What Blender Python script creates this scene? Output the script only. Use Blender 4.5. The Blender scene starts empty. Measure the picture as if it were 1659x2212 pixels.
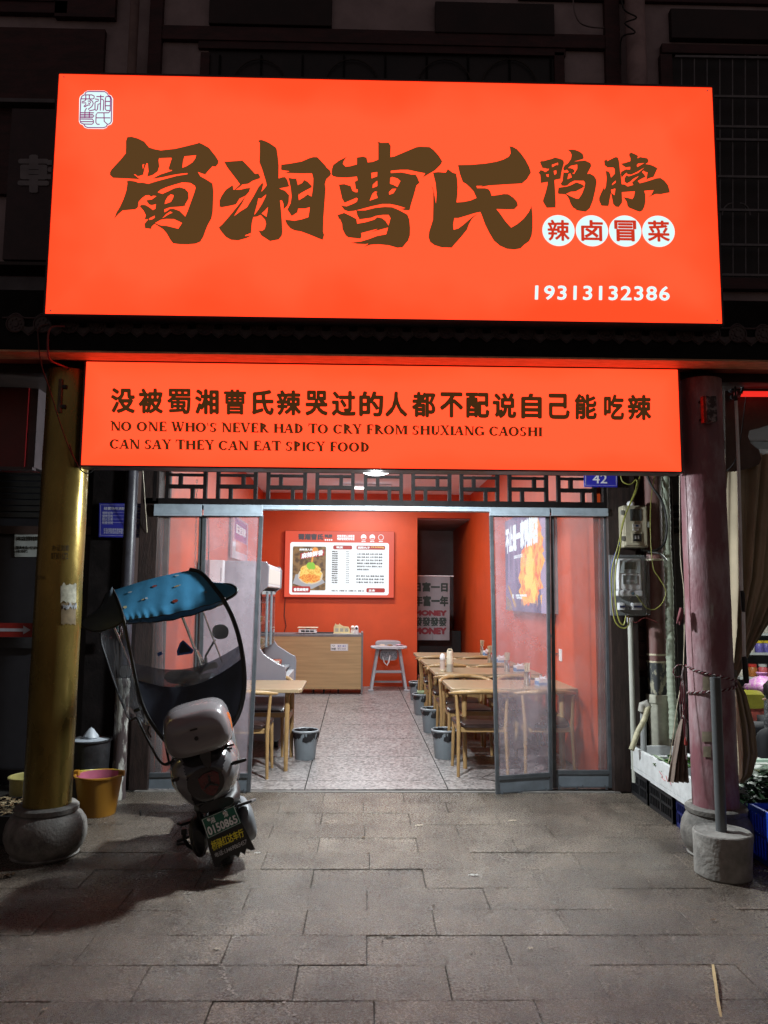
import bpy, bmesh, math, random
from mathutils import Vector, Matrix
random.seed(7)
sc = bpy.context.scene
COL = sc.collection
R = math.radians
# ---------------------------------------------------------------- camera
CAMZ = 1.6
FPX = 1650.0           # focal length in units of a 1659 x 2212 picture
PITCH, YAW, ROLL = R(6.36), R(1.18), R(0.42)
cam_d = bpy.data.cameras.new('camera')
cam = bpy.data.objects.new('camera', cam_d); COL.objects.link(cam)
CM = Matrix.Rotation(-YAW, 4, 'Z') @ Matrix.Rotation(math.pi/2 + PITCH, 4, 'X') @ Matrix.Rotation(ROLL, 4, 'Z')
CM.translation = Vector((0, 0, CAMZ))
cam.matrix_world = CM
cam_d.sensor_fit = 'VERTICAL'; cam_d.sensor_height = 36.0; cam_d.lens = 36.0*FPX/2212.0
cam_d.clip_end = 300; cam_d.clip_start = 0.05
sc.camera = cam
sc.render.resolution_x, sc.render.resolution_y = 768, 1024
# ---------------------------------------------------------------- night sky
w = bpy.data.worlds.new('World'); sc.world = w; w.use_nodes = True
nt = w.node_tree
bg = nt.nodes['Background']
sky = nt.nodes.new('ShaderNodeTexSky'); sky.sky_type = 'NISHITA'; sky.sun_disc = False
sky.sun_elevation = R(-3.0); sky.sun_rotation = R(180)
mixw = nt.nodes.new('ShaderNodeMix'); mixw.data_type = 'RGBA'; mixw.inputs[0].default_value = 0.6
mixw.inputs[7].default_value = (0.175, 0.132, 0.125, 1)
nt.links.new(sky.outputs[0], mixw.inputs[6]); nt.links.new(mixw.outputs[2], bg.inputs[0])
bg.inputs[1].default_value = 0.62
sc.view_settings.view_transform = 'Standard'; sc.view_settings.look = 'None'
sc.view_settings.exposure = 0.0; sc.view_settings.gamma = 1.0; sc.view_settings.use_curve_mapping = False
sc.cycles.use_denoising = True
sc.cycles.max_bounces = 8; sc.cycles.transparent_max_bounces = 24; sc.cycles.diffuse_bounces = 4
sc.cycles.sample_clamp_indirect = 4.0; sc.cycles.caustics_reflective = False; sc.cycles.caustics_refractive = False

# ---------------------------------------------------------------- picture <-> place
RM = CM.to_3x3()
def ray(x, y):
    return RM @ Vector(((x-829.5)/FPX, -(y-1106.0)/FPX, -1.0))
def A(x, y, Y):                      # point on the upright plane at distance Y
    d = ray(x, y); t = Y/d.y
    return Vector((d.x*t, Y, CAMZ + d.z*t))
def G(x, y, z=0.0):                  # point on the level plane z
    d = ray(x, y); t = (z-CAMZ)/d.z
    return Vector((d.x*t, d.y*t, z))
K = 1659/3072.0
def Fu(x, y, Y): return A(x*K, y*K, Y)
IA = R(0.94)                          # the shop's own axis is turned a little
IM = Matrix.Rotation(IA, 4, 'Z')
IMI = IM.inverted()
def W(u, v, z): return IM @ Vector((u, v, z))
def Av(x, y, v):                      # point on shop plane v = const, in shop coordinates
    d = IMI.to_3x3() @ ray(x, y); t = v/d.y
    return Vector((d.x*t, v, CAMZ + d.z*t))
def Au(x, y, u):
    d = IMI.to_3x3() @ ray(x, y); t = u/d.x
    return Vector((u, d.y*t, CAMZ + d.z*t))

# ---------------------------------------------------------------- materials
def lin(c): return c/12.92 if c <= 0.04045 else ((c+0.055)/1.055)**2.4
def rgb(r, g, b): return (lin(r/255), lin(g/255), lin(b/255), 1.0)
MATS = {}
def mat(name, col, rough=0.6, metal=0.0, var=0.15, scale=8.0, bump=0.0, bscale=60.0, stretch=(1,1,1), col2=None, lo=0.35, hi=0.65,
        spec=0.5, coat=0.0, rvar=0.0, objrand=0.0, detail=6, trans=0.0, alpha=1.0, sheen=0.0):
    if name in MATS: return MATS[name]
    m = bpy.data.materials.new(name); m.use_nodes = True; n = m.node_tree.nodes; l = m.node_tree.links
    p = n['Principled BSDF']
    if len(col) == 3: col = (*col, 1)
    geo = n.new('ShaderNodeNewGeometry'); mp = n.new('ShaderNodeMapping'); mp.inputs['Scale'].default_value = stretch
    l.new(geo.outputs['Position'], mp.inputs[0])
    no = n.new('ShaderNodeTexNoise'); no.inputs['Scale'].default_value = scale; no.inputs['Detail'].default_value = detail
    no.inputs['Roughness'].default_value = 0.62
    l.new(mp.outputs[0], no.inputs['Vector'])
    cr = n.new('ShaderNodeValToRGB')
    a, b = cr.color_ramp.elements
    a.position, b.position = lo, hi
    if col2 is None:
        a.color = tuple(max(0, c*(1-var)) for c in col[:3]) + (1,)
        b.color = tuple(min(1, c*(1+var)) for c in col[:3]) + (1,)
    else:
        a.color = col; b.color = col2 if len(col2) == 4 else (*col2, 1)
    l.new(no.outputs[0], cr.inputs[0])
    out = cr.outputs[0]
    if objrand > 0:
        oi = n.new('ShaderNodeObjectInfo'); mr = n.new('ShaderNodeMapRange')
        mr.inputs[3].default_value = 1-objrand; mr.inputs[4].default_value = 1+objrand
        l.new(oi.outputs['Random'], mr.inputs[0])
        mx = n.new('ShaderNodeMix'); mx.data_type = 'RGBA'; mx.blend_type = 'MULTIPLY'; mx.inputs[0].default_value = 1
        l.new(out, mx.inputs[6]); l.new(mr.outputs[0], mx.inputs[7]); out = mx.outputs[2]
    l.new(out, p.inputs['Base Color'])
    p.inputs['Roughness'].default_value = rough; p.inputs['Metallic'].default_value = metal
    p.inputs['Specular IOR Level'].default_value = spec
    p.inputs['Coat Weight'].default_value = coat; p.inputs['Coat Roughness'].default_value = 0.08
    p.inputs['Transmission Weight'].default_value = trans; p.inputs['Alpha'].default_value = alpha
    if rvar > 0:
        n2 = n.new('ShaderNodeTexNoise'); n2.inputs['Scale'].default_value = bscale*0.6; n2.inputs['Detail'].default_value = 4
        l.new(mp.outputs[0], n2.inputs['Vector'])
        mr = n.new('ShaderNodeMapRange'); mr.inputs[1].default_value = .3; mr.inputs[2].default_value = .7
        mr.inputs[3].default_value = max(.03, rough-rvar); mr.inputs[4].default_value = min(1, rough+rvar)
        l.new(n2.outputs[0], mr.inputs[0]); l.new(mr.outputs[0], p.inputs['Roughness'])
    if bump > 0:
        n3 = n.new('ShaderNodeTexNoise'); n3.inputs['Scale'].default_value = bscale; n3.inputs['Detail'].default_value = 5
        l.new(mp.outputs[0], n3.inputs['Vector'])
        bp = n.new('ShaderNodeBump'); bp.inputs['Strength'].default_value = bump; bp.inputs['Distance'].default_value = 0.01
        l.new(n3.outputs[0], bp.inputs['Height']); l.new(bp.outputs[0], p.inputs['Normal'])
    MATS[name] = m; return m
def emi(name, col, strength=1.0, col2=None, scale=1.2, base=None):
    if name in MATS: return MATS[name]
    m = bpy.data.materials.new(name); m.use_nodes = True; n = m.node_tree.nodes; l = m.node_tree.links
    p = n['Principled BSDF']
    if len(col) == 3: col = (*col, 1)
    p.inputs['Base Color'].default_value = base or (0.02, 0.02, 0.02, 1); p.inputs['Roughness'].default_value = 0.5
    p.inputs['Emission Strength'].default_value = strength
    if col2 is None: p.inputs['Emission Color'].default_value = col
    else:
        geo = n.new('ShaderNodeNewGeometry'); no = n.new('ShaderNodeTexNoise'); no.inputs['Scale'].default_value = scale
        no.inputs['Detail'].default_value = 1.0
        cr = n.new('ShaderNodeValToRGB'); cr.color_ramp.elements[0].position = .36; cr.color_ramp.elements[1].position = .58
        cr.color_ramp.elements[0].color = col; cr.color_ramp.elements[1].color = (*col2[:3], 1)
        l.new(geo.outputs['Position'], no.inputs['Vector']); l.new(no.outputs[0], cr.inputs[0]); l.new(cr.outputs[0], p.inputs['Emission Color'])
    MATS[name] = m; return m
def film(name, tint=(1,1,1), haze=0.12, gloss=0.08, rough=0.12, scale=6.0, bump=0.3, hazecol=(0.8,0.8,0.85), bscale=5.0, lo=.4, hi=.75):
    """thin clear plastic: see-through, a little dusty, reflecting; it is a real sheet that scatters some light"""
    if name in MATS: return MATS[name]
    m = bpy.data.materials.new(name); m.use_nodes = True; n = m.node_tree.nodes; l = m.node_tree.links
    n.remove(n['Principled BSDF']); o = n['Material Output']
    tr = n.new('ShaderNodeBsdfTransparent'); tr.inputs[0].default_value = (*tint, 1)
    di = n.new('ShaderNodeBsdfDiffuse'); di.inputs[0].default_value = (*hazecol, 1)
    tl = n.new('ShaderNodeBsdfTranslucent'); tl.inputs[0].default_value = (*hazecol, 1)
    dd = n.new('ShaderNodeMixShader'); dd.inputs[0].default_value = 0.5
    l.new(di.outputs[0], dd.inputs[1]); l.new(tl.outputs[0], dd.inputs[2])
    gl = n.new('ShaderNodeBsdfGlossy'); gl.inputs['Roughness'].default_value = rough
    geo = n.new('ShaderNodeNewGeometry'); no = n.new('ShaderNodeTexNoise'); no.inputs['Scale'].default_value = scale; no.inputs['Detail'].default_value = 8
    no.inputs['Roughness'].default_value = .7
    l.new(geo.outputs['Position'], no.inputs['Vector'])
    mr = n.new('ShaderNodeMapRange'); mr.inputs[1].default_value = lo; mr.inputs[2].default_value = hi
    mr.inputs[3].default_value = haze*.68; mr.inputs[4].default_value = min(1, haze*1.6)
    l.new(no.outputs[0], mr.inputs[0])
    m1 = n.new('ShaderNodeMixShader'); l.new(mr.outputs[0], m1.inputs[0]); l.new(tr.outputs[0], m1.inputs[1]); l.new(dd.outputs[0], m1.inputs[2])
    lw = n.new('ShaderNodeLayerWeight'); lw.inputs[0].default_value = 0.25
    ma = n.new('ShaderNodeMath'); ma.operation = 'MULTIPLY_ADD'; ma.inputs[1].default_value = 0.5; ma.inputs[2].default_value = gloss; ma.use_clamp = True
    l.new(lw.outputs['Fresnel'], ma.inputs[0])
    m2 = n.new('ShaderNodeMixShader'); l.new(ma.outputs[0], m2.inputs[0]); l.new(m1.outputs[0], m2.inputs[1]); l.new(gl.outputs[0], m2.inputs[2])
    mp = n.new('ShaderNodeMapping'); mp.inputs['Scale'].default_value = (1, 1, .25); l.new(geo.outputs['Position'], mp.inputs[0])
    n3 = n.new('ShaderNodeTexNoise'); n3.inputs['Scale'].default_value = bscale; l.new(mp.outputs[0], n3.inputs['Vector'])
    bp = n.new('ShaderNodeBump'); bp.inputs['Strength'].default_value = bump; bp.inputs['Distance'].default_value = .02
    l.new(n3.outputs[0], bp.inputs['Height']); l.new(bp.outputs[0], gl.inputs['Normal'])
    l.new(m2.outputs[0], o.inputs[0]); MATS[name] = m; return m

# ---------------------------------------------------------------- mesh building
class MB:
    def __init__(s): s.v = []; s.f = []
    def add(s, vs, fs):
        o = len(s.v); s.v += [tuple(p) for p in vs]; s.f += [tuple(i+o for i in f) for f in fs]; return s
    def bx(s, x0, x1, y0, y1, z0, z1, M=None):
        vs = [Vector((x, y, z)) for z in (z0, z1) for y in (y0, y1) for x in (x0, x1)]
        if M: vs = [M @ p for p in vs]
        return s.add(vs, [(0,2,3,1), (4,5,7,6), (0,1,5,4), (2,6,7,3), (0,4,6,2), (1,3,7,5)])
    def bar(s, p, q, wd, h, up=(0,0,1)):         # box between two points
        p, q = Vector(p), Vector(q); d = (q-p).normalized(); u = Vector(up)
        sd = d.cross(u)
        if sd.length < 1e-4: sd = d.cross(Vector((1,0,0)))
        sd.normalize(); u = sd.cross(d).normalized()
        vs = [c + sd*a*wd/2 + u*b*h/2 for c in (p, q) for a, b in ((-1,-1), (1,-1), (1,1), (-1,1))]
        return s.add(vs, [(0,3,2,1), (4,5,6,7), (0,1,5,4), (1,2,6,5), (2,3,7,6), (3,0,4,7)])
    def tube(s, pts, r, n=8, cap=True, flat=1.0):
        pts = [Vector(p) for p in pts]; m = len(pts); rs = r if isinstance(r, (list, tuple)) else [r]*m
        up = None; vs = []
        for i, p in enumerate(pts):
            d = (pts[min(i+1, m-1)] - pts[max(i-1, 0)]).normalized()
            if up is None:
                up = d.orthogonal().normalized() if abs(d.z) > .9 else Vector((0,0,1))
            a = d.cross(up)
            if a.length < 1e-5: a = d.orthogonal()
            a.normalize(); b = a.cross(d).normalized(); up = b
            for k in range(n):
                t = 2*math.pi*k/n; vs.append(p + a*math.cos(t)*rs[i] + b*math.sin(t)*rs[i]*flat)
        fs = [(i*n+k, i*n+(k+1) % n, (i+1)*n+(k+1) % n, (i+1)*n+k) for i in range(m-1) for k in range(n)]
        if cap: fs += [tuple(reversed(range(n))), tuple(range((m-1)*n, m*n))]
        return s.add(vs, fs)
    def lathe(s, prof, c=(0,0,0), n=24, M=None, wob=0.0, a0=0, cap=False):
        vs = []
        for r, z in prof:
            for k in range(n):
                t = 2*math.pi*k/n + a0; rr = r*(1+wob*math.sin(3*t+z*9)+wob*.6*math.sin(7*t+z*23))
                p = Vector((c[0]+rr*math.cos(t), c[1]+rr*math.sin(t), c[2]+z)); vs.append(M @ p if M else p)
        m = len(prof)
        fs = [(i*n+k, i*n+(k+1) % n, (i+1)*n+(k+1) % n, (i+1)*n+k) for i in range(m-1) for k in range(n)]
        if cap: fs += [tuple(reversed(range(n))), tuple(range((m-1)*n, m*n))]
        return s.add(vs, fs)
    def grid(s, fn, nu, nv, flip=False):
        vs = [fn(i/nu, j/nv) for j in range(nv+1) for i in range(nu+1)]
        fs = [(j*(nu+1)+i, j*(nu+1)+i+1, (j+1)*(nu+1)+i+1, (j+1)*(nu+1)+i) for j in range(nv) for i in range(nu)]
        if flip: fs = [tuple(reversed(f)) for f in fs]
        return s.add(vs, fs)
    def loft(s, secs, n=20, pw=2.6, M=None, lowtaper=0.0, toptaper=0.0, sub=0):      # (x, y, z, rx, rz) rings across y
        vs = []
        if sub:
            secs = [tuple(q[:5])+(q[5] if len(q) > 5 else pw,) for q in secs]; out = []
            for i in range(len(secs)-1):
                p0, p1, p2, p3 = secs[max(0, i-1)], secs[i], secs[i+1], secs[min(len(secs)-1, i+2)]
                for j in range(sub):
                    t = j/sub; lin_ = [a+(b-a)*t for a, b in zip(p1, p2)]
                    out.append(tuple(.5*l+.5*(.5*((2*b)+(c-a)*t+(2*a-5*b+4*c-d)*t*t+(3*b-a-3*c+d)*t**3)) for l, a, b, c, d in zip(lin_, p0, p1, p2, p3)))
            secs = out+[secs[-1]]
        for sec in secs:
            x, y, z, rx, rz = sec[:5]; q = sec[5] if len(sec) > 5 else pw; lean = sec[6] if len(sec) > 6 else 0
            for k in range(n):
                t = 2*math.pi*k/n; c, d = math.cos(t), math.sin(t)
                px = math.copysign(abs(c)**(2/q), c)*rx; pz = math.copysign(abs(d)**(2/q), d)*rz
                px *= (1-lowtaper*max(0, -pz/rz))*(1-toptaper*max(0, pz/rz))
                p = Vector((x+px, y+lean*pz, z+pz)); vs.append(M @ p if M else p)
        m = len(secs)
        fs = [(i*n+(k+1) % n, i*n+k, (i+1)*n+k, (i+1)*n+(k+1) % n) for i in range(m-1) for k in range(n)]
        fs += [tuple(range(n)), tuple(reversed(range((m-1)*n, m*n)))]
        return s.add(vs, fs)
    def prism(s, poly, fn, thick):                # 2-D outline pushed through a thickness by fn(x, y, d)
        n = len(poly)
        vs = [fn(x, y, 0) for x, y in poly] + [fn(x, y, thick) for x, y in poly]
        return s.add(vs, [tuple(range(n)), tuple(reversed(range(n, 2*n)))] + [(i, i+n, (i+1) % n+n, (i+1) % n) for i in range(n)])
    def mesh(s, name, smooth=None):
        me = bpy.data.meshes.new(name); me.from_pydata([tuple(v) for v in s.v], [], s.f); me.validate(verbose=False)
        if smooth is not None:
            me.shade_smooth(); me.set_sharp_from_angle(angle=R(smooth))
        return me
    def build(s, name, m, parent=None, smooth=None, bevel=0, loc=None, seg=2):
        me = s.mesh(name, smooth); me.materials.append(m)
        return link(name, me, parent, bevel, loc, seg)
def link(name, me, parent=None, bevel=0, loc=None, seg=2):
    o = bpy.data.objects.new(name, me); COL.objects.link(o); o.parent = parent
    if loc is not None: o.location = loc
    if bevel:
        b = o.modifiers.new('bevel', 'BEVEL'); b.width = bevel; b.segments = seg; b.limit_method = 'ANGLE'; b.angle_limit = R(40)
    return o
def tag(o, label, cat, group=None, kind=None):
    if label: o['label'] = label
    if cat: o['category'] = cat
    if group: o['group'] = group
    if kind: o['kind'] = kind
    return o
def thing(name, label, cat, loc=(0,0,0), rz=0, group=None):
    o = bpy.data.objects.new(name, None); COL.objects.link(o); o.location = loc; o.rotation_euler = (0, 0, rz)
    o.empty_display_size = .1
    return tag(o, label, cat, group)
def struct(o): o['kind'] = 'structure'; return o
def sthing(name, loc=(0,0,0), rz=0):
    o = bpy.data.objects.new(name, None); COL.objects.link(o); o.location = loc; o.rotation_euler = (0,0,rz); o['kind'] = 'structure'; return o
def dup(root, loc, rz, label=None, extra=None):
    r = root.copy(); COL.objects.link(r); r.location = loc; r.rotation_euler = (0, 0, rz)
    if label: r['label'] = label
    for ch in list(root.children):
        c = ch.copy(); COL.objects.link(c); c.parent = r
        for g in list(ch.children):
            d = g.copy(); COL.objects.link(d); d.parent = c
    return r
# ---- flat lettering: curves filled and turned into meshes
def outline_mesh(name, loops, fn, thick=0.0):
    cu = bpy.data.curves.new(name, 'CURVE'); cu.dimensions = '2D'; cu.fill_mode = 'BOTH'; cu.extrude = thick/2
    for lp in loops:
        sp = cu.splines.new('POLY'); sp.points.add(len(lp)-1)
        for i, (x, y) in enumerate(lp): sp.points[i].co = (x, -y, 0, 1)
        sp.use_cyclic_u = True
    o = bpy.data.objects.new(name, cu); COL.objects.link(o)
    dg = bpy.context.evaluated_depsgraph_get(); me = bpy.data.meshes.new_from_object(o.evaluated_get(dg))
    bpy.data.objects.remove(o); bpy.data.curves.remove(cu)
    for v in me.vertices: v.co = fn(v.co.x, -v.co.y, v.co.z)
    return me
def text_mesh(body, bold=0.0, ext=0.0, res=3, spacing=1.0, line=1.0, align='LEFT'):
    cu = bpy.data.curves.new('lettering', 'FONT'); cu.body = body; cu.offset = bold; cu.extrude = ext; cu.resolution_u = res
    cu.space_character = spacing; cu.space_line = line; cu.align_x = align
    o = bpy.data.objects.new('lettering', cu); COL.objects.link(o)
    dg = bpy.context.evaluated_depsgraph_get(); me = bpy.data.meshes.new_from_object(o.evaluated_get(dg))
    bpy.data.objects.remove(o); bpy.data.curves.remove(cu); return me
def fit(me, fn, shear=0.0):
    """fn(s, t, d): s,t in 0..1 over the text's box"""
    xs = [v.co.x for v in me.vertices]; ys = [v.co.y for v in me.vertices]
    x0, x1, y0, y1 = min(xs), max(xs), min(ys), max(ys)
    for v in me.vertices:
        s, t = (v.co.x-x0)/max(1e-6, x1-x0), (v.co.y-y0)/max(1e-6, y1-y0); v.co = fn(s, t, v.co.z)
    return me
def bil(c00, c10, c11, c01):         # corners: bottom-left, bottom-right, top-right, top-left
    c00, c10, c11, c01 = map(Vector, (c00, c10, c11, c01))
    nrm = (c10-c00).cross(c01-c00).normalized()
    return lambda s, t, d=0: (c00*(1-s)*(1-t) + c10*s*(1-t) + c11*s*t + c01*(1-s)*t) + nrm*d
def put_text(name, body, m, parent, fn, bold=0.0, res=3, d=0.0, spacing=1.0, line=1.0):
    me = text_mesh(body, 0, 0, res, spacing, line)
    if bold:                                     # heavier weight: the same print laid down again a hair to each side
        n0 = len(me.vertices); V = [v.co.copy() for v in me.vertices]; F = [tuple(p.vertices) for p in me.polygons]; mb = MB()
        for k, (dx, dy) in enumerate([(0,0), (1,0), (-1,0), (0,1), (0,-1), (.7,.7), (-.7,.7), (.7,-.7), (-.7,-.7)]):
            mb.add([(v.x+dx*bold, v.y+dy*bold, .00005*k) for v in V], F)
        me = mb.mesh(name)
    o_, ax, ay = fn(0, 0, d), fn(1, 0, d), fn(0, 1, d); nr_ = (ax-o_).cross(ay-o_).normalized()*2.0
    fit(me, lambda s, t, z: fn(s, t, d)+nr_*z); me.materials.clear(); me.materials.append(m)
    return link(name, me, parent)
def rect(mb, fn, s0, s1, t0, t1, d=0.0, th=0.0):
    if th == 0: mb.add([fn(s0, t0, d), fn(s1, t0, d), fn(s1, t1, d), fn(s0, t1, d)], [(0,1,2,3)])
    else:
        vs = [fn(a, b, c) for c in (d, d+th) for a, b in ((s0, t0), (s1, t0), (s1, t1), (s0, t1))]
        mb.add(vs, [(3,2,1,0), (4,5,6,7), (0,1,5,4), (1,2,6,5), (2,3,7,6), (3,0,4,7)])
    return mb
def stroke(mb, pts, wd, fn, d=0.0, closed=False):
    """a flat pen stroke of constant width"""
    P = [Vector((x, y, 0)) for x, y in pts]; n = len(P)
    if closed: P = P + [P[0]]; n += 1
    L, Rr = [], []
    for i in range(n):
        a = P[i-1] if i > 0 else (P[-2] if closed else P[0]); b = P[i+1] if i < n-1 else (P[1] if closed else P[-1])
        t = (b-a)
        if t.length < 1e-9: t = Vector((1,0,0))
        t.normalize(); q = Vector((-t.y, t.x, 0))*wd/2
        L.append(P[i]+q); Rr.append(P[i]-q)
    vs = [fn(p.x, p.y, d) for p in L] + [fn(p.x, p.y, d) for p in Rr]
    mb.add(vs, [(i, i+1, n+i+1, n+i) for i in range(n-1)]); return mb
def smooth_pts(pts, k=4, closed=False):
    P = [Vector(p) for p in pts]; n = len(P); out = []
    for i in range(n if closed else n-1):
        p0 = P[(i-1) % n] if closed or i > 0 else P[i]; p1 = P[i]; p2 = P[(i+1) % n]; p3 = P[(i+2) % n] if closed or i+2 < n else p2
        for j in range(k):
            t = j/k
            out.append(0.5*((2*p1)+(p2-p0)*t+(2*p0-5*p1+4*p2-p3)*t*t+(3*p1-p0-3*p2+p3)*t**3))
    if not closed: out.append(P[-1])
    return out
def sagging(p, q, sag, n=10):
    p, q = Vector(p), Vector(q)
    return [p.lerp(q, i/n) - Vector((0, 0, sag*4*(i/n)*(1-i/n))) for i in range(n+1)]
def skin_mesh(name, verts, edges, radii, m, parent=None, sub=1):
    me = bpy.data.meshes.new(name); me.from_pydata(verts, edges, []); o = bpy.data.objects.new(name, me); COL.objects.link(o)
    sk = o.modifiers.new('skin', 'SKIN')
    for i, r in enumerate(radii): me.skin_vertices[0].data[i].radius = (r, r) if not isinstance(r, tuple) else r
    me.skin_vertices[0].data[0].use_root = True
    if sub: ss = o.modifiers.new('sub', 'SUBSURF'); ss.levels = sub; ss.render_levels = sub
    dg = bpy.context.evaluated_depsgraph_get(); res = bpy.data.meshes.new_from_object(o.evaluated_get(dg))
    bpy.data.objects.remove(o); res.shade_smooth(); res.materials.append(m); return link(name, res, parent)
# ================================================================ materials used all over
def paving():
    m = bpy.data.materials.new('paving granite'); m.use_nodes = True; n = m.node_tree.nodes; l = m.node_tree.links; p = n['Principled BSDF']
    geo = n.new('ShaderNodeNewGeometry')
    def noise(sc_, det, rg=.6):
        q = n.new('ShaderNodeTexNoise'); q.inputs['Scale'].default_value = sc_; q.inputs['Detail'].default_value = det; q.inputs['Roughness'].default_value = rg
        l.new(geo.outputs['Position'], q.inputs['Vector']); return q.outputs[0]
    def rng(src, a, b, c, d):
        q = n.new('ShaderNodeMapRange'); q.inputs[1].default_value = a; q.inputs[2].default_value = b; q.inputs[3].default_value = c; q.inputs[4].default_value = d; l.new(src, q.inputs[0]); return q.outputs[0]
    def mul(a, b):
        q = n.new('ShaderNodeMath'); q.operation = 'MULTIPLY'; l.new(a, q.inputs[0]); l.new(b, q.inputs[1]); return q.outputs[0]
    fine = noise(95, 4, .75); mid = noise(30, 8, .7); stain = noise(2.6, 6, .65); patch = noise(9, 5, .6)
    oi = n.new('ShaderNodeObjectInfo')
    v = mul(mul(mul(rng(fine, .36, .64, .30, 1.85), rng(mid, .34, .66, .62, 1.42)), mul(rng(stain, .35, .65, .55, 1.32), rng(patch, .3, .7, .82, 1.18))), rng(oi.outputs['Random'], 0, 1, .84, 1.16))
    cr = n.new('ShaderNodeValToRGB'); e = cr.color_ramp.elements; e[0].color = (.012,.0105,.0085,1); e[1].color = (.285,.232,.182,1); e[1].position = 2.0
    sc2 = rng(v, 0, 2.6, 0, 1); cr.color_ramp.elements[1].position = 1.0; l.new(sc2, cr.inputs[0]); l.new(cr.outputs[0], p.inputs['Base Color'])
    l.new(rng(noise(80, 3), .38, .62, .11, .38), p.inputs['Roughness'])
    bp = n.new('ShaderNodeBump'); bp.inputs['Strength'].default_value = .8; bp.inputs['Distance'].default_value = .008; l.new(noise(100, 6, .75), bp.inputs['Height'])
    b2 = n.new('ShaderNodeBump'); b2.inputs['Strength'].default_value = .25; b2.inputs['Distance'].default_value = .02; l.new(patch, b2.inputs['Height']); l.new(bp.outputs[0], b2.inputs['Normal']); l.new(b2.outputs[0], p.inputs['Normal'])
    return m
M_STONE = paving()
M_STONE2 = mat('base granite', (0.17,0.16,0.145), rough=.75, var=.6, scale=9, bump=.5, bscale=60, detail=12, lo=.3, hi=.7)
M_GROUND = mat('joint dirt', (0.018,0.015,0.012), rough=.95, var=.3, scale=20)
def terrazzo():
    m = mat('terrazzo', (0.225,0.208,0.198), rough=.36, var=.10, scale=1.5, rvar=.08, bump=.15, bscale=140); n = m.node_tree.nodes; l = m.node_tree.links
    p = n['Principled BSDF']; src = p.inputs['Base Color'].links[0].from_socket
    geo = n.new('ShaderNodeNewGeometry'); vo = n.new('ShaderNodeTexVoronoi'); vo.inputs['Scale'].default_value = 48
    l.new(geo.outputs['Position'], vo.inputs['Vector'])
    cr = n.new('ShaderNodeValToRGB'); e = cr.color_ramp.elements; e[0].position = .0; e[0].color = (.22,.21,.21,1); e[1].position = 1; e[1].color = (1.78,1.75,1.78,1)
    l.new(vo.outputs['Color'], cr.inputs[0]); mx = n.new('ShaderNodeMix'); mx.data_type = 'RGBA'; mx.blend_type = 'MULTIPLY'; mx.inputs[0].default_value = 1
    l.new(src, mx.inputs[6]); l.new(cr.outputs[0], mx.inputs[7]); l.new(mx.outputs[2], p.inputs['Base Color']); return m
M_TERR = terrazzo()
M_RED = mat('orange red paint', (0.56,0.060,0.007), rough=.5, var=.07, scale=2.2, bump=.06, bscale=90)
M_CEIL = mat('white ceiling paint', (0.78,0.80,0.88), rough=.8, var=.04, scale=3)
M_DARKW = mat('dark brown wood', (0.022,0.012,0.010), rough=.55, var=.5, scale=6, stretch=(6,6,1), bump=.4, bscale=30, detail=10)
M_BLACKW = mat('black painted wood', (0.008,0.006,0.006), rough=.75, spec=.15, var=.4, scale=8, bump=.3, bscale=40)
M_MAROON = mat('maroon timber', (0.045,0.009,0.010), rough=.6, var=.45, scale=5, stretch=(1,1,3), bump=.25, bscale=25)
M_PLAST = mat('grey plaster', (0.36,0.285,0.295), rough=.9, var=.2, scale=2.5, bump=.2, bscale=30)
M_ALU = mat('blue grey aluminium', (0.30,0.36,0.41), rough=.42, var=.12, scale=14, spec=.5)
M_ALUD = mat('dark grey aluminium', (0.085,0.095,0.105), rough=.38, var=.2, scale=10, metal=.2)
M_FILM = film('clear door plastic', haze=.17, gloss=.05, rough=.2, scale=3.2, bump=.5, hazecol=(.86,.80,.84), bscale=6)
M_FILMD = film('dusty door plastic', tint=(.93,.9,.93), haze=.30, gloss=.06, rough=.25, scale=2.3, bump=.4, hazecol=(.80,.74,.84), bscale=7, lo=.35, hi=.8)
M_CLEAR = film('canopy plastic', tint=(.92,.93,.94), haze=.02, gloss=.06, rough=.14, scale=5, bump=1.0, bscale=4)
M_GLASS = film('shop glass', haze=.02, gloss=.05, rough=.03, bump=0.0)
M_OAK = mat('light oak', (0.50,0.345,0.185), rough=.45, var=.16, scale=5, stretch=(1.2,9,9), detail=8, bump=.06, bscale=40)
M_OAKL = mat('ash chair wood', (0.33,0.205,0.085), rough=.4, var=.15, scale=12, stretch=(3,3,1))
M_LEATH = mat('dark leather', (0.030,0.015,0.013), rough=.28, var=.2, scale=20, bump=.15, bscale=120)
M_BLACKP = mat('black plastic', (0.012,0.012,0.013), rough=.45, var=.2, scale=20, bump=.1, bscale=60)
M_GREYP = mat('grey bin plastic', (0.17,0.195,0.215), rough=.45, var=.06, scale=10)
M_BAG = mat('black bin bag', (0.010,0.010,0.012), rough=.4, var=.2, scale=20, bump=.35, bscale=35)
M_WHITE = mat('white plastic', (0.75,0.75,0.76), rough=.4, var=.05, scale=10)
M_CREAM = mat('cream plastic', (0.62,0.55,0.40), rough=.45, var=.08, scale=12)
M_GREY = mat('mid grey plastic', (0.30,0.31,0.33), rough=.5, var=.1, scale=10)
M_STEEL = mat('stainless steel', (0.62,0.62,0.62), rough=.22, metal=1, var=.1, scale=20)
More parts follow.
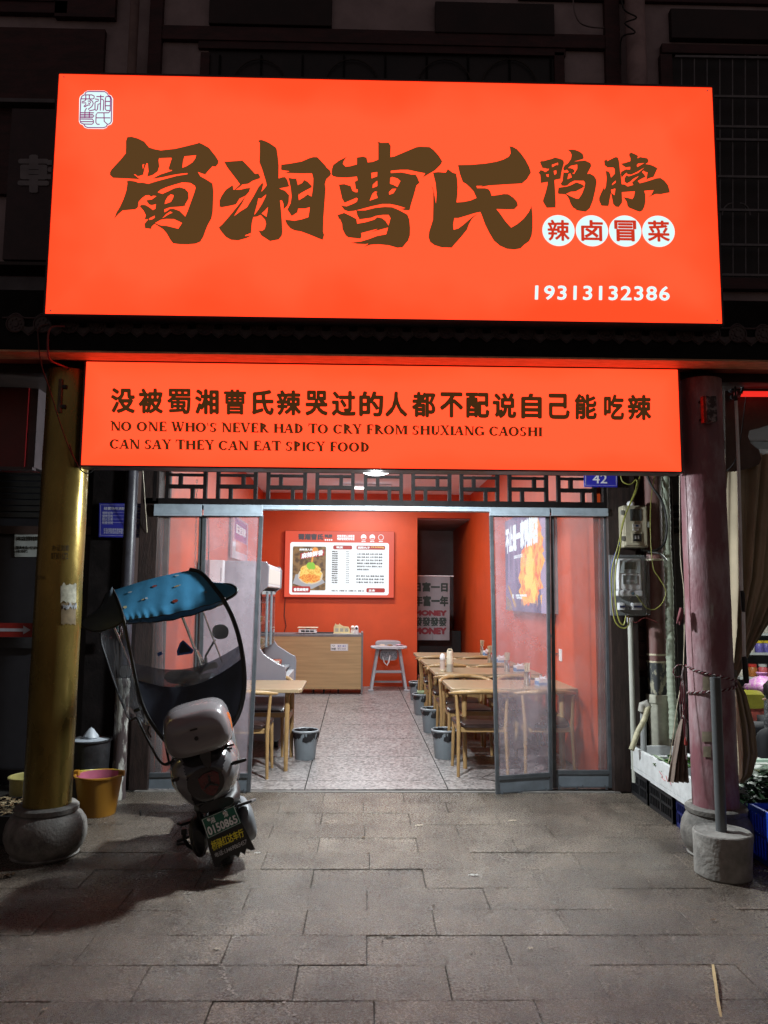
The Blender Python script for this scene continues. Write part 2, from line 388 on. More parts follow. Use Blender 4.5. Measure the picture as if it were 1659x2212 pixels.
def lightbox(name, ce, cc, x0, x1, z0, z1, wd=.22):
    # diffused panel over rows of LEDs: a little weaker and redder along the rim, patchy in between
    m = bpy.data.materials.new(name); m.use_nodes = True; n = m.node_tree.nodes; l = m.node_tree.links; p = n['Principled BSDF']
    p.inputs['Base Color'].default_value = (.02,.02,.02,1); p.inputs['Roughness'].default_value = .35; p.inputs['Emission Strength'].default_value = 1
    geo = n.new('ShaderNodeNewGeometry'); sp = n.new('ShaderNodeSeparateXYZ'); l.new(geo.outputs['Position'], sp.inputs[0])
    def mth(op, a, b=None, c=None):
        q = n.new('ShaderNodeMath'); q.operation = op
        for i, v in enumerate((a, b, c)):
            if v is None: continue
            if isinstance(v, (int, float)): q.inputs[i].default_value = v
            else: l.new(v, q.inputs[i])
        return q.outputs[0]
    dx = mth('MINIMUM', mth('SUBTRACT', sp.outputs[0], x0), mth('SUBTRACT', x1, sp.outputs[0])); dz = mth('MINIMUM', mth('SUBTRACT', sp.outputs[2], z0), mth('SUBTRACT', z1, sp.outputs[2]))
    d = mth('MINIMUM', dx, dz); no = n.new('ShaderNodeTexNoise'); no.inputs['Scale'].default_value = 1.7; no.inputs['Detail'].default_value = 2; l.new(geo.outputs['Position'], no.inputs['Vector'])
    f = mth('ADD', mth('DIVIDE', d, wd), mth('MULTIPLY', mth('SUBTRACT', no.outputs[0], .5), 3.2))
    mr = n.new('ShaderNodeMapRange'); mr.interpolation_type = 'SMOOTHSTEP'; mr.inputs[1].default_value = -.2; mr.inputs[2].default_value = 1.5; l.new(f, mr.inputs[0])
    mx = n.new('ShaderNodeMix'); mx.data_type = 'RGBA'; mx.inputs[6].default_value = (*ce, 1); mx.inputs[7].default_value = (*cc, 1); l.new(mr.outputs[0], mx.inputs[0]); l.new(mx.outputs[2], p.inputs['Emission Color']); return m
M_SIGN = emi('backlit orange acrylic', (2.6,.080,.014), 1.0, col2=(3.0,.135,.050), scale=.9)
M_SIGN2 = emi('backlit orange acrylic lower', (2.8,.110,.032), 1.0, col2=(3.0,.127,.044), scale=1.6)
M_INK = emi('brown film lettering', (.095,.045,.012), 1.0, base=(.01,.008,.006,1))
M_INK2 = emi('dark brown film lettering', (.050,.020,.004), 1.0, base=(.01,.008,.006,1))
M_WLED = emi('backlit white acrylic', (.75,1.0,1.0), 1.0)
M_REDLET = emi('backlit red film', (.62,.035,.012), 1.0)
M_PURP = emi('backlit plum line', (.26,.010,.16), 1.0)
M_SIGNFR = mat('sign case dark metal', (0.02,0.016,0.018), rough=.4, var=.2, scale=8)

# ================================================================ ground and paving
g = struct(MB().bx(-40, 40, -10, 45, -.30, -.012).build('ground', M_GROUND))
pav = sthing('pavement')
rowy = [6.505 - .2965*i for i in range(0, 19)]
# one joint of each row read off the photograph (x, y in full pixels, at the row's far edge)
z6 = lambda x, y: ((1536+x*.9259)*K, (3050+y*.9259)*K)
refs = [(80,130), (262,170), (105,213), (305,263), (135,317), (370,378), (163,449), (420,530), (205,627), (500,733), (260,858), (640,1010)]
def paver_mesh(wd, dp):
    c = .002; z = 0
    mb = MB(); x0, x1, y0, y1 = -wd/2, wd/2, -dp/2, dp/2
    vs = []
    for k, (zz, ins) in enumerate(((-.03, 0), (-c, 0), (0, c))):
        vs += [(x0+ins, y0+ins, zz), (x1-ins, y0+ins, zz), (x1-ins, y1-ins, zz), (x0+ins, y1-ins, zz)]
    fs = [(8,9,10,11)] + [(k*4+i, k*4+(i+1) % 4, k*4+4+(i+1) % 4, k*4+4+i) for k in range(2) for i in range(4)]
    mb.add(vs, fs); me = mb.mesh('paver'); me.materials.append(M_STONE); return me
PM = {}
rr = random.Random(3)
npv = 0
for i, y in enumerate(rowy[:-1]):
    if y < 1.2: break
    if i < len(refs): x0 = G(*z6(*refs[i])).x
    else: x0 = rr.uniform(0, .64)
    L = .64
    k = -5 if y > 3 else -4
    x = x0 + k*L
    while x < 3.05:
        wL = L
        key = round(wL, 2)
        if key not in PM: PM[key] = paver_mesh(wL-.0038, .2965-.0042)
        if x + wL > -3.1:
            o = link('paver', PM[key], pav); npv += 1
            o.location = (x+wL/2, y-.2965/2, rr.uniform(-.003, .002)); o.rotation_euler = (rr.uniform(-.004, .004), rr.uniform(-.003, .003), rr.uniform(-.0015, .0015))
        x += wL
# side pavements beyond the stones
struct(MB().bx(3.1, 12, 3.0, 16, -.2, -.006).build('side_pavement', mat('stall concrete', (0.20,0.19,0.18), rough=.8, var=.25, scale=6, bump=.3)))
struct(MB().bx(-12, -3.1, 3.0, 6.9, -.2, -.006).build('side_pavement', MATS['stall concrete']))
# door step
struct(MB().bx(-1.9, 2.12, 6.515, 6.56, -.1, .004).build('doorstep', mat('grey step stone', (0.13,0.12,0.11), rough=.6, var=.3, scale=15), bevel=.003))

# ================================================================ shop interior (shop axis turned by IA)
UL, UR, VB, HC, V0 = -1.70, 2.12, 14.0, 3.5, 6.62
room = sthing('shop_floor', (0,0,0), IA)
vj = [6.60, 6.90, 7.93, 8.90, 9.88, 10.86, 11.82, 12.8, 14.0]
uj = [UL-.1, -.40, .80, UR+.1]
for a, b in zip(vj[:-1], vj[1:]):
    for c, d in zip(uj[:-1], uj[1:]):
        MB().bx(c+.005, d-.005, a+.0045, b-.0045, -.05, .003).build('slab', M_TERR, room)
MB().bx(-2.2, 2.6, 6.58, 16.6, -.08, -.003).build('slab_joint', M_GROUND, room)
MB().bx(.8, 2.3, 14.004, 16.4, -.05, .002).build('slab', M_TERR, room)
dl = MB()
def diamond(u, v, a, b): 
    P = [(u-a, v), (u, v-b), (u+a, v), (u, v+b)]
    stroke(dl, P, .012, lambda x, y, d: (x, y, .0045), closed=True)
for (u, v, a, b) in [(.17,12.3,.17,.16), (.17,11.95,.17,.16), (.19,11.45,.2,.16), (.17,11.15,.2,.16), (-1.05,7.35,.3,.3), (-1.05,7.35,.42,.2), (1.35,7.0,.32,.14), (1.35,7.0,.2,.28)]: diamond(u, v, a, b)
dl.build('inlay_line', M_GROUND, room)
wl = sthing('shop_wall_left', (0,0,0), IA); MB().bx(UL-.12, UL, V0+.1, 14.2, 0, HC).build('paint', M_RED, wl)
wr = sthing('shop_wall_right', (0,0,0), IA); MB().bx(UR, UR+.12, V0+.1, 16.6, 0, HC).build('paint', M_RED, wr)
cx0 = Av(901, 1300, VB).x; ctop = Av(950, 1119, VB).z
wb = sthing('shop_wall_back', (0,0,0), IA)
MB().bx(UL, cx0, VB, VB+.12, 0, HC).build('paint', M_RED, wb)
MB().bx(cx0, UR, VB+.001, VB+.12, ctop, HC).build('lintel', M_RED, wb)
ce = sthing('shop_ceiling', (0,0,0), IA); MB().bx(UL-.12, UR+.12, V0+.1, 14.2, HC, HC+.1).build('plaster', M_CEIL, ce)
M_DIM = mat('corridor paint', (0.32,0.27,0.28), rough=.8, var=.1, scale=3)
cr_ = sthing('corridor_wall', (0,0,0), IA)
MB().bx(cx0-.1, cx0, VB+.12, 16.6, 0, HC).build('paint', M_DIM, cr_)
MB().bx(cx0-.1, UR+.1, 16.5, 16.6, 0, HC).build('paint', M_DIM, cr_)
MB().bx(cx0, UR, VB+.12, 16.5, ctop-.02, ctop+.05).build('soffit', M_DIM, cr_)

# ================================================================ building front
front = sthing('building_front')
YU = 5.62                                       # upper wall plane
def panel(name, x0, y0, x1, y1, Y, th, m, parent, bevel=0):     # a board given by its picture corners (d units), front face at Y
    a = A(x0, y1, Y); b = A(x1, y0, Y)
    c = A(x0, y0, Y); d_ = A(x1, y1, Y)
    X0 = (a.x+c.x)/2; X1 = (b.x+d_.x)/2; Z0 = (a.z+d_.z)/2; Z1 = (b.z+c.z)/2
    return MB().bx(X0, X1, Y, Y+th, Z0, Z1).build(name, m, parent, bevel=bevel)
MB().bx(-6, 6.5, YU, YU+.2, 3.2, 7.5).build('plaster_wall', M_PLAST, front)
# timbers and dark recesses on the upper wall
for (x0, y0, x1, y1, dpt, m, nm) in [
    (317, -60, 345, 400, .05, M_MAROON, 'timber'), (345, 64, 1311, 94, .04, M_MAROON, 'timber'), (1310, -60, 1342, 400, .05, M_MAROON, 'timber'),
    (428, 94, 1222, 112, .03, M_MAROON, 'timber'), (428, 112, 448, 400, .03, M_MAROON, 'timber'), (1200, 112, 1222, 400, .03, M_MAROON, 'timber'),
    (1430, 96, 1700, 116, .05, M_MAROON, 'timber'), (1430, 116, 1456, 330, .05, M_MAROON, 'timber'), (1120, -60, 1700, 3, .03, M_MAROON, 'timber')]:
    panel(nm, x0, y0, x1, y1, YU-dpt, dpt+.02, m, front, .004)
for (x0, y0, x1, y1) in [(452, -40, 717, 53), (940, 5, 1198, 72), (1450, 20, 1700, 84)]:
    panel('plaque', x0, y0, x1, y1, YU-.05, .06, mat('dark plaque', (0.02,0.007,0.007), rough=.6, var=.4, scale=4), front, .006)
# carved lattice window above the sign
for x0 in range(0, 9):
    panel('lattice_bar', 470+x0*90, 118, 474+x0*90, 300, YU-.02, .02, M_BLACKW, front)
panel('window_recess', 448, 112, 1200, 300, YU-.006, .02, mat('dark shutter', (0.012,0.006,0.006), rough=.5, var=.5, scale=5), front)
arcs = MB()
for c in (560, 760, 960, 1100):
    pts = [A(c+60*math.cos(t), 190-62*math.sin(t), YU-.025) for t in [math.pi*i/12 for i in range(13)]]
    arcs.tube(pts, .006, 5)
arcs.build('carved_arch', M_DARKW, front)
# right grille window
panel('window_recess', 1456, 116, 1720, 640, YU-.008, .02, MATS['dark shutter'], front)
M_GRILL = mat('grey grille iron', (0.16,0.15,0.16), rough=.5, var=.2, scale=20)
gr = thing('window_grille', 'grey iron window grille behind the right end of the big sign', 'grille')
for i in range(12):
    x = 1472 + i*27.5
    MB().bar(A(x, 120, YU-.09), A(x+1, 600, YU-.09), .008, .008).build('upright', M_GRILL, gr)
for y in (122, 207, 272, 300, 380, 452, 527, 592):
    MB().bar(A(1458, y, YU-.10), A(1715, y+4, YU-.10), .014, .018).build('rail', M_GRILL, gr)
for s in (1, -1):
    MB().tube([A(1590+s*(8+22*math.cos(t)), 465-26*math.sin(t), YU-.10) for t in [math.pi/2*i/8 for i in range(9)]], .005, 6).build('scroll', M_GRILL, gr)
# ledges to the right and left of the sign
panel('ledge', 1556, 600, 1720, 624, YU-.12, .14, M_MAROON, front); panel('ledge', 1556, 624, 1720, 650, YU-.06, .08, M_PLAST, front)
panel('ledge', -40, 565, 112, 572, YU-.2, .22, M_DARKW, front); panel('ledge', -40, 598, 110, 640, YU-.12, .13, mat('grey ledge', (0.12,0.11,0.12), rough=.7, var=.2, scale=6), front)
panel('timber', -40, 0, 145, 26, YU-.05, .06, M_MAROON, front); panel('timber', -40, 60, 218, 420, YU-.04, .05, M_MAROON, front)
panel('timber', -40, -60, 118, 0, YU-.06, .06, M_MAROON, front)
panel('timber', 120, -60, 250, 36, YU-.05, .06, M_MAROON, front)
panel('timber', -40, 212, 118, 220, YU-.12, .1, mat('grey ledge', (0.12,0.11,0.12)), front)
# lower side walls either side of the shop, and over the door
MB().bx(-9, -2.42, 6.85, 7.0, 0, 3.3).build('side_wall', mat('dark blue grey cladding', (0.013,0.013,0.017), rough=.6, var=.25, scale=3), front)
MB().bx(-2.42, -2.16, 6.70, 7.0, 0, 3.3).build('side_wall', M_BLACKW, front)
MB().bx(2.52, 2.60, 6.72, 9.0, 0, 3.3).build('side_wall', M_DIM, front)
MB().bx(-9, 2.6, 6.72, 6.9, 2.72, 4.0).build('head_wall', M_BLACKW, front)
MB().bx(-9, 6.5, 4.98, 6.9, 3.06, 3.2).build('porch_ceiling', mat('dark porch boards', (0.03,0.018,0.015), rough=.6, var=.4, scale=5, stretch=(1,8,1)), front)
MB().bx(-9, 6.5, 5.0, 6.9, 3.21, 3.26).build('porch_top', M_BLACKW, front)
# eave beam with carved tile ends
eave = thing('eave_beam', 'dark timber eave beam with carved round tile ends under the big sign', 'beam')
MB().bx(-6, 6.5, 4.62, 4.78, 3.103, 3.335).build('beam', M_BLACKW, eave, bevel=.004)
MB().bx(-6, 6.5, 4.624, 4.70, 3.090, 3.102).build('soffit_board', mat('orange red soffit board', (0.55,0.26,0.13), rough=.45, var=.3, scale=10, stretch=(1,6,1)), eave)
MB().bx(-6, 6.5, 4.703, 4.80, 3.096, 3.1015).build('soffit_board', MATS['orange red soffit board'], eave)
MB().bx(-6, 6.5, 4.66, 4.76, 3.336, 3.50).build('fascia', M_BLACKW, eave)
MB().bx(-6, 6.5, 4.781, 4.975, 3.12, 3.20).build('soffit', mat('red painted soffit', (0.35,0.05,0.02), rough=.5, var=.3, scale=10, stretch=(1,6,1)), eave)
M_TILE = mat('dark glazed tile', (0.045,0.018,0.018), rough=.35, var=.3, scale=20, bump=.3, bscale=40)
disc = MB()
disc.lathe([(0,0), (.052,0), (.056,.004), (.058,.014), (.052,.016), (.048,.010), (.020,.008), (.018,.013), (0,.013)], n=20, M=Matrix.Rotation(math.pi/2, 4, 'X'))
for k in range(8):
    t = k*math.pi/4
    disc.lathe([(0,.014), (.007,.0135), (.009,.008)], c=(.033*math.cos(t), .033*math.sin(t), 0), n=6, M=Matrix.Rotation(math.pi/2, 4, 'X'))
disc_me = disc.mesh('tile_end', 40); disc_me.materials.append(M_TILE)
drip = MB()
P = [(-.048,.012), (-.044,-.015), (-.025,-.032), (0,-.052), (.025,-.032), (.044,-.015), (.048,.012), (0,.004)]
drip.prism(P, lambda x, y, d: (x, -d, y), .012)
drip.tube([(x*.8, -.015, y*.8) for x, y in P[:7]], .0025, 5)
drip_me = drip.mesh('drip_tile'); drip_me.materials.append(M_TILE)
xs0 = A(2320*K, 1340*K, 4.60).x; dx = A(2426*K, 1340*K, 4.60).x - xs0
k0 = int((xs0+2.3)/dx)
for k in range(-k0, 8):
    o = link('tile_end', disc_me, eave); o.location = (xs0+k*dx, 4.619, 3.262)
    o = link('drip_tile', drip_me, eave); o.location = (xs0+(k+.5)*dx, 4.619, 3.238)
top = MB()
pts = []
for k in range(-k0*12-6, 8*12):
    t = (k % 12)/12; b = max(0, math.cos((t if t < .5 else t-1)*2*math.pi*.9))
    pts.append((xs0+k*dx/12, 4.612, 3.300+.028*b))
top.tube(pts, .006, 5); top.build('tile_lip', mat('tile lip', (0.06,0.03,0.03), rough=.4), eave)

# ================================================================ big sign
XL, XR, ZB, ZT, YS = -1.964, 2.165, 3.288, 4.846, 4.5
sg = thing('shop_sign', 'large glowing orange shop sign with brown brush characters and a phone number', 'sign')
MB().bx(XL, XR, YS, YS+.02, ZB, ZT).build('light_panel', lightbox('orange light panel', (2.0,.078,.018), (2.6,.112,.035), XL, XR, ZB, ZT), sg)
fr = MB(); t_ = .012
fr.bx(XL-t_, XR+t_, YS-.006, YS+.2, ZT+.001, ZT+t_).bx(XL-t_, XR+t_, YS-.006, YS+.2, ZB-t_, ZB-.001)
fr.bx(XL-t_, XL-.001, YS-.006, YS+.2, ZB, ZT).bx(XR+.001, XR+t_, YS-.006, YS+.2, ZB, ZT).bx(XL, XR, YS+.16, YS+.2, ZB, ZT)
fr.build('case', M_SIGNFR, sg)
for x in (XL+.03, XR-.03):
    for z in (ZB+.02, ZT-.02): MB().lathe([(.006,0), (.005,.003), (0,.004)], c=(x, 0, 0), n=8, M=Matrix.Translation((0, YS, z)) @ Matrix.Rotation(math.pi/2, 4, 'X') ).build('screw', M_STEEL, sg)
def onsign(zx, zy, s, Y=YS-.004, th=0):
    return lambda x, y, z: Fu(zx+x*s, zy+y*s, Y)
CH = {
'shu': ((430,530,460/1659), [
 [(285,65),(350,60),(440,85),(530,130),(600,215),(680,240),(770,257),(850,247),(970,235),(1100,205),(1300,155),(1320,145),(1380,172),(1465,220),(1500,265),(1560,340),(1602,410),(1595,455),(1560,495),(1515,487),(1440,570),(1412,605),(1370,595),(1305,570),(1340,630),(1430,680),(1515,735),(1530,850),(1525,1000),(1518,1150),(1500,1240),(1450,1330),(1420,1400),(1385,1500),(1340,1575),(1270,1605),(1150,1615),(1040,1612),(945,1600),(900,1540),(850,1450),(800,1395),(700,1330),(683,1318),(640,1355),(628,1392),(540,1380),(533,1320),(560,1280),(590,1252),(535,1252),(552,1195),(520,1130),(463,1062),(490,1042),(545,1045),(600,1075),(655,1118),(690,1100),(698,1035),(640,1050),(600,1040),(570,1000),(565,975),(640,965),(705,918),(660,912),(630,928),(600,905),(550,908),(500,945),(450,1000),(440,1080),(400,1110),(330,1115),(220,1125),(160,1175),(95,1245),(130,1150),(180,1070),(230,960),(270,840),(285,740),(280,700),(320,692),(400,705),(450,725),(510,722),(590,740),(700,705),(850,665),(1000,625),(1155,600),(1150,587),(1060,595),(950,612),(800,645),(700,662),(655,660),(760,605),(930,550),(925,540),(895,545),(880,515),(925,375),(920,365),(745,372),(738,400),(748,490),(725,560),(660,610),(610,628),(572,632),(590,560),(580,450),(565,442),(540,500),(515,610),(460,628),(430,630),(395,602),(382,605),(470,675),(350,668),(80,655),(35,615),(35,570),(60,530),(110,475),(190,390),(262,300),(265,200),(265,120)],
 [(1110,345),(1278,328),(1265,375),(1225,430),(1140,485),(1080,508),(1090,420)],
 [(725,862),(790,885),(870,850),(960,805),(1040,788),(1120,812),(1165,860),(1172,950),(1120,1040),(1125,1055),(1080,1068),(900,1080),(820,1110),(822,1150),(860,1130),(900,1100),(950,1098),(1040,1130),(1122,1212),(1160,1120),(1210,980),(1250,870),(1270,800),(1260,770),(1200,730),(1160,725),(1080,720),(960,755),(850,790),(770,825)],
 [(835,985),(870,925),(915,892),(955,905),(945,945),(915,1000),(825,1032)],
 [(790,1238),(850,1175),(905,1140),(938,1155),(880,1180)],
 [(688,1305),(770,1260),(850,1247),(960,1250),(1075,1305),(1020,1388),(930,1365),(850,1345),(780,1342),(740,1330)],
 [(600,1240),(680,1200),(683,1225),(650,1250),(605,1262)],[(505,465),(530,455),(512,530)]]),
'xiang': ((860,540,480/1659), [
 [(125,370),(380,352),(420,390),(490,465),(555,537),(600,532),(625,575),(620,600),(520,635),(460,675),(380,685),(340,720),(300,748),(258,768),(345,682),(300,620),(230,530),(170,450)],
 [(235,697),(248,700),(255,755),(350,755),(430,735),(490,730),(470,790),(425,840),(340,880),(290,960),(180,985),(90,1000),(62,990),(60,910),(90,840),(150,755)],
 [(50,1280),(100,1235),(200,1120),(330,960),(424,842),(380,940),(320,1030),(265,1120),(350,1055),(440,1000),(470,950),(530,850),(600,720),(655,657),(668,680),(655,740),(640,785),(680,740),(712,700),(705,650),(680,570),(650,470),(612,375),(618,250),(618,110),(600,90),(605,72),(640,65),(700,85),(760,115),(840,170),(855,200),(870,300),(882,420),(880,600),(930,582),(970,580),(1000,620),(1028,712),(890,740),(970,770),(1025,830),(1020,930),(1000,980),(948,1030),(945,950),(925,905),(900,905),(915,1050),(925,1180),(933,1330),(925,1390),(880,1445),(760,1468),(640,1390),(600,1320),(650,1325),(685,1300),(705,1230),(690,1170),(630,1105),(580,1130),(530,1135),(510,1220),(500,1355),(420,1385),(415,1398),(505,1388),(440,1425),(320,1458),(220,1450),(150,1410),(90,1340)],
 [(600,875),(640,878),(708,822),(700,850),(650,950),(600,1030),(543,1105),(560,1040),(585,950)], [(732,998),(712,1130),(645,1085),(690,1045)],
 [(915,410),(1050,392),(1200,365),(1300,320),(1360,303),(1415,305),(1460,350),(1530,425),(1550,475),(1535,440),(1590,490),(1605,535),(1595,560),(1540,610),(1520,680),(1530,740),(1515,950),(1500,1150),(1495,1340),(1510,1380),(1490,1452),(1420,1425),(1300,1375),(1190,1335),(1100,1320),(1040,1290),(990,1230),(968,1170),(1030,1175),(1095,1185),(1200,1165),(1290,1135),(1300,1080),(1310,1000),(1240,1018),(1150,1018),(1140,1070),(1060,1123),(1000,1030),(1045,940),(1058,850),(1045,730),(1015,590),(1070,600),(1125,600),(1145,690),(1200,665),(1235,620),(1280,645),(1340,705),(1335,725),(1260,765),(1185,805),(1155,830),(1150,800),(1160,900),(1220,865),(1280,820),(1335,850),(1345,780),(1355,690),(1358,600),(1340,530),(1200,532),(960,525),(1030,500),(940,490),(912,480)]]),
'cao': ((1300,540,480/1659), [
 [(725,97),(755,97),(770,107),(880,105),(910,150),(905,305),(960,295),(1100,235),(1260,168),(1310,160),(1445,165),(1500,205),(1570,280),(1622,365),(1600,410),(1520,490),(1450,530),(1352,588),(1385,530),(1280,510),(1150,482),(1040,482),(910,495),(910,525),(1050,515),(1130,530),(1190,545),(1255,548),(1280,590),(1308,660),(1265,700),(1230,830),(1190,960),(1170,1042),(1100,1040),(1045,1018),(1112,1010),(1000,975),(900,955),(790,955),(650,985),(500,1025),(400,1050),(320,1057),(265,1035),(220,975),(300,985),(400,945),(440,920),(452,880),(435,868),(350,905),(270,938),(235,880),(215,790),(190,685),(265,677),(355,705),(380,770),(420,790),(450,790),(452,755),(425,745),(410,645),(450,625),(440,575),(300,590),(170,585),(110,570),(90,545),(95,470),(112,415),(190,355),(300,300),(260,360),(248,400),(285,437),(350,430),(440,405),(440,310),(530,297),(575,312),(590,378),(660,370),(735,340),(735,120)],
 [(640,525),(722,512),(720,572),(680,585),(645,600)], [(722,632),(722,705),(658,733),(662,685)], [(723,785),(705,800),(728,868),(618,907),(655,815),(690,782)],
 [(905,590),(930,580),(1000,600),(1042,635),(1000,718),(950,690),(898,672)], [(888,825),(885,790),(930,745),(985,743),(945,805)],
 [(430,1042),(560,1040),(700,1005),(830,993),(930,998),(1030,1040),(1140,1100),(1168,1170),(1178,1290),(1175,1390),(1150,1460),(1070,1555),(1000,1560),(880,1525),(740,1512),(630,1518),(540,1548),(600,1502),(560,1510),(440,1505),(360,1487),(500,1470),(600,1440),(720,1395),(845,1372),(872,1280),(780,1305),(640,1342),(730,1298),(620,1325),(500,1357),(505,1400),(492,1435),(320,1415),(285,1388),(240,1300),(235,1230),(205,1160),(190,1160),(172,1105),(265,1075),(350,1115),(435,1160),(445,1225),(560,1205),(680,1170),(725,1135),(790,1150),(840,1190),(878,1250),(905,1150),(880,1105),(800,1105),(700,1120),(640,1145),(475,1168),(445,1110)]]),
'shi': ((1680,560,480/1659), [
 [(1240,85),(1280,92),(1340,125),(1400,190),(1460,275),(1510,370),(1535,450),(1480,540),(1410,602),(1300,608),(1100,620),(950,630),(820,655),(865,635),(780,635),(790,665),(900,665),(950,680),(975,715),(990,770),(1080,760),(1160,745),(1220,748),(1290,795),(1340,850),(1355,905),(1305,957),(1200,960),(1058,955),(1110,1020),(1180,1120),(1260,1210),(1340,1165),(1430,1090),(1500,1000),(1543,910),(1558,1050),(1558,1220),(1545,1320),(1510,1400),(1440,1450),(1390,1500),(1300,1515),(1200,1505),(1100,1460),(1020,1390),(960,1290),(900,1170),(860,1060),(835,995),(760,1010),(650,1045),(530,1080),(475,1080),(460,1170),(465,1240),(530,1222),(600,1170),(720,1065),(790,1022),(720,1090),(680,1160),(650,1240),(570,1340),(480,1440),(440,1490),(300,1485),(200,1455),(140,1410),(118,1350),(125,1270),(178,1100),(182,900),(182,700),(160,640),(180,660),(205,780),(220,880),(228,740),(215,600),(178,450),(250,442),(355,450),(385,400),(450,450),(500,465),(515,540),(522,650),(518,760),(505,862),(600,855),(700,835),(780,800),(740,710),(690,655),(640,610),(590,580),(550,470),(523,345),(700,342),(900,325),(1050,300),(1150,270),(1225,230),(1252,185)]]),
'ya': ((2140,580,280/1659), [
 [(175,385),(185,355),(115,405),(140,470),(175,545),(240,552),(290,570),(328,562),(325,590),(240,642),(200,610),(130,590),(80,660),(120,700),(130,800),(138,905),(300,875),(290,960),(250,1120),(188,1310),(190,1350),(275,1490),(490,1485),(492,1350),(480,1100),(465,870),(465,830),(610,800),(615,740),(640,600),(688,430),(680,380),(650,345),(560,315),(470,295),(400,325),(300,350)],
 [(400,470),(545,420),(545,475),(500,470),(410,525)], [(445,615),(505,602),(505,680),(460,705)], [(262,700),(320,690),(320,757),(285,750)],
 [(770,118),(880,105),(960,115),(1060,155),(1135,215),(1158,300),(1135,335),(930,392),(1060,375),(1190,365),(1320,430),(1335,500),(1240,685),(1300,675),(1400,730),(1450,810),(1463,880),(1430,1080),(1370,1330),(1300,1500),(1200,1585),(980,1550),(970,1525),(900,1485),(840,1390),(800,1270),(740,1185),(700,1170),(550,1160),(540,1120),(555,1010),(760,980),(850,950),(980,882),(1110,930),(1175,975),(1120,1020),(960,1105),(850,1110),(740,1158),(850,1215),(980,1272),(1035,1272),(1110,1160),(1170,1000),(1185,900),(1155,850),(930,848),(830,900),(760,965),(690,972),(630,965),(608,910),(650,850),(670,670),(665,650),(780,652),(795,630),(755,588),(690,612),(665,560),(700,485),(780,430),(850,330),(865,240),(840,170)],
 [(785,545),(850,495),(1000,465),(1000,560),(925,685),(880,670),(920,660),(945,610),(905,565),(840,545)], [(795,690),(840,675),(870,765),(770,808)]]),
'bo': ((2390,590,300/1659), [
 [(145,290),(210,262),(215,300),(300,255),(390,210),(450,215),(475,290),(490,400),(500,520),(520,640),(535,780),(535,810),(600,815),(670,860),(790,825),(760,775),(915,630),(800,690),(720,760),(650,798),(600,760),(595,690),(635,610),(690,635),(730,625),(900,560),(1035,445),(880,540),(740,605),(660,590),(640,560),(580,620),(535,670),(515,600),(520,540),(620,480),(720,485),(722,430),(620,440),(560,400),(520,355),(600,340),(725,300),(725,230),(700,190),(700,130),(750,112),(830,145),(900,180),(885,240),(940,208),(1100,235),(1125,270),(1125,330),(1065,365),(1160,375),(1260,415),(1330,460),(1240,655),(1160,675),(1080,710),(1105,550),(1050,540),(1020,512),(985,540),(1040,600),(1065,650),(960,700),(893,742),(935,790),(1050,760),(1180,720),(1300,680),(1390,670),(1480,730),(1560,830),(1600,960),(1595,998),(1520,1010),(1400,1035),(1290,1030),(1120,1100),(1190,1040),(1240,945),(1100,955),(1035,960),(1060,1040),(1062,1200),(1040,1310),(1000,1390),(940,1425),(860,1400),(700,1335),(660,1290),(650,1220),(625,1170),(565,1095),(680,1115),(770,1140),(805,1080),(825,970),(680,980),(540,990),(548,1180),(540,1230),(470,1320),(400,1310),(345,1250),(320,1120),(300,1010),(285,1080),(245,1298),(85,1290),(35,1180),(35,1110),(80,1000),(145,870),(155,935),(185,850),(200,680),(180,515),(250,530),(285,590),(300,665),(380,580),(380,480),(350,445),(220,445),(155,390)],
 [(320,835),(330,800),(405,730),(400,775)], [(300,935),(395,908),(375,1052),(310,1005)], [(870,390),(900,355),(1030,345),(880,430)]]),
}
for key, ((zx, zy, s), loops) in CH.items():
    me = outline_mesh('character', loops, onsign(zx, zy, s)); me.materials.append(M_INK); link('character', me, sg)
# four white discs, each with a red character
for i, ch in enumerate('辣卤冒菜'):
    cx, cy = [(2234,922), (2368,923), (2501,924), (2634,925)][i]
    c0 = Fu(cx, cy, YS-.004); r = (Fu(cx+64, cy, YS).x - c0.x)
    d_ = MB().add([(c0.x+r*math.cos(2*math.pi*k/40), YS-.004, c0.z+r*math.sin(2*math.pi*k/40)) for k in range(40)], [tuple(range(40))]).build('disc', M_WLED, sg)
    h = r*.68
    put_text('disc_character', ch, M_REDLET, d_, bil((c0.x-h, YS-.006, c0.z-h), (c0.x+h, YS-.006, c0.z-h), (c0.x+h, YS-.006, c0.z+h), (c0.x-h, YS-.006, c0.z+h)), bold=.026)
put_text('phone_number', '19313132386', M_WLED, sg, bil(Fu(2139,1199,YS-.004), Fu(2679,1203,YS-.004), Fu(2679,1145,YS-.004), Fu(2141,1141,YS-.004)), bold=.022, spacing=1.12)
